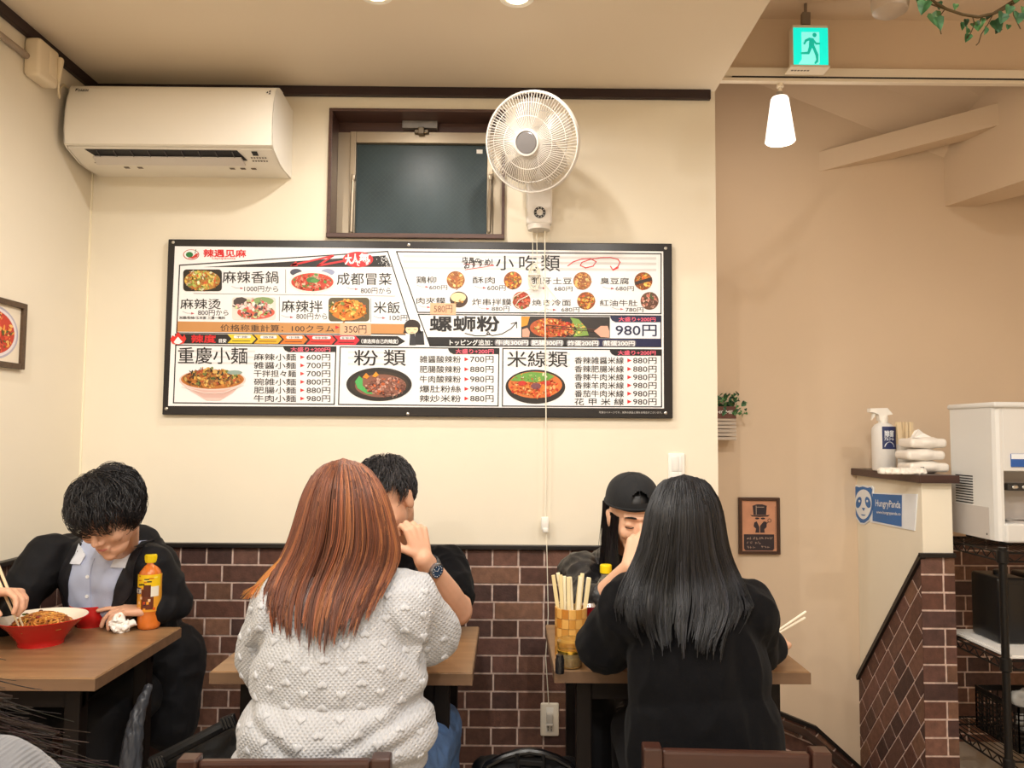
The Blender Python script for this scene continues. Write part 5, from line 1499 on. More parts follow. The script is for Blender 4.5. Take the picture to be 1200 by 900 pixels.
def table(x0, x1, y0, y1, label):
    t = thing('dining_table', ((x0 + x1) / 2, (y0 + y1) / 2, 0), label, 'table', 'wooden dining tables along the brick wall')
    w = MB(); w.box((x0 + 0.002, y0 + 0.002, TZ - 0.004), (x1 - 0.002, y1 - 0.002, TZ), 0.001); w.box((x0, y0, TZ - 0.032), (x1, y1, TZ - 0.002), 0.002)
    w.build('table_top', m_top, t)
    w = MB(); w.box((x0 - 0.0008, y0 - 0.0008, TZ - 0.031), (x1 + 0.0008, y0 + 0.0, TZ - 0.003)); w.box((x0 - 0.0008, y0, TZ - 0.031), (x0, y1, TZ - 0.003)); w.box((x1, y0, TZ - 0.031), (x1 + 0.0008, y1, TZ - 0.003))
    w.build('edge_band', m_edge, t)
    for x in (x0 + 0.06, x1 - 0.10):
        for y in (y0 + 0.05, y1 - 0.09):
            w = MB(); w.box((x, y, 0), (x + 0.04, y + 0.04, TZ - 0.03), 0.003); w.build('leg', m_leg, t)
    for ya in (y0 + 0.06, y1 - 0.065):
        w = MB(); w.box((x0 + 0.06, ya, TZ - 0.09), (x1 - 0.06, ya + 0.015, TZ - 0.03)); w.build('apron', m_leg, t)
    return t


table(-1.56, -0.995, 1.955, 2.46, 'wooden dining table at the left holding red bowls and tea bottle')
table(-0.74, -0.084, 2.015, 2.49, 'wooden dining table between the grey sweater diner and the man in black')
table(0.124, 0.775, 2.04, 2.52, 'wooden dining table at the right with the chopstick holder')


def chair(loc, rz, label, wid=0.41):
    t = thing('dining_chair', loc, label, 'chair', 'dark wooden dining chairs seen from behind')
    t.rotation_euler = (0, 0, rz)
    L = V(loc)
    hw = wid / 2

    def B(name, lo, hi, bev=0.004):
        w = MB(); w.box(L + V(lo), L + V(hi), bev); return w.build(name, m_chair, t)
    B('seat', (-hw + 0.005, 0.0, 0.405), (hw - 0.005, 0.40, 0.435), 0.008)
    for s in (-1, 1):
        x = s * (hw - 0.019)
        B('rear_leg', (x - 0.019, -0.03, 0), (x + 0.019, 0.01, 0.695), 0.004)
        B('front_leg', (x - 0.018, 0.35, 0), (x + 0.018, 0.39, 0.41), 0.004)
        B('side_stretcher', (x - 0.01, 0.0, 0.2), (x + 0.01, 0.36, 0.225), 0.003)
    B('top_rail', (-hw + 0.038, -0.022, 0.625), (hw - 0.038, 0.002, 0.688), 0.006)
    B('lower_rail', (-hw + 0.038, -0.02, 0.535), (hw - 0.038, 0.0, 0.585), 0.005)
    B('back_stretcher', (-hw + 0.038, -0.02, 0.28), (hw - 0.038, 0.0, 0.305), 0.003)
    return t


chair((-0.423, 1.575, 0), math.radians(1.5), 'dark wooden chair behind the diner in the grey heart sweater', 0.405)
chair((0.462, 1.63, 0), math.radians(-3), 'dark wooden chair behind the long black-haired diner', 0.37)


# ---- red noodle bowl, second bowl
m_red = mat('red_lacquer', '#c8201e', 0.22, coat=0.3)
m_cream = mat('bowl_cream', '#f3e7d4', 0.3)


def bowl(c, r, h, foot, label, deep=False):
    t = thing('noodle_bowl', c, label, 'bowl')
    o = [(foot, 0.0), (foot * 1.02, 0.012), (foot * 1.15, h * 0.28), (r * 0.72, h * 0.62), (r * 0.93, h * 0.92), (r, h)] if not deep else [(foot, 0), (foot * 1.05, 0.008), (r * 0.86, h * 0.3), (r * 0.96, h * 0.65), (r, h)]
    w = MB(); w.lathe(o + [(r - 0.0015, h + 0.001)], c, 56, cap=False); w.lathe([(foot, 0.0), (0.0005, 0.003)], c, 40, cap=False); w.build('outer_shell', m_red, t, smooth=True, angle=60)
    i = [(r - 0.0015, h + 0.001), (r - 0.005, h - 0.001)] + [(max(a - 0.006, 0.0005), max(b, 0.014)) for a, b in reversed(o[1:-1])] + [(0.0005, 0.014)]
    w = MB(); w.lathe(i, c, 56, cap=False); w.build('inner_lining', m_cream, t, smooth=True, angle=60)
    return t


def on_table(px, py, z=TZ):
    d = ROT @ V(((px - 600) / FOCAL, 1.0, -(py - 450) / FOCAL))
    return EYE + d * ((z - EYE.z) / d.z)


b1 = on_table(48, 754)
b1.x = max(b1.x, -1.44)
bowl(b1, 0.117, 0.074, 0.058, 'wide red bowl of brown noodles with cream lining on the left table')
b2 = on_table(107, 733)
bowl(b2, 0.062, 0.066, 0.04, 'small deep red bowl with cream lining behind the wide noodle bowl', True)
m_noodle = mat('noodles', '#c08038', 0.45, attr=True)
w = MB(); rnd = random.Random(8)
NT = [lin(c) for c in ('#b3702c', '#c98a3e', '#9a5a22', '#d9a552', '#8a4a20', '#c07a30')]
for k in range(130):
    a = rnd.uniform(0, 2 * PI); r = rnd.uniform(0, 0.066); cx_, cy_ = r * math.cos(a), r * math.sin(a)
    hgt = 0.052 + 0.032 * (1 - (r / 0.075) ** 2)
    d = rnd.uniform(0, 2 * PI); cur = rnd.uniform(-60, 60); L = rnd.uniform(0.03, 0.08)
    path = []
    for j in range(9):
        t = (j / 8 - 0.5) * L
        dd = d + cur * t
        x, y = cx_ + t * math.cos(dd), cy_ + t * math.sin(dd)
        rr = math.hypot(x, y)
        if rr > 0.088: x, y = x * 0.088 / rr, y * 0.088 / rr; rr = 0.088
        path.append(b1 + V((x, y, max(0.05, 0.048 + 0.036 * (1 - (rr / 0.09) ** 2)) + rnd.uniform(-.002, .002))))
    w.tube(path, 0.0026, 6, tint=rnd.choice(NT))
for k in range(14):
    a = rnd.uniform(0, 2 * PI); r = rnd.uniform(0, 0.05)
    w.ell(b1 + V((r * math.cos(a), r * math.sin(a), 0.082)), (0.006, 0.004, 0.003), tint=lin(rnd.choice(['#6a3a1c', '#8a2a1a', '#5a6a2a'])), n=8, m=6)
w.lathe([(0.088, 0.05), (0.06, 0.066), (0.0005, 0.076)], b1, 32, cap=False, tint=lin('#8f5826'))
tag(w.build('noodles', m_noodle, loc=b1, smooth=True), 'heap of brown stir-fried noodles in the wide red bowl', 'noodles', kind='stuff')
w = MB()
for k in range(5):
    a = rnd.uniform(0, 6); w.tube([b2 + V((0.02 * math.cos(a) + 0.012 * j * math.cos(a + 1), 0.02 * math.sin(a) + 0.01 * j * math.sin(a + 1), 0.035 + 0.002 * j)) for j in range(5)], 0.0025, 6, tint=rnd.choice(NT))
w.tube([b2 + V((-0.005, -0.01, 0.04)), b2 + V((0.012, 0.0, 0.062)), b2 + V((0.026, 0.01, 0.082))], 0.0024, 6, tint=lin('#c9a04a'))
tag(w.build('noodle_strands', m_noodle, loc=b2, smooth=True), 'few leftover noodle strands inside the small red bowl', 'noodles', kind='stuff')
# crumpled tissue
tc = on_table(139, 741)
m = MB(); rnd = random.Random(15)
for k in range(13):
    a = rnd.uniform(0, 2 * PI); r = rnd.uniform(0.005, 0.036)
    c = tc + V((r * math.cos(a), r * 0.6 * math.sin(a), rnd.uniform(0.008, 0.05 - r * 0.7)))
    m.obox(c, (rnd.uniform(.02, .04), rnd.uniform(.012, .02), rnd.uniform(.012, .03)), rot=Matrix.Rotation(rnd.uniform(0, 3), 3, V((rnd.uniform(-1, 1), rnd.uniform(-1, 1), 1)).normalized()))
vs, nr, fs = melt(m, 0.0032, 1); vs = wrinkle(vs, nr, 0.008, 55); vs[:, 2] = np.maximum(vs[:, 2], TZ + 0.0005)
me = bpy.data.meshes.new('crumpled_tissue'); tag(finish('crumpled_tissue', me, vs, fs, None, mat('tissue', '#f4efe8', 0.9), None, tc, True, 50), 'crumpled white tissue on the left table beside the tea bottle', 'tissue')
# tea bottle
tb = on_table(174, 736)
bt = thing('tea_bottle', tb, 'plastic tea bottle with yellow cap and yellow label on the left table', 'bottle')
H = 0.222
R = 0.0335
BP = [(0.026, 0), (0.031, 0.003), (R, 0.012), (R, 0.04), (R - 0.0015, 0.046), (R, 0.052), (R, 0.085), (R - 0.003, 0.10), (R - 0.003, 0.108), (R, 0.122), (R, 0.16), (R - 0.004, 0.174), (0.021, 0.188), (0.0145, 0.194), (0.0145, 0.2)]
w = MB(); w.lathe(BP, tb, 40); w.build('bottle_body', mat('tea_amber', '#d8752c', 0.12, trans=0.05, coat=0.4, noise_amt=0.15, noise_scale=30), bt, smooth=True, angle=70)
w = MB(); w.lathe([(0.0165, 0.198), (0.0172, 0.2), (0.0172, H - 0.002), (0.015, H), (0.0005, H)], tb, 36)
for k in range(30):
    a = 2 * PI * k / 30; w.box(tb + V((0.0171 * math.cos(a) - 0.0006, 0.0171 * math.sin(a) - 0.0006, 0.202)), tb + V((0.0171 * math.cos(a) + 0.0006, 0.0171 * math.sin(a) + 0.0006, H - 0.004)))
m_ycap = mat('cap_yellow', '#f3d518', 0.35); w.build('bottle_cap', m_ycap, bt, smooth=True)


def wrapped(mbx, c, r, a0, a1, z0, z1, tint, k=0, n=8):
    rr = r + 0.0008 + 0.0003 * k
    vs = [c + V((rr * math.cos(a0 + (a1 - a0) * i / n), rr * math.sin(a0 + (a1 - a0) * i / n), z)) for z in (z0, z1) for i in range(n + 1)]
    mbx.add(vs, [(i, i + 1, n + 2 + i, n + 1 + i) for i in range(n)], tint)


w = MB(); FR = -PI / 2
wrapped(w, tb, R, FR - PI, FR + PI, 0.055, 0.165, lin('#e9a236'), 0, 48)
wrapped(w, tb, R, FR - 1.2, FR + 1.4, 0.128, 0.165, lin('#f2c81e'), 1, 20)
wrapped(w, tb, R, FR - 0.3, FR + 0.75, 0.062, 0.122, lin('#6b3420'), 1, 12); wrapped(w, tb, R, FR - 0.1, FR + 0.5, 0.1, 0.135, lin('#5a2c1c'), 2, 8)
wrapped(w, tb, R, FR - 1.25, FR - 0.35, 0.108, 0.126, lin('#2c2350'), 2, 10); wrapped(w, tb, R, FR + 0.5, FR + 1.2, 0.10, 0.13, lin('#efe8d8'), 2, 8)
for k in range(10):
    rx = random.Random(k + 3); a = FR + rx.uniform(-1.2, 1.2); z = rx.uniform(0.13, 0.16); wrapped(w, tb, R, a, a + rx.uniform(0.2, 0.5), z, z + 0.004, lin(rx.choice(['#2f2a20', '#f7e46a', '#c87a1c'])), 3, 5)
    z = rx.uniform(0.058, 0.1); wrapped(w, tb, R, a, a + 0.2, z, z + 0.008, lin(rx.choice(['#f1c9a0', '#d8531f', '#3a2430', '#f0a030'])), 2, 4)
lb = w.build('bottle_label', m_print, bt)
w = MB(); write(w, '紅茶', tb + V((-0.03, -R - 0.0022, 0.1095)), (0.02, 0, 0), (0, 0, 0.014), 0.02)
w.v = [(p[0], tb.y - math.sqrt(max((R + 0.0019) ** 2 - (p[0] - tb.x) ** 2, 0)), p[2]) for p in w.v]; w.build('lettering', m_white, lb)

# ---- right table: chopstick holder, chopsticks, jar, shaker, can, bottle
hc_ = on_table(669, 767)
hd = thing('chopstick_holder', hc_, 'checkered bamboo chopstick holder on the right table', 'chopstick holder')
HR, HH = 0.044, 0.128
w = MB(); BT = [lin(c) for c in ('#d9a457', '#c58a3e', '#e2b368', '#b9782f')]
rows = 5; n = 14
for r_ in range(rows):
    for k in range(n):
        a0 = 2 * PI * k / n + 0.01; a1 = 2 * PI * (k + 1) / n - 0.01
        z0, z1 = HH * r_ / rows + 0.0006, HH * (r_ + 1) / rows - 0.0006
        vs = []
        for rr in (HR - 0.006, HR):
            for z in (z0, z1):
                for q in range(4): vs.append(hc_ + V((rr * math.cos(a0 + (a1 - a0) * q / 3), rr * math.sin(a0 + (a1 - a0) * q / 3), z)))
        fs = []
        for q in range(3): fs += [(q, q + 1, 5 + q, 4 + q), (8 + q, 9 + q, 13 + q, 12 + q), (4 + q, 5 + q, 13 + q, 12 + q), (q, q + 1, 9 + q, 8 + q)]
        fs += [(0, 4, 12, 8), (3, 7, 15, 11)]
        w.add(vs, fs, BT[(r_ + k) % 2 * 1 + (0 if (k * 7 + r_ * 3) % 5 else 2)])
w.lathe([(0.0005, 0.003), (HR - 0.004, 0.003)], hc_, 28, cap=False, tint=lin('#a8702e'))
w.build('woven_tube', mat('bamboo', '#d0963f', 0.3, attr=True, coat=0.3), hd)
m_stick = mat('disposable_wood', '#ecdcb4', 0.6, attr=True)
rnd = random.Random(21)
for k in range(14):
    rx = random.Random(k + 100)
    left = k < 9
    bx_ = rx.uniform(-0.03, 0.012) if left else rx.uniform(0.005, 0.03)
    by_ = rx.uniform(-0.022, 0.022)
    lean = V((rx.uniform(-0.035, -0.002) if left else rx.uniform(0.0, 0.03), rx.uniform(-0.008, 0.012), 0))
    a = hc_ + V((bx_ * 0.8, by_, 0.006)); hgt = rx.uniform(0.195, 0.212)
    rad = math.hypot(bx_, by_)
    b = a + lean + V((0, 0, hgt))
    tl = lin(rx.choice(['#eee0bb', '#e5d3a4', '#f2e6c6', '#e0cc98']))
    w = MB(); w.beam(a, b, 0.0105, 0.005, up=(0, 1, 0.1), bev=0.0012, tint=tl)
    tag(w.build('chopstick', m_stick, loc=a), 'disposable pale wooden chopsticks standing in the checkered bamboo holder', 'chopsticks', 'chopsticks in the bamboo holder')
jc = on_table(668, 781)
jr = thing('condiment_jar', jc, 'glass condiment jar with gold clip lid in front of the chopstick holder', 'jar')
w = MB(); w.lathe([(0.026, 0), (0.031, 0.003), (0.032, 0.01), (0.032, 0.038), (0.030, 0.041)], jc, 32); w.build('jar_glass', mat('jar_glass', '#c9b583', 0.08, trans=0.75), jr, smooth=True, angle=60)
w = MB(); w.lathe([(0.0005, 0.006), (0.027, 0.006), (0.028, 0.026), (0.0005, 0.028)], jc, 28); w.build('spice_filling', mat('spice', '#9a6a24', 0.7, noise_amt=0.3, noise_scale=90), jr)
w = MB(); w.lathe([(0.033, 0.038), (0.034, 0.041), (0.034, 0.044), (0.032, 0.046)], jc, 32, cap=False); w.build('gold_band', mat('gold', '#e0b548', 0.22, 0.9), jr, smooth=True)
w = MB(); w.lathe([(0.032, 0.045), (0.034, 0.05), (0.034, 0.066), (0.028, 0.072), (0.0005, 0.074)], jc, 32); w.build('clear_lid', mat('lid_amber', '#d2a958', 0.1, trans=0.7), jr, smooth=True)
sc_ = on_table(656, 789)
w = MB(); w.lathe([(0.0105, 0), (0.0115, 0.002), (0.0115, 0.034), (0.010, 0.037), (0.009, 0.046), (0.0005, 0.047)], sc_, 24); tag(w.build('pepper_shaker', mat('shaker_black', '#1d1b1c', 0.25), loc=sc_, smooth=True), 'small black pepper shaker at the front left of the right table', 'shaker')
cn = on_table(690, 752)
ct = thing('drink_can', cn, 'dark red drink can behind the bamboo chopstick holder', 'can')
w = MB(); w.lathe([(0.024, 0), (0.031, 0.006), (0.031, 0.104)], cn, 32); w.build('can_body', mat('can_red', '#8e1826', 0.28, 0.5), ct, smooth=True, angle=60)
w = MB(); w.lathe([(0.031, 0.104), (0.027, 0.114), (0.0275, 0.116), (0.025, 0.114), (0.0005, 0.113)], cn, 32); w.build('can_top', mat('can_alu', '#cfc9c6', 0.25, 0.9), ct, smooth=True)
w = MB(); wrapped(w, cn, 0.031, FR - 0.7, FR + 0.1, 0.06, 0.064, lin('#e8d0c8'), 1); wrapped(w, cn, 0.031, FR - 0.4, FR + 0.4, 0.045, 0.049, lin('#e8d0c8'), 1); wrapped(w, cn, 0.031, FR - 0.2, FR + 0.6, 0.075, 0.08, lin('#e8d0c8'), 1); w.build('can_print', m_print, ct)
pb_ = on_table(710, 749)
pt = thing('water_bottle', pb_, 'clear plastic bottle with yellow cap and yellow label by the black sleeve', 'bottle')
kb = 0.92
w = MB(); w.lathe([(r * kb, z * 0.97) for r, z in [(0.026, 0), (0.032, 0.005), (0.034, 0.02), (0.0325, 0.03), (0.034, 0.04), (0.0325, 0.05), (0.034, 0.06), (0.033, 0.075), (0.034, 0.13), (0.033, 0.15), (0.026, 0.172), (0.0155, 0.186), (0.0145, 0.2)]], pb_, 40)
w.build('bottle_body', mat('clear_pet', '#f2ead8', 0.06, trans=0.85, ior=1.2), pt, smooth=True, angle=70)
w = MB(); w.lathe([(0.017, 0.192), (0.0175, 0.194), (0.0175, 0.214), (0.015, 0.216), (0.0005, 0.216)], pb_, 32); w.build('bottle_cap', m_ycap, pt, smooth=True)
w = MB(); wrapped(w, pb_, 0.0315, FR + 0.1, FR + 1.9, 0.085, 0.135, lin('#e9c733'), 0, 14); wrapped(w, pb_, 0.0315, FR + 0.3, FR + 1.0, 0.095, 0.104, lin('#f5f0e0'), 1); wrapped(w, pb_, 0.0315, FR + 0.3, FR + 1.2, 0.115, 0.12, lin('#7a5a1c'), 1); w.build('bottle_label', m_print, pt)
# white spoon rest / small plate by the right diner's hand
wc = on_table(917, 771)
w = MB(); w.lathe([(0.012, 0), (0.02, 0.004), (0.026, 0.026), (0.024, 0.026), (0.018, 0.006), (0.0005, 0.005)], wc + V((-0.012, 0.02, 0)), 28, cap=False); tag(w.build('sauce_cup', m_white, loc=wc, smooth=True), 'small white sauce cup under the right hand of the black-haired diner', 'cup')

# ---- bags on the floor side
m_nylon = mat('black_nylon', '#0b0b0d', 0.55, spec=0.25, noise_amt=0.15, noise_scale=120, bump=0.2, bump_scale=300)
m_nylon2 = mat('black_strap', '#0f0f11', 0.55, spec=0.3)
bgc = P(228, 892, 1.95)
bag = thing('black_backpack', (bgc.x, 1.95, 0.2), 'black nylon bag with buckled straps left of the grey sweater diner', 'bag')
m = MB()
p0, p1 = P(178, 897, 1.93), P(283, 846, 1.97)
m.cap(p0 + V((0, 0, -0.06)), 0.055, p1 + V((0.01, 0, -0.08)), 0.075); m.cap(p0 + V((0.02, 0, -0.16)), 0.08, p1 + V((0, 0, -0.2)), 0.10); m.box((p0.x - 0.02, 1.87, 0.19), (p1.x + 0.05, 2.05, 0.36), 0.03)
blob('bag_body', m, 0.008, m_nylon, bag, None, 5, dict(amp=0.008, scale=14))
w = MB()
w.tube([P(178, 893, 1.9), P(205, 880, 1.885), P(240, 862, 1.89), P(270, 846, 1.91)], 0.013, 8); w.build('top_handle', m_nylon2, bag, smooth=True)
for (x, y) in ((268, 845), (186, 893)):
    c = P(x, y, 1.885); w = MB(); R_ = Matrix.Rotation(-0.35, 3, 'Y'); w.obox(c, (0.034, 0.016, 0.026), 0.004, R_)
    for k in range(4): w.obox(c + R_ @ V((-0.012 + 0.008 * k, -0.009, 0)), (0.003, 0.004, 0.026), 0, R_)
    w.build('strap_buckle', mat('buckle', '#1a1a1c', 0.3), bag)
b2c = P(622, 896, 2.15)
bag2 = thing('black_handbag', (b2c.x, 2.15, 0.1), 'black bag with arched top handle standing below the wall outlet', 'bag')
w = MB(); arc_ = [P(x, y, 2.13) for x, y in ((566, 905), (572, 896), (590, 887), (606, 882), (620, 880), (634, 882), (652, 888), (668, 897), (674, 906))]
w.tube(arc_, 0.010, 10); w.tube([p + V((0, 0.03, -0.012)) for p in arc_], 0.008, 8); w.build('arched_handle', mat('handle_black', '#0f0e10', 0.25), bag2, smooth=True)
w = MB(); c0, c1 = P(608, 887, 2.125), P(637, 892, 2.125); w.beam(c0 + V((0, 0, -0.012)), c1 + V((0, 0, -0.006)), 0.012, 0.016, bev=0.003); w.tube([P(606, 882, 2.125), c0 + V((0, 0, -0.03))], 0.007, 6); w.tube([P(637, 883, 2.125), c1 + V((0, 0, -0.03))], 0.007, 6); w.build('grip', m_nylon2, bag2)
m = MB(); m.box((arc_[0].x - 0.01, 2.08, 0.06), (arc_[-1].x + 0.01, 2.24, arc_[0].z - 0.02), 0.04); m.cap((arc_[1].x, 2.16, arc_[0].z - 0.02), 0.05, (arc_[-2].x, 2.16, arc_[0].z - 0.02), 0.05)
blob('bag_body', m, 0.009, m_nylon, bag2, None, 4, dict(amp=0.006, scale=16))
# ================================================================== PEOPLE
m_skin = mat('skin', '#dba98c', 0.45, sss=0.12, noise_amt=0.05, noise_scale=40)
m_skin2 = mat('skin_fair', '#e6b596', 0.45, sss=0.12, noise_amt=0.05, noise_scale=40)
m_lip = mat('lip', '#b0655c', 0.4)
m_brow = mat('brow_hair', '#1d1614', 0.6)


def hair_mat(name, rough=0.40):
    m = mat(name, '#202020', rough, attr=True, spec=0.5)
    b = m.node_tree.nodes['Principled BSDF']
    b.inputs['Anisotropic'].default_value = 0.6
    return m


def strands(name, paths, radii, tints, material, parent, solid=None):
    """paths (S, K, 3): three-sided tubes in one mesh; solid = (verts, faces, tint) of the mass beneath"""
    paths = np.asarray(paths, dtype=np.float64); S, K, _ = paths.shape
    T = np.gradient(paths, axis=1); T /= np.maximum(np.linalg.norm(T, axis=2, keepdims=True), 1e-9)
    ref = np.array([0.31, 0.87, 0.38]); N = np.cross(T, ref); N /= np.maximum(np.linalg.norm(N, axis=2, keepdims=True), 1e-9)
    B = np.cross(T, N)
    rad = np.asarray(radii)[..., None]
    rings = [paths + (N * math.cos(2 * PI * k / 3) + B * math.sin(2 * PI * k / 3)) * rad for k in range(3)]
    vs = np.stack(rings, axis=2).reshape(-1, 3)
    idx = np.arange(S * K * 3).reshape(S, K, 3)
    a, b = idx[:, :-1], idx[:, 1:]
    fs = np.stack([a, np.roll(a, -1, axis=2), np.roll(b, -1, axis=2), b], axis=-1).reshape(-1, 4)
    tt = np.repeat(np.asarray(tints), K * 3, axis=0)
    faces = fs.tolist()
    if solid is not None:
        n0 = len(vs)
        vs = np.vstack([vs, np.asarray(solid[0])]); faces += [[i + n0 for i in f] for f in solid[1]]
        tt = np.vstack([tt, np.tile(np.asarray(solid[2]), (len(solid[0]), 1))])
    me = bpy.data.meshes.new(name)
    return finish(name, me, vs, faces, tt.tolist(), material, parent, None, True, 180)


def interp(tab, x):
    xs = [t[0] for t in tab]
    return [float(np.interp(x, xs, [t[k] for t in tab])) for k in range(1, len(tab[0]))]


def bvh_of(o):
    off = origin_of(o)
    me = o.data
    return BVHTree.FromPolygons([v.co + off for v in me.vertices], [tuple(p.vertices) for p in me.polygons])


def long_hair(parent, prof, D0, dep, tips, n, cols, seed, garment=None, nclump=110, solid_tint=(0.02, 0.015, 0.012), spread=0.03, mname='hair_strand', front=0.03, wav=2.5, solid_end=None):
    rnd = random.Random(seed)
    tree = bvh_of(garment) if garment is not None else None
    ytop = prof[0][0]

    def pos(u, py, v):
        xl, xr = interp(prof, py)
        d = interp(dep, py)[0]
        y = D0 - d * math.sqrt(max(0.0, 1 - 0.97 * u * u)) * v
        p = P(xl + (xr - xl) * (u + 1) / 2, py, y)
        if tree is not None:
            h = tree.ray_cast(V((p.x, p.y - 0.6, p.z)), V((0, 1, 0)))
            if h[0] is not None and h[0].y - 0.004 - 0.014 * (v - 0.75) * 4 < p.y:
                p = P(xl + (xr - xl) * (u + 1) / 2, py, h[0].y - 0.004 - 0.014 * (v - 0.75) * 4)
        return p
    clumps = []
    for c in range(nclump):
        u = rnd.uniform(-1, 1)
        clumps.append((u, rnd.gauss(0, 1), rnd.uniform(0, 6.3), rnd.uniform(0.7, 1.5), rnd.uniform(-1, 1), rnd.choice(cols), rnd.uniform(0.7, 1.25), rnd.uniform(-.05, .05)))
    paths, rads, tints = [], [], []
    K = 24
    for s in range(n):
        cu, cw, cp, cf, cv, col, g, drift = rnd.choice(clumps)
        u0 = max(-1, min(1, cu + rnd.gauss(0, spread)))
        v = 0.78 + 0.22 * rnd.random()
        ye = interp(tips, cu)[0] + cw * 9 - 6 + rnd.gauss(0, 6)
        ys = ytop + abs(u0) ** 2 * 6 + rnd.uniform(0, 8)
        if rnd.random() < 0.2: ys += rnd.uniform(0, 60)
        ye = max(ye, ys + 30)
        path, ra = [], []
        for j in range(K):
            t = j / (K - 1)
            py = ys + (ye - ys) * t ** 1.15
            u = cu + (u0 - cu) * (1 - 0.72 * t * t) + drift * t * t
            xo = wav * t * math.sin(cp + cf * 3.2 * t) + cw * 0.8 * t
            xl, xr = interp(prof, py)
            u = max(-1.03, min(1.03, u + 2 * xo / max(xr - xl, 12)))
            path.append(tuple(pos(max(-1, min(1, u)), py, v)))
            ra.append(0.0013 * (1 - 0.55 * t) * g ** 0.3)
        arr = np.array(path)
        for _ in range(6): arr[1:-1] = 0.25 * arr[:-2] + 0.5 * arr[1:-1] + 0.25 * arr[2:]
        paths.append(arr); rads.append(ra)
        gg = g * rnd.uniform(0.8, 1.2); tints.append(tuple(min(1, q * gg) for q in lin(col)))
    # mass beneath
    sv, sf = [], []
    yend = solid_end or (min(t[1] for t in tips) - 14)
    R_, A_ = 26, 28
    for i in range(R_):
        py = ytop + 3 + (yend - ytop - 3) * i / (R_ - 1)
        for k in range(A_):
            a = 2 * PI * k / A_
            u = math.cos(a) * 0.94
            if math.sin(a) >= 0:
                p = pos(u, py, 0.80)
            else:
                xl, xr = interp(prof, py)
                d = interp(dep, py)[0]
                p0 = pos(u, py, 0.55)
                p = p0 + V((0, min(front, d * 0.5) * -math.sin(a) * 0.6, 0)) if tree is not None and py > ytop + 120 else P(xl + (xr - xl) * (u + 1) / 2, py, D0 + min(front, d) * -math.sin(a))
            sv.append(tuple(p))
    for i in range(R_ - 1):
        for k in range(A_):
            k2 = (k + 1) % A_
            sf.append((i * A_ + k, i * A_ + k2, (i + 1) * A_ + k2, (i + 1) * A_ + k))
    sf.append(tuple(range(A_)))
    return strands('hair', paths, rads, tints, hair_mat(mname), parent, (sv, sf, solid_tint))


def short_hair(parent, M, radii, inside, crown, n, steps, step, cols, seed, lift=0.012, mname='hair_strand', base=1.03, wob=0.5, tint0=(0.012, 0.01, 0.01), thick=0.0011, extra=None):
    """tufts combed away from the crown over an ellipsoid scalp (local head space)"""
    rnd = random.Random(seed)
    R = V(radii)
    paths, rads, tints = [], [], []
    while len(paths) < n:
        d = V((rnd.gauss(0, 1), rnd.gauss(0, 1), rnd.gauss(0, 1))).normalized()
        if not inside(d): continue
        p = V((d.x * R.x, d.y * R.y, d.z * R.z))
        path = []
        w1 = V((noise.noise(d * 3.1 + V((seed, 0, 0))), noise.noise(d * 3.1 + V((0, seed, 0))), noise.noise(d * 3.1 + V((0, 0, seed))))) * wob
        L = rnd.uniform(0.6, 1.2)
        lf = rnd.uniform(0.3, 1.0) * lift
        for j in range(steps):
            t = j / (steps - 1)
            q = V((p.x / R.x, p.y / R.y, p.z / R.z)).normalized()
            sc = base + lf / 0.09 * math.sin(PI * min(1, t * 0.8 + 0.1))
            path.append(tuple(M @ V((q.x * R.x * sc, q.y * R.y * sc, q.z * R.z * sc))))
            f = (p - V(crown)); f = f - q * f.dot(q)
            f = f.normalized() if f.length > 1e-5 else V((0, 1, 0))
            f = (f + w1 + V((0, 0, -0.35 * t)) + (extra or V((0, 0, 0)))); f = (f - q * f.dot(q))
            p = p + f.normalized() * step * L
        paths.append(path); rads.append([thick * (1 - 0.7 * j / (steps - 1)) for j in range(steps)])
        g = rnd.uniform(0.6, 1.4); tints.append(tuple(q * g for q in lin(rnd.choice(cols))))
    sv, sf = [], []
    A_, B_ = 40, 24
    ids = {}
    for i in range(B_ + 1):
        for k in range(A_):
            th = PI * i / B_; ph = 2 * PI * k / A_
            d = V((math.sin(th) * math.cos(ph), math.sin(th) * math.sin(ph), math.cos(th)))
            sv.append(tuple(M @ V((d.x * R.x * base, d.y * R.y * base, d.z * R.z * base)))); ids[i, k] = d
    for i in range(B_):
        for k in range(A_):
            k2 = (k + 1) % A_
            if inside((ids[i, k] + ids[i + 1, k2]).normalized()):
                sf.append((i * A_ + k, i * A_ + k2, (i + 1) * A_ + k2, (i + 1) * A_ + k))
    return strands('hair', paths, rads, tints, hair_mat(mname), parent, (sv, sf, tint0))


def head_matrix(c, yaw, pitch, roll=0.0, s=1.0):
    return Matrix.Translation(V(c)) @ Matrix.Rotation(yaw, 4, 'Z') @ Matrix.Rotation(-pitch, 4, 'X') @ Matrix.Rotation(roll, 4, 'Y') @ Matrix.Scale(s, 4)


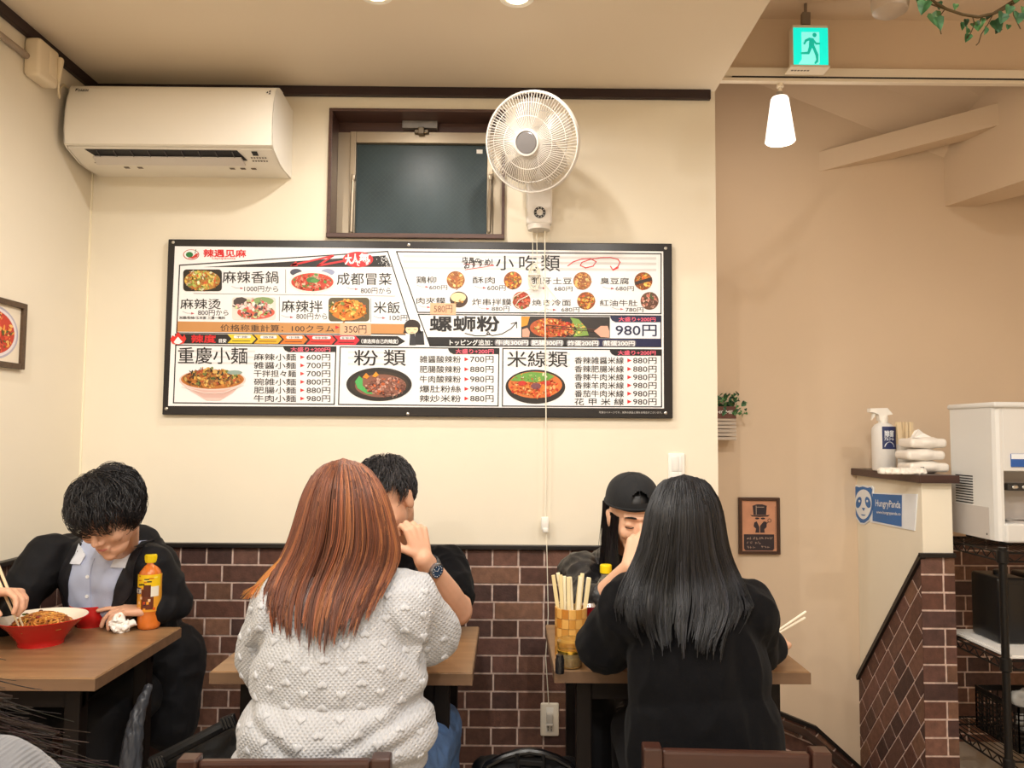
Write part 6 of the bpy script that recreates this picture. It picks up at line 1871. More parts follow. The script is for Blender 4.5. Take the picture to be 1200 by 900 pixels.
def add_head(mb, M, face=True):
    E = lambda c, r: mb.ell(c, r, M=M, n=28, m=18)
    s = M.to_scale().x
    C = lambda a, ra, b, rb: mb.cap(M @ V(a), ra * s, M @ V(b), rb * s)
    E((0, -0.012, 0.035), (0.074, 0.094, 0.083))
    E((0, 0.024, -0.02), (0.066, 0.066, 0.082))
    E((0, 0.040, -0.078), (0.046, 0.046, 0.036))
    if face:
        E((0, 0.070, -0.096), (0.021, 0.018, 0.018))
        for x in (-1, 1):
            E((x * 0.036, 0.062, -0.028), (0.024, 0.022, 0.024))
            E((x * 0.031, 0.074, 0.004), (0.0165, 0.012, 0.011))
            E((x * 0.011, 0.094, -0.032), (0.009, 0.010, 0.008))
        C((0, 0.082, 0.012), 0.007, (0, 0.104, -0.026), 0.0105)
        C((-0.040, 0.068, 0.026), 0.010, (0.0, 0.083, 0.024), 0.010); C((0.040, 0.068, 0.026), 0.010, (0.0, 0.083, 0.024), 0.010)
        C((-0.018, 0.084, -0.058), 0.006, (0.018, 0.084, -0.058), 0.006); C((-0.015, 0.083, -0.068), 0.0065, (0.015, 0.083, -0.068), 0.0065)
    for x in (-1, 1):
        E((x * 0.077, -0.004, -0.008), (0.010, 0.019, 0.031)); E((x * 0.080, -0.012, 0.008), (0.009, 0.014, 0.016))
    return mb


def face_parts(parent, M, skin_tone=None):
    for x in (-1, 1):
        w = MB(); w.tube([M @ V((x * (0.031 + 0.017 * math.cos(t)), 0.087 - 0.006 * abs(math.cos(t)), 0.0 - 0.005 * math.sin(t))) for t in [PI * k / 8 for k in range(9)]], 0.0016, 6)
        w.build('eyelash', m_brow, parent, smooth=True)
        w = MB(); w.tube([M @ V((x * (0.014 + 0.034 * k / 6), 0.0925 - 0.016 * (k / 6) ** 2, 0.026 + 0.006 * math.sin(PI * (k + 1) / 8))) for k in range(7)], [0.0022, 0.003, 0.0034, 0.0034, 0.003, 0.0024, 0.0014], 6); w.build('eyebrow', m_brow, parent, smooth=True)
    w = MB(); w.tube([M @ V((0.020 * k / 4, 0.0905 - 0.004 * abs(k / 4), -0.063 + 0.0015 * abs(k))) for k in range(-4, 5)], [0.001, 0.002, 0.003, 0.0036, 0.0032, 0.0036, 0.003, 0.002, 0.001], 8); w.build('lips', m_lip, parent, smooth=True)


def add_hand(mb, W, d, n, side, curls, thumb=0.5, s=1.0, splay=0.06):
    """W wrist, d towards the knuckles, n out of the palm; side +1/-1 puts the thumb along +-(d x n); curls per finger in radians"""
    d = V(d).normalized(); n = V(n); n = (n - d * n.dot(d)).normalized()
    lat = d.cross(n) * side
    W = V(W)
    tips = []
    for i, (o, pl) in enumerate(((0.029, 0.088), (0.0098, 0.092), (-0.0098, 0.088), (-0.028, 0.080))):
        K = W + (d * pl + lat * o) * s
        mb.cap(W + lat * o * 0.55 * s + d * 0.01 * s, 0.0145 * s, K, 0.0105 * s, 10)
        fd = (d + lat * o / 0.03 * splay).normalized()
        L = (0.072, 0.079, 0.074, 0.058)[i] * s
        p = K
        ang = 0
        rad = (0.0088, 0.009, 0.0087, 0.0077)[i] * s
        for q, (fr, cf) in enumerate(((0.44, 0.75), (0.31, 1.0), (0.25, 0.8))):
            ang += curls[i] * cf
            dirn = fd * math.cos(ang) + n * math.sin(ang)
            e = p + dirn * L * fr
            mb.cap(p, rad, e, rad * 0.93, 10); rad *= 0.93
            p = e
        tips.append(p)
    b = W + d * 0.022 * s + lat * 0.02 * s
    t1 = b + (d * 0.6 + lat * 0.75 + n * thumb * 0.5).normalized() * 0.042 * s
    t2 = t1 + (d * 0.85 + lat * 0.30 * (1 - thumb) + n * thumb * 0.9).normalized() * 0.034 * s
    t3 = t2 + (d * 0.9 - lat * 0.1 + n * thumb).normalized() * 0.026 * s
    mb.cap(b, 0.015 * s, t1, 0.0115 * s, 10); mb.cap(t1, 0.0108 * s, t2, 0.0095 * s, 10); mb.cap(t2, 0.0095 * s, t3, 0.008 * s, 10)
    tips.append(t3)
    return tips


def add_legs(mb, hipc, fwd, wid=0.085, thick=1.0):
    hipc = V(hipc); fwd = V(fwd); lat = V((1, 0, 0))
    for s in (-1, 1):
        h = hipc + lat * s * wid; k = h + fwd * 0.40 + lat * s * 0.02 + V((0, 0, 0.02)); a = k + fwd * 0.03 + V((0, 0, -(k.z - 0.085)))
        mb.cap(h, 0.082 * thick, k, 0.058 * thick); mb.cap(k, 0.056 * thick, a, 0.04 * thick)
        mb.cap(a + V((0, 0, -0.045)), 0.036, a + fwd * 0.14 + V((0, 0, -0.052)), 0.03)


def patch(name, tree, corners, material, parent, h0=0.004, nu=14, nv=18, bulge=0.0):
    """a cloth panel laid on a garment: corners (tl, tr, br, bl) seen from the front, cast along +y"""
    tl, tr, br, bl = [V(c) for c in corners]
    top, bot = [], []
    for j in range(nv + 1):
        for i in range(nu + 1):
            u, v = i / nu, j / nv
            p = (tl * (1 - u) + tr * u) * (1 - v) + (bl * (1 - u) + br * u) * v
            h = tree.ray_cast(V((p.x, p.y - 0.5, p.z)), V((0, 1, 0)))
            y = h[0].y if h[0] is not None else p.y
            top.append(V((p.x, y - h0 - bulge * math.sin(PI * u), p.z))); bot.append(V((p.x, y + 0.004, p.z)))
    w = MB(); n = len(top); fs = []
    I = lambda i, j: j * (nu + 1) + i
    for j in range(nv):
        for i in range(nu):
            fs += [(I(i, j), I(i + 1, j), I(i + 1, j + 1), I(i, j + 1)), (n + I(i, j), n + I(i, j + 1), n + I(i + 1, j + 1), n + I(i + 1, j))]
    for j in range(nv):
        for i in (0, nu): fs.append((I(i, j), I(i, j + 1), n + I(i, j + 1), n + I(i, j)))
    for i in range(nu):
        for j in (0, nv): fs.append((I(i, j), I(i + 1, j), n + I(i + 1, j), n + I(i, j)))
    w.add(top + bot, fs)
    return w.build(name, material, parent, smooth=True, angle=50)


VOX = 0.0038

# ------------------------------------------------------------------ man in the black suit, left table, facing us
LOC = V((-1.27, 2.74, 0.0))
hM = head_matrix(P(128, 602, 2.28), PI - 0.05, 0.60, 0.10, 0.97)
b = MB(); add_head(b, hM)
chest = V((-1.25, 2.55, 0.86))
b.cap(hM @ V((0, -0.02, -0.06)), 0.052, chest + V((0.03, -0.05, 0.10)), 0.062)
b.cap(V((-1.27, 2.76, 0.50)), 0.13, chest, 0.13); b.cap(chest + V((-0.13, 0, 0.03)), 0.055, chest + V((0.10, 0, 0.02)), 0.055)
shR, elR, wrR = V((-1.43, 2.50, 0.925)), P(4, 728, 2.38), P(-14, 694, 2.185)
shL, elL, wrL = V((-1.112, 2.50, 0.895)), P(204, 706, 2.53), P(181, 716, 2.45)
wrR.x = max(wrR.x, -1.54); elR.x = max(elR.x, -1.535)
for a_, e_, w_ in ((shR, elR, wrR), (shL, elL, wrL)):
    b.cap(a_, 0.05, e_, 0.04); b.cap(e_, 0.04, w_, 0.027)
# right hand closes on the chopsticks, left hand steadies the small bowl
tR = add_hand(b, wrR, V((0.92, -0.15, 0.05)), V((0.15, -0.2, -0.95)), -1, (0.75, 0.85, 0.95, 1.05), 0.9, 0.98)
tL = add_hand(b, wrL, V((-0.80, -0.35, 0.10)), V((-0.35, -0.1, -0.75)), -1, (0.12, 0.55, 0.7, 0.8), 0.7, 0.98)
add_legs(b, (-1.27, 2.74, 0.47), V((0, -1, 0)))
man = blob('person', b, VOX, m_skin, None, LOC, 4)
tag(man, 'man with black hair in a black suit bending over the red noodle bowl', 'person')
face_parts(man, hM)
j = MB()
j.cap(V((-1.27, 2.76, 0.50)), 0.17, chest + V((0, 0.02, 0)), 0.165)
j.cap(chest + V((-0.15, 0.01, 0.045)), 0.082, chest + V((0.12, 0.01, 0.02)), 0.078); j.cap(chest + V((-0.05, 0.02, 0.09)), 0.07, chest + V((0.06, 0.02, 0.09)), 0.07)
j.cap(V((-1.14, 2.70, 0.55)), 0.13, V((-1.10, 2.66, 0.36)), 0.085); j.cap(V((-1.36, 2.70, 0.55)), 0.13, V((-1.38, 2.68, 0.36)), 0.085)
for a_, e_, w_ in ((shR, elR, wrR), (shL, elL, wrL)):
    j.cap(a_, 0.076, e_, 0.056); j.cap(e_, 0.056, e_.lerp(w_, 0.80), 0.042)
m_suit = mat('suit_black', '#0f0f13', 0.75, spec=0.3, sheen=0.02, noise_amt=0.12, noise_scale=200, bump=0.2, bump_scale=400)
jk = blob('jacket', j, 0.006, m_suit, man, None, 7, dict(amp=0.010, scale=9, seed=3.0))
tree = bvh_of(jk)
m_shirt = mat('shirt_blue', '#b9c4e2', 0.85, bump=0.15, bump_scale=350)
Q = lambda x, y: P(x, y, 2.40)
sh = patch('shirt', tree, (Q(80, 636), Q(150, 640), Q(121, 735), Q(66, 735)), m_shirt, man, 0.004, 18, 24)
patch('shirt_placket', tree, (Q(101, 655), Q(107, 655), Q(100, 735), Q(93, 735)), m_shirt, man, 0.0065, 4, 14)
patch('collar', tree, (Q(80, 640), Q(96, 652), Q(92, 662), Q(76, 662)), mat('collar_white', '#dfe5f3', 0.8), man, 0.010, 6, 6)
patch('collar', tree, (Q(128, 655), Q(146, 644), Q(140, 668), Q(126, 666)), mat('collar_white', '#dfe5f3'), man, 0.010, 6, 6)
w = MB()
for (x, y) in ((102, 676), (99, 700), (96, 722)):
    p = Q(x, y); h = tree.ray_cast(V((p.x, p.y - 0.5, p.z)), V((0, 1, 0)))
    if h[0] is not None: w.lathe([(0.0055, 0), (0.005, 0.002), (0.0005, 0.0015)], h[0] + V((0, -0.007, 0)), 14, axis=(0, -1, 0))
w.build('button', m_swhite, man, smooth=True)
patch('lapel', tree, (Q(70, 636), Q(84, 640), Q(67, 735), Q(55, 690)), mat('suit_lapel', '#1b1b21', 0.6, spec=0.4), man, 0.009, 6, 16)
patch('lapel', tree, (Q(146, 640), Q(160, 640), Q(146, 700), Q(119, 735)), mat('suit_lapel', '#1b1b21'), man, 0.009, 6, 16)
t = MB(); add_legs(t, (-1.27, 2.74, 0.47), V((0, -1, 0)), thick=1.18); t.cap((-1.33, 2.76, 0.47), 0.12, (-1.21, 2.76, 0.47), 0.12)
blob('trousers', t, 0.008, m_suit, man, None, 4)


def in1(d):
    if d.y > 0.40 and d.z < 0.30 + 0.25 * (abs(d.x) < 0.25): return False
    if d.z < -0.35 - 0.25 * (d.y < -0.2): return False
    if abs(d.x) > 0.80 and d.z < -0.25: return False
    return True


short_hair(man, hM @ Matrix.Translation((0, -0.008, 0.032)), (0.078, 0.100, 0.088), in1, (0.02, -0.04, 0.10), 2600, 9, 0.0105, ['#1c1a1c', '#141214', '#2c292b', '#222022'], 4, 0.030, wob=1.5, base=1.03, thick=0.0013)

# chopsticks in his right hand
for k, (q0_, q1_) in enumerate((((0, 668), (27, 735)), ((-3, 680), (22, 738)))):
    w = MB(); a, c = P(q0_[0] - 8, q0_[1] - 20, 2.165), P(q1_[0], q1_[1], 2.20); c.z = max(c.z, TZ + 0.062)
    w.tube([a, a.lerp(c, 0.6), c], [0.0042, 0.0036, 0.0022], 8)
    tag(w.build('chopstick', mat('stick_cream', '#efdcb8', 0.5), loc=a, smooth=True), 'pale wooden chopsticks held by the man in the black suit', 'chopsticks', 'chopsticks in the suited man\'s hand')

# ------------------------------------------------------------------ man in black T-shirt behind the middle table
LOC = V((-0.37, 2.78, 0.0))
hM = head_matrix(P(453, 586, 2.37), PI - 0.42, 0.55, 0.14, 0.98)
b = MB(); add_head(b, hM)
chest = V((-0.365, 2.60, 0.84))
b.cap(hM @ V((0, -0.02, -0.06)), 0.052, chest + V((0, -0.03, 0.12)), 0.06)
b.cap(V((-0.37, 2.78, 0.5)), 0.125, chest, 0.125); b.cap(chest + V((-0.15, 0, 0.05)), 0.055, chest + V((0.15, 0, 0.05)), 0.055)
shL = V((-0.195, 2.575, 0.89)); elL = P(537, 716, 2.41); wrL = P(496, 655, 2.245)
shR = V((-0.54, 2.575, 0.89)); elR = V((-0.56, 2.40, 0.77)); wrR = V((-0.38, 2.33, 0.765))
b.cap(shL, 0.055, elL, 0.044); b.cap(elL, 0.043, elL.lerp(wrL, 0.35), 0.042); b.cap(elL.lerp(wrL, 0.35), 0.042, wrL, 0.028)
b.cap(shR, 0.055, elR, 0.043); b.cap(elR, 0.042, wrR, 0.027)
add_hand(b, wrL, V((-0.28, 0.12, 0.95)), V((-0.55, 0.75, -0.1)), 1, (1.1, 1.15, 1.2, 1.25), 0.9, 0.98)
add_hand(b, wrR, V((0.9, 0.1, 0.0)), V((0, 0, -1)), 1, (0.2, 0.25, 0.25, 0.3), 0.2, 0.98)
add_legs(b, (-0.37, 2.78, 0.47), V((0, -1, 0)))
mm = blob('person', b, VOX, m_skin, None, LOC, 4)
tag(mm, 'man in black T-shirt resting his cheek on his fist behind the sweater diner', 'person')
face_parts(mm, hM)
m_tee = mat('tee_black', '#0c0c0f', 0.9, spec=0.15, sheen=0.03, bump=0.15, bump_scale=400)
j = MB(); j.cap(V((-0.37, 2.79, 0.5)), 0.15, chest + V((0, 0.01, 0)), 0.15); j.cap(chest + V((-0.155, 0.0, 0.04)), 0.072, chest + V((0.165, 0.0, 0.035)), 0.074); j.cap(chest + V((-0.04, 0.01, 0.085)), 0.066, chest + V((0.05, 0.01, 0.085)), 0.066)
j.cap(shL, 0.07, shL.lerp(elL, 0.62), 0.066); j.cap(shR, 0.07, shR.lerp(elR, 0.62), 0.064)
blob('t_shirt', j, 0.006, m_tee, mm, None, 5, dict(amp=0.011, scale=12, seed=8.0))
t = MB(); add_legs(t, (-0.37, 2.78, 0.47), V((0, -1, 0)), thick=1.15); t.cap((-0.43, 2.78, 0.47), 0.11, (-0.31, 2.78, 0.47), 0.11); blob('trousers', t, 0.008, mat('denim_dark', '#22283a', 0.9), mm, None, 4)


def in2(d):
    if d.y > 0.30 and d.z < 0.42: return False
    if d.z < -0.30 - 0.35 * (d.y < -0.3): return False
    if abs(d.x) > 0.72 and d.z < -0.02 and d.y > -0.25: return False
    return True


short_hair(mm, hM @ Matrix.Translation((0, -0.010, 0.034)), (0.077, 0.097, 0.087), in2, (0.0, -0.06, 0.085), 3200, 6, 0.0075, ['#1e1b1c', '#171415', '#343031', '#4a4648'], 6, 0.020, wob=0.7, base=1.035, extra=V((0, 0.25, 0)))
# wrist watch
wd_ = (elL - wrL).normalized(); wc_ = wrL + wd_ * 0.035
fn = V((0.35, -0.9, 0.25)); fn = (fn - wd_ * fn.dot(wd_)).normalized()
w = MB(); la = wd_.cross(fn)
for k in (-1, 0, 1): w.tube([wc_ + wd_ * 0.006 * k + (fn * math.cos(a) + la * math.sin(a)) * 0.0325 for a in [2 * PI * q / 28 for q in range(28)]], 0.004, 6, closed=True)
wt = w.build('watch_strap', mat('watch_black', '#1c1d22', 0.4), mm, smooth=True)
fc_ = wc_ + fn * 0.034
w = MB(); w.lathe([(0.021, -0.006), (0.0225, 0.0), (0.022, 0.006), (0.019, 0.0075)], fc_, 32, axis=fn, cap=False); w.lathe([(0.021, -0.006), (0.0005, -0.006)], fc_, 32, axis=fn, cap=False); w.build('watch_bezel', mat('watch_steel', '#9aa0ab', 0.22, 0.9), wt, smooth=True, angle=40)
w = MB(); w.lathe([(0.0195, 0.006), (0.0005, 0.0062)], fc_, 32, axis=fn, cap=False); w.build('watch_dial', mat('dial_blue', '#2f4a6a', 0.25), wt)
w = MB()
t1_ = fn.orthogonal().normalized(); t2_ = fn.cross(t1_)
for k in range(12):
    a = 2 * PI * k / 12; c_ = fc_ + fn * 0.0068 + (t1_ * math.cos(a) + t2_ * math.sin(a)) * 0.0155; w.ell(c_, (0.0014, 0.0014, 0.0014), n=8, m=6)
for a, L_ in ((0.6, 0.011), (2.3, 0.014)): w.tube([fc_ + fn * 0.0068, fc_ + fn * 0.0068 + (t1_ * math.cos(a) + t2_ * math.sin(a)) * L_], 0.0007, 5)
w.build('watch_hands', m_swhite, wt)

# ------------------------------------------------------------------ woman in the black cap behind the right table
LOC = V((0.37, 2.80, 0.0))
hM = head_matrix(P(742, 604, 2.42), PI + 0.12, 0.30, 0.08, 0.93)
b = MB(); add_head(b, hM)
chest = V((0.365, 2.62, 0.82))
b.cap(hM @ V((0, -0.02, -0.06)), 0.045, chest + V((0, -0.02, 0.12)), 0.052)
b.cap(V((0.37, 2.80, 0.5)), 0.11, chest, 0.11); b.cap(chest + V((-0.13, 0, 0.05)), 0.05, chest + V((0.13, 0, 0.05)), 0.05)
shR = V((0.245, 2.60, 0.875)); elR = P(692, 712, 2.37); wrR = P(738, 664, 2.24)
elR.z = max(elR.z, TZ + 0.045)
shL = V((0.50, 2.60, 0.875)); elL = V((0.56, 2.42, 0.765)); wrL = V((0.42, 2.33, 0.76))
b.cap(shR, 0.045, elR, 0.037); b.cap(elR, 0.036, wrR, 0.024); b.cap(shL, 0.045, elL, 0.037); b.cap(elL, 0.036, wrL, 0.024)
add_hand(b, wrR, V((0.35, 0.15, 0.92)), V((0.5, 0.85, 0)), -1, (0.9, 1.0, 1.05, 1.1), 0.8, 0.9)
add_hand(b, wrL, V((-0.9, 0.0, 0)), V((0, 0, -1)), -1, (0.2, 0.25, 0.25, 0.3), 0.2, 0.9)
add_legs(b, (0.37, 2.80, 0.47), V((0, -1, 0)), 0.08, 0.95)
cw = blob('person', b, VOX, m_skin2, None, LOC, 4)
tag(cw, 'woman in black baseball cap facing us behind the long black-haired diner', 'person')
face_parts(cw, hM)
m_leather = mat('leather_black', '#1b1a1c', 0.38, bump=0.35, bump_scale=120)
j = MB(); j.cap(V((0.37, 2.80, 0.5)), 0.135, chest, 0.135); j.cap(chest + V((-0.13, 0.0, 0.035)), 0.07, chest + V((0.135, 0.0, 0.035)), 0.07)
j.cap(shR, 0.064, elR, 0.056); j.cap(elR, 0.054, elR.lerp(wrR, 0.25), 0.046); j.cap(shL, 0.064, elL, 0.052); j.cap(elL, 0.052, wrL, 0.038)
blob('jacket', j, 0.0055, m_leather, cw, None, 4, dict(amp=0.010, scale=14, seed=5.0))
t = MB(); add_legs(t, (0.37, 2.80, 0.47), V((0, -1, 0)), 0.08, 1.08); t.cap((0.31, 2.80, 0.47), 0.105, (0.43, 2.80, 0.47), 0.105); blob('trousers', t, 0.008, m_suit, cw, None, 4)
# her hair: down the sides of the face
rnd = random.Random(31); paths, rads, tints = [], [], []
for s in range(1500):
    sd = -1 if rnd.random() < 0.6 else 1
    a = rnd.uniform(-0.75, 0.6); rr = rnd.uniform(0.97, 1.06)
    x0_ = sd * 0.075 * rr * math.cos(a); y0__ = 0.095 * rr * math.sin(a) * 0.9
    if rnd.random() < 0.35: x0_ = rnd.uniform(-0.08, 0.08); y0__ = -0.095
    L_ = rnd.uniform(0.24, 0.33)
    path = []
    st = hM @ V((x0_, y0__, 0.02))
    for q in range(12):
        t_ = q / 11
        p = hM @ V((x0_ * (1 + 0.10 * t_), y0__, 0.02 - min(0.07, L_ * t_)))
        rest = max(0, L_ * t_ - 0.07)
        p = p + V((-sd * 0.0 + 0.012 * t_ * math.sin(s + 3 * t_), 0.02 * t_ - 0.05 * t_ * t_ * (1 if y0__ > 0 else 0), -rest))
        path.append(tuple(p))
    paths.append(path); rads.append([0.0011 * (1 - 0.5 * q / 11) for q in range(12)]); tints.append(tuple(c * rnd.uniform(.6, 1.4) for c in lin('#1b181a')))
sv, sf = [], []
for i in range(10):
    for k in range(24):
        a = PI * 1.0 + PI * k / 23
        p = hM @ V((0.079 * math.cos(a), 0.094 * math.sin(a), 0.015 - min(0.065, 0.26 * i / 9))) + V((0, 0, -max(0, 0.26 * i / 9 - 0.065)))
        sv.append(tuple(p))
for i in range(9):
    for k in range(23): sf.append((i * 24 + k, i * 24 + k + 1, (i + 1) * 24 + k + 1, (i + 1) * 24 + k))
n0_ = len(sv)
for i in range(8):
    for k in range(28):
        th = PI * 0.46 * i / 7; ph = 2 * PI * k / 28
        sv.append(tuple(hM @ V((0.0775 * math.sin(th) * math.cos(ph), 0.098 * math.sin(th) * math.sin(ph) - 0.012, 0.0865 * math.cos(th) + 0.036))))
for i in range(7):
    for k in range(28): sf.append((n0_ + i * 28 + k, n0_ + i * 28 + (k + 1) % 28, n0_ + (i + 1) * 28 + (k + 1) % 28, n0_ + (i + 1) * 28 + k))
strands('hair', paths, rads, tints, hair_mat('hair_strand'), cw, (sv, sf, (0.01, 0.009, 0.009)))
# baseball cap worn backwards: crown with the strap opening to the front
m_capb = mat('cap_black', '#141518', 0.85, sheen=0.05, bump=0.2, bump_scale=400)
cM = hM @ Matrix.Translation((0, -0.008, 0.046)) @ Matrix.Rotation(0.10, 4, 'X')
w = MB(); prof_ = []
for k in range(25):
    t_ = PI / 2 * k / 24; prof_.append((max(math.cos(t_), 0.001), math.sin(t_)))
vs, fs = [], []
NA = 144
for i, (rr, hh) in enumerate(prof_):
    for k in range(NA):
        a = 2 * PI * k / NA
        vs.append(cM @ V((0.088 * rr ** 0.85 * math.cos(a), 0.106 * rr ** 0.85 * math.sin(a), 0.092 * hh ** 0.95 + 0.002)))
for i in range(24):
    for k in range(NA):
        a = 2 * PI * (k + 0.5) / NA - PI / 2
        a = math.atan2(math.sin(a), math.cos(a)) 
        ang = abs(math.atan2(math.sin(2 * PI * (k + 0.5) / NA - PI / 2), math.cos(2 * PI * (k + 0.5) / NA - PI / 2)))
        if ang < 0.36 and 3 <= i <= 10 and (ang / 0.36) ** 2 + ((i - 3) / 6.5) ** 2 < 1: continue
        k2 = (k + 1) % NA; fs.append((i * NA + k, i * NA + k2, (i + 1) * NA + k2, (i + 1) * NA + k))
n_ = len(vs); ctr = cM @ V((0, 0, 0))
vs2 = [p + (ctr - p).normalized() * 0.003 for p in vs]
w.add(vs + vs2, fs + [tuple(x + n_ for x in f[::-1]) for f in fs]); cap_o = w.build('cap', m_capb, cw, smooth=True, angle=60)
w = MB(); w.tube([cM @ V((0.089 * math.cos(2 * PI * k / 48), 0.107 * math.sin(2 * PI * k / 48), 0.004)) for k in range(48)], 0.0035, 6, closed=True)
for q in range(6): w.tube([cM @ V((0.0885 * math.cos(t_) ** 0.85 * math.cos(PI / 6 + q * PI / 3), 0.1065 * math.cos(t_) ** 0.85 * math.sin(PI / 6 + q * PI / 3), 0.0925 * math.sin(t_) + 0.002)) for t_ in [PI / 2 * 0.98 * k / 10 for k in range(11)]], 0.0009, 4)
w.lathe([(0.006, 0.0), (0.005, 0.004), (0.0005, 0.005)], (0, 0, 0), 12, M=cM @ Matrix.Translation((0, 0, 0.092)))
w.build('seam_piping', m_capb, cap_o, smooth=True)
w = MB()
vs, fs = [], []
for i in range(7):
    for k in range(15):
        a = -PI / 2 - 0.75 + 1.5 * k / 14; rr = 1.0 + 0.62 * (i / 6) * math.cos((k / 14 - 0.5) * 2.6)
        vs.append(cM @ V((0.088 * rr * math.cos(a), 0.106 * rr * math.sin(a), 0.004 - 0.012 * (i / 6) - 0.012 * abs(k / 14 - 0.5) * 2)))
for i in range(6):
    for k in range(14): fs.append((i * 15 + k, i * 15 + k + 1, (i + 1) * 15 + k + 1, (i + 1) * 15 + k))
n_ = len(vs); w.add(vs + [p + V((0, 0, -0.003)) for p in vs], fs + [tuple(x + n_ for x in f[::-1]) for f in fs]); w.build('visor', m_capb, cap_o, smooth=True)

# ------------------------------------------------------------------ woman in the grey heart sweater, back to us
LOC = V((-0.39, 1.78, 0.0))
hM = head_matrix(P(402, 606, 1.835), -0.12, 0.22, -0.05, 0.90)
b = MB(); add_head(b, hM)
chest = V((-0.368, 1.815, 0.86))
b.cap(hM @ V((0, -0.02, -0.06)), 0.05, chest + V((0, 0, 0.12)), 0.058)
b.cap(V((-0.385, 1.79, 0.5)), 0.15, chest, 0.125); b.cap(chest + V((-0.14, 0, 0.06)), 0.055, chest + V((0.14, 0, 0.06)), 0.055)
shL = V((-0.498, 1.82, 0.925)); elL = V((-0.555, 1.90, 0.79)); wrL = V((-0.47, 2.12, 0.768))
shR = V((-0.238, 1.82, 0.93)); elR = V((-0.188, 1.90, 0.85)); wrR = V((-0.26, 2.10, 0.86))
for a_, e_, w_ in ((shL, elL, wrL), (shR, elR, wrR)): b.cap(a_, 0.05, e_, 0.042); b.cap(e_, 0.042, w_, 0.027)
add_hand(b, wrL, V((0.7, 0.6, 0)), V((0, 0, -1)), -1, (0.25, 0.3, 0.3, 0.35), 0.2, 0.9)
add_hand(b, wrR, V((-0.5, 0.3, 0.8)), V((-0.6, 0.3, -0.4)), 1, (0.8, 0.9, 0.9, 1.0), 0.6, 0.9)
add_legs(b, (-0.36, 1.80, 0.50), V((0.12, 1, 0)) * 0.98, 0.10, 1.1)
gw = blob('person', b, VOX, m_skin2, None, LOC, 4)
tag(gw, 'woman with long reddish-brown hair in grey heart-knit sweater, back to us', 'person')
face_parts(gw, hM)
j = MB()
E = lambda c, r: j.ell(c, r, n=32, m=20)
E((-0.368, 1.765, 0.675), (0.220, 0.155, 0.115)); E((-0.366, 1.785, 0.79), (0.195, 0.140, 0.17)); E((-0.372, 1.795, 0.86), (0.185, 0.125, 0.16))
j.cap(V((-0.49, 1.80, 0.915)), 0.085, V((-0.245, 1.80, 0.918)), 0.087); j.cap(V((-0.40, 1.80, 0.975)), 0.062, V((-0.335, 1.80, 0.98)), 0.064)
j.cap(shL, 0.088, elL, 0.080); j.cap(elL, 0.078, elL.lerp(wrL, 0.8), 0.05); j.cap(shR, 0.088, elR, 0.080); j.cap(elR, 0.078, elR.lerp(wrR, 0.8), 0.05)
E((-0.385, 1.765, 0.615), (0.215, 0.15, 0.06))
vs, nr, fs = melt(j, 0.0055, 6)
vs = wrinkle(vs, nr, 0.009, 7, 2.0, (1.6, 1, 0.7))
# drag folds: from the armpits and across the waist
for i in range(len(vs)):
    x, y, z = vs[i]
    f = 0.0
    if y < 1.80:
        for (cx_, cz_, ang, amp, L_) in ((-0.555, 0.84, 0.9, 0.014, 0.07), (-0.20, 0.845, -0.9, 0.014, 0.08), (-0.24, 0.72, 0.45, 0.009, 0.14), (-0.49, 0.70, -0.5, 0.008, 0.12), (-0.37, 0.625, 0.03, 0.010, 0.2), (-0.25, 0.665, 0.35, 0.009, 0.13)):
            du_ = (x - cx_) * math.cos(ang) + (z - cz_) * math.sin(ang); dv_ = -(x - cx_) * math.sin(ang) + (z - cz_) * math.cos(ang)
            f -= amp * math.exp(-(du_ / L_) ** 2 - (dv_ / 0.012) ** 2); f += amp * 0.7 * math.exp(-(du_ / L_) ** 2 - ((dv_ - 0.024) / 0.016) ** 2)
    vs[i] += nr[i] * f
m_knit = knit_mat('grey_knit', '#b3b4b8', 0.0075, 0.5)
me = bpy.data.meshes.new('sweater'); swt = finish('sweater', me, vs, fs, None, m_knit, gw, None, True, 180)
tree = bvh_of(swt)
# knitted hearts, alternately upright and upside down
w = MB()
hs = [(16 * math.sin(t_) ** 3 / 17, (13 * math.cos(t_) - 5 * math.cos(2 * t_) - 2 * math.cos(3 * t_) - math.cos(4 * t_)) / 17 + 0.12) for t_ in [2 * PI * k / 26 for k in range(26)]]
rows = 16
for r_ in range(rows):
    z = 0.62 + 0.0232 * r_
    for c_ in range(-6, 7):
        x = -0.374 + 0.078 * (c_ + (0.5 if r_ % 2 else 0.0)) * 1.0
        h = tree.ray_cast(V((x, 1.2, z)), V((0, 1, 0)))
        if h[0] is None or h[1].y > -0.30: continue
        n_ = h[1].normalized(); tx_ = V((0, 0, 1)).cross(n_).normalized() * -1; tz_ = n_.cross(tx_) * -1
        if tz_.z < 0: tz_ = -tz_
        up = 1 if r_ % 2 else -1
        rings = []
        for (s_, hh) in ((1.0, -0.001), (0.93, 0.0022), (0.75, 0.0032), (0.3, 0.0036)):
            rings.append([h[0] + n_ * hh + tx_ * (a * 0.0115 * s_) + tz_ * (c2 * 0.0108 * s_ * up) for a, c2 in hs])
        n26 = len(hs); vv = sum(rings, [])
        ff = [tuple(range(3 * n26, 4 * n26))]
        for q in range(3):
            for k in range(n26): ff.append((q * n26 + k, q * n26 + (k + 1) % n26, (q + 1) * n26 + (k + 1) % n26, (q + 1) * n26 + k))
        w.add(vv, ff)
w.build('heart_pattern', mat('heart_knit', '#bbbcc0', 0.95, sheen=0.2, bump=0.3, bump_scale=500), swt, smooth=True, angle=70)
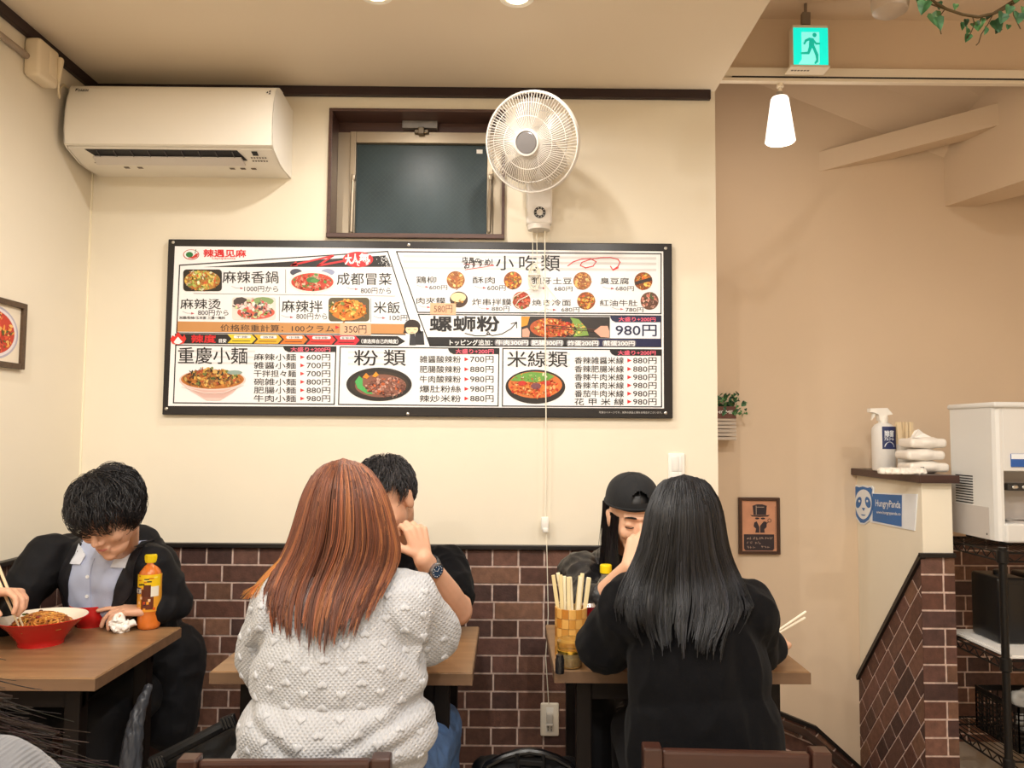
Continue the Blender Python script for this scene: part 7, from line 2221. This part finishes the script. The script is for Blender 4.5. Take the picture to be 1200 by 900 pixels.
t = MB(); add_legs(t, (-0.36, 1.80, 0.50), V((0.12, 1, 0)) * 0.98, 0.10, 1.3); t.cap((-0.46, 1.80, 0.52), 0.13, (-0.28, 1.80, 0.52), 0.13); blob('jeans', t, 0.007, mat('denim', '#4a6690', 0.9, noise_amt=0.2, noise_scale=60, bump=0.2, bump_scale=500), gw, None, 4, dict(amp=0.008, scale=12))
HP = [(537, 398, 406), (540, 388, 417), (545, 378, 427), (552, 369, 436), (560, 363, 443), (580, 353, 454), (600, 347, 461), (620, 341, 466), (640, 335, 470), (655, 327, 470), (670, 318, 464), (690, 309, 452), (720, 306, 440), (750, 312, 430)]
DP = [(537, 0.0), (540, 0.025), (546, 0.05), (555, 0.075), (570, 0.097), (600, 0.112), (640, 0.108), (680, 0.10), (760, 0.09)]
TP = [(-1, 700), (-0.75, 728), (-0.3, 742), (0.1, 744), (0.5, 738), (0.8, 722), (1, 690)]
gh = long_hair(gw, HP, 1.82, DP, TP, 3600, ['#6b4234', '#5c382c', '#7d4b37', '#8a5238', '#553428', '#704638', '#664236', '#9a6240', '#784a36'], 41, swt, 120, lin('#3a241c'), 0.028, 'hair_strand_warm', front=0.03, wav=3.0)
# loose lock over the left shoulder
rnd = random.Random(77); paths, rads, tints = [], [], []
for s in range(90):
    o_ = rnd.gauss(0, 1)
    key = [(352, 600), (346, 630), (337, 650), (318, 668), (303, 684), (291 + o_ * 3, 698 + rnd.uniform(-8, 6))]
    path = []
    for q in range(14):
        f_ = q / 13 * 5; i_ = min(4, int(f_)); t_ = f_ - i_
        x = key[i_][0] * (1 - t_) + key[i_ + 1][0] * t_ + o_ * (1.5 + 2.0 * math.sin(PI * q / 13)); y = key[i_][1] * (1 - t_) + key[i_ + 1][1] * t_ - o_ * 1.5
        p = P(x, y, 1.79 - 0.01 * q / 13); h = tree.ray_cast(V((p.x, p.y - 0.6, p.z)), V((0, 1, 0)))
        if h[0] is not None: p = P(x, y, min(p.y, h[0].y - 0.006))
        path.append(tuple(p))
    paths.append(path); rads.append([0.001 * (1 - 0.5 * q / 13) for q in range(14)]); tints.append(tuple(min(1, c * rnd.uniform(.8, 1.25)) for c in lin(rnd.choice(['#b4713a', '#a8622f', '#c58243']))))
strands('hair_lock', paths, rads, tints, hair_mat('hair_strand_warm'), gw)

# ------------------------------------------------------------------ woman with long black hair, back to us
LOC = V((0.455, 1.84, 0.0))
hM = head_matrix(P(801, 618, 1.91), 0.1, 0.15, 0.0, 0.88)
b = MB(); add_head(b, hM)
chest = V((0.435, 1.885, 0.845))
b.cap(hM @ V((0, -0.02, -0.06)), 0.048, chest + V((0, 0, 0.12)), 0.055)
b.cap(V((0.455, 1.85, 0.5)), 0.135, chest, 0.115); b.cap(chest + V((-0.13, 0, 0.06)), 0.05, chest + V((0.13, 0, 0.06)), 0.05)
shL = V((0.300, 1.89, 0.915)); elL = V((0.248, 1.985, 0.805)); wrL = V((0.36, 2.17, 0.765))
shR = V((0.565, 1.89, 0.91)); elR = V((0.612, 1.985, 0.79)); wrR = P(909, 757, 2.05)
for a_, e_, w_ in ((shL, elL, wrL), (shR, elR, wrR)): b.cap(a_, 0.048, e_, 0.04); b.cap(e_, 0.04, w_, 0.025)
add_hand(b, wrL, V((0.7, 0.6, 0)), V((0, 0, -1)), -1, (0.3, 0.3, 0.35, 0.4), 0.2, 0.88)
tR2 = add_hand(b, wrR, V((0.45, 0.85, 0.02)), V((-0.45, 0.25, -0.85)), 1, (0.7, 0.8, 0.9, 1.0), 0.7, 0.88)
add_legs(b, (0.46, 1.85, 0.48), V((0, 1, 0)) * 0.98, 0.085, 0.95)
bw_ = blob('person', b, VOX, m_skin2, None, LOC, 4)
tag(bw_, 'woman with long straight black hair in black jacket, back to us', 'person')
face_parts(bw_, hM)
j = MB(); E = lambda c, r: j.ell(c, r, n=32, m=20)
E((0.452, 1.845, 0.62), (0.178, 0.14, 0.20)); E((0.445, 1.86, 0.76), (0.165, 0.125, 0.20)); E((0.462, 1.85, 0.50), (0.19, 0.15, 0.12)); E((0.437, 1.87, 0.86), (0.155, 0.11, 0.13))
j.cap(V((0.315, 1.87, 0.905)), 0.074, V((0.555, 1.87, 0.90)), 0.074); j.cap(V((0.41, 1.885, 0.95)), 0.058, V((0.46, 1.885, 0.95)), 0.058)
j.cap(shL, 0.077, elL, 0.073); j.cap(elL, 0.070, elL.lerp(wrL, 0.7), 0.046); j.cap(shR, 0.074, elR, 0.066); j.cap(elR, 0.062, elR.lerp(wrR, 0.82), 0.038)
m_wool = mat('jacket_wool', '#0a0a0d', 0.9, spec=0.15, sheen=0.03, noise_amt=0.2, noise_scale=180, bump=0.25, bump_scale=350)
bj = blob('jacket', j, 0.0055, m_wool, bw_, None, 6, dict(amp=0.012, scale=8, seed=11.0, stretch=(1.5, 1, 0.7)))
t = MB(); add_legs(t, (0.46, 1.85, 0.48), V((0, 1, 0)) * 0.98, 0.085, 1.12); t.cap((0.40, 1.85, 0.49), 0.12, (0.52, 1.85, 0.49), 0.12); blob('trousers', t, 0.008, m_suit, bw_, None, 4)
HP = [(556, 797, 806), (558, 788, 816), (562, 778, 825), (568, 771, 832), (580, 763, 841), (600, 756, 848), (620, 752, 851), (640, 748, 854), (660, 740, 860), (685, 726, 874), (710, 719, 884), (735, 724, 872), (755, 740, 856)]
DP = [(556, 0.0), (559, 0.025), (565, 0.05), (574, 0.075), (590, 0.095), (620, 0.108), (660, 0.105), (760, 0.10)]
TP = [(-1, 716), (-0.7, 738), (-0.4, 752), (0.0, 744), (0.5, 750), (0.75, 742), (1, 712)]
long_hair(bw_, HP, 1.90, DP, TP, 4000, ['#161618', '#101012', '#1e1e22', '#26262a', '#19191b', '#2e2e33'], 52, bj, 130, (0.008, 0.008, 0.009), 0.026, 'hair_strand', front=0.03, wav=3.2)
for (q0_, q1_) in (((908, 738), (944, 717)), ((911, 739), (943, 724))):
    w = MB(); a, c = P(q0_[0] - 4, q0_[1] + 6, 2.13), P(q1_[0], q1_[1], 2.22); w.tube([a, a.lerp(c, 0.4), c], [0.0022, 0.003, 0.0036], 8)
    tag(w.build('chopstick', mat('stick_white', '#efe6d2', 0.5), loc=a, smooth=True), 'pale chopsticks held by the long black-haired diner', 'chopsticks', 'chopsticks in the black-haired diner\'s hand')

# ------------------------------------------------------------------ nearest person at the lower left edge: dark hair over a grey knit shoulder
LOC = V((-0.66, 0.78, 0.0))
hM = head_matrix((-0.72, 0.80, 1.14), 0.5, 0.1, 0.0, 0.95)
b = MB(); add_head(b, hM)
chest = V((-0.66, 0.79, 0.905))
b.cap(hM @ V((0, -0.02, -0.06)), 0.05, chest + V((0, 0, 0.12)), 0.058); b.cap(V((-0.66, 0.78, 0.5)), 0.14, chest, 0.12); b.cap(chest + V((-0.14, 0, 0.05)), 0.05, chest + V((0.12, 0, 0.05)), 0.05)
for s_ in (-1, 1):
    a_ = chest + V((0.15 * s_, 0, 0.05)); e_ = a_ + V((0.02 * s_, 0.08, -0.24)); w_ = e_ + V((-0.02 * s_, 0.2, -0.03)); b.cap(a_, 0.045, e_, 0.038); b.cap(e_, 0.038, w_, 0.025)
    add_hand(b, w_, V((0, 1, 0)), V((0, 0, -1)), s_, (0.3, 0.3, 0.3, 0.3), 0.3, 0.9)
add_legs(b, (-0.66, 0.80, 0.48), V((0, 1, 0)), 0.085)
fw = blob('person', b, 0.005, m_skin2, None, LOC, 4)
tag(fw, 'person in grey knit with dark hair cut off at the lower left corner', 'person')
j = MB(); j.cap(V((-0.66, 0.78, 0.5)), 0.16, chest, 0.14); j.cap(chest + V((-0.13, 0, 0.035)), 0.075, chest + V((0.15, 0, 0.02)), 0.085)
for s_ in (-1, 1):
    a_ = chest + V((0.15 * s_, 0, 0.04)); e_ = a_ + V((0.02 * s_, 0.08, -0.24)); j.cap(a_, 0.072, e_, 0.058); j.cap(e_, 0.055, e_ + V((-0.02 * s_, 0.15, -0.02)), 0.042)
fk = blob('cardigan', j, 0.006, knit_mat('dark_grey_knit', '#6b6b6e', 0.005, 0.3), fw, None, 5, dict(amp=0.006, scale=10))
t = MB(); add_legs(t, (-0.66, 0.80, 0.48), V((0, 1, 0)), 0.085, 1.15); t.cap((-0.72, 0.8, 0.48), 0.12, (-0.60, 0.8, 0.48), 0.12); blob('trousers', t, 0.009, m_suit, fw, None, 3)
tree = bvh_of(fk)
rnd = random.Random(99); paths, rads, tints = [], [], []
for s in range(5200):
    a = rnd.uniform(0, 2 * PI); el = rnd.uniform(0.1, 1.4)
    d = V((math.cos(a) * math.cos(el), math.sin(a) * math.cos(el), math.sin(el)))
    p0 = hM @ V((d.x * 0.08, d.y * 0.098 - 0.01, d.z * 0.09 + 0.035))
    if (p0 - hM @ V((0, 0.1, 0))).length < 0.09: continue
    tx_ = min(-0.44, -0.62 + abs(rnd.gauss(0, 0.075))); tgt = V((tx_, rnd.uniform(0.84, 0.96), 0.955 - (tx_ + 0.60) * 0.55 + rnd.gauss(0, 0.03))) if rnd.random() < 0.8 else V((rnd.uniform(-0.86, -0.7), rnd.uniform(0.64, 0.9), rnd.uniform(0.76, 0.9)))
    path = []
    for q in range(14):
        t_ = q / 13
        side = p0 + V((d.x * 0.02, d.y * 0.02, 0)) 
        p = p0.lerp(tgt, t_ ** 2.0); p.z = p0.z + (tgt.z - p0.z) * t_ ** 0.75; p.x += (d.x * 0.02) * math.sin(PI * t_)
        loc, nrm_, _, dist = tree.find_nearest(p)
        if loc is not None and (p - loc).dot(nrm_) < 0.006: p = loc + nrm_ * rnd.uniform(0.004, 0.012)
        path.append(tuple(p))
    paths.append(path); rads.append([0.0013 * (1 - 0.7 * q / 13) for q in range(14)]); tints.append(tuple(c * rnd.uniform(.6, 1.4) for c in lin(rnd.choice(['#2c211c', '#3a2c25', '#241a17']))))
sv, sf = [], []
for i in range(9):
    for k in range(28):
        th = PI * 0.62 * i / 8; ph = 2 * PI * k / 28
        d = V((math.sin(th) * math.cos(ph) * 0.08, math.sin(th) * math.sin(ph) * 0.098 - 0.012, math.cos(th) * 0.09 + 0.035)); sv.append(tuple(hM @ (d * 1.02)))
for i in range(8):
    for k in range(28):
        if math.sin(2 * PI * (k + .5) / 28) > 0.4 and i > 4: continue
        sf.append((i * 28 + k, i * 28 + (k + 1) % 28, (i + 1) * 28 + (k + 1) % 28, (i + 1) * 28 + k))
lk = MB()
for q in range(0, 5200, 22):
    pp_ = paths[q] if q < len(paths) else paths[-1]
    lk.tube([V(p) for p in pp_], [0.010 * (1 - 0.75 * k / 13) for k in range(14)], 6)
n0_ = len(sv); sv += lk.v; sf += [tuple(i + n0_ for i in f) for f in lk.f]
strands('hair', paths, rads, tints, hair_mat('hair_strand'), fw, (sv, sf, lin('#2a1f1a')))

# grey wrinkled fabric strip hanging below the left table
m = MB(); pts_ = [P(174, 806, 2.3), P(163, 830, 2.28), P(157, 860, 2.26), P(152, 905, 2.25), P(150, 960, 2.25)]
for i in range(4): m.cap(pts_[i], 0.011 + 0.006 * i, pts_[i + 1], 0.017 + 0.006 * i)
vs, nr, fs = melt(m, 0.004, 3); vs = wrinkle(vs, nr, 0.007, 40, 4.0, (1.5, 1.5, 0.35))
me = bpy.data.meshes.new('fabric_strip'); tag(finish('fabric_strip', me, vs, fs, None, mat('grey_nylon', '#4a4c52', 0.35), None, (pts_[2].x, 2.27, 0), True, 180), 'dark grey crinkled fabric strip hanging below the left table corner', 'fabric')
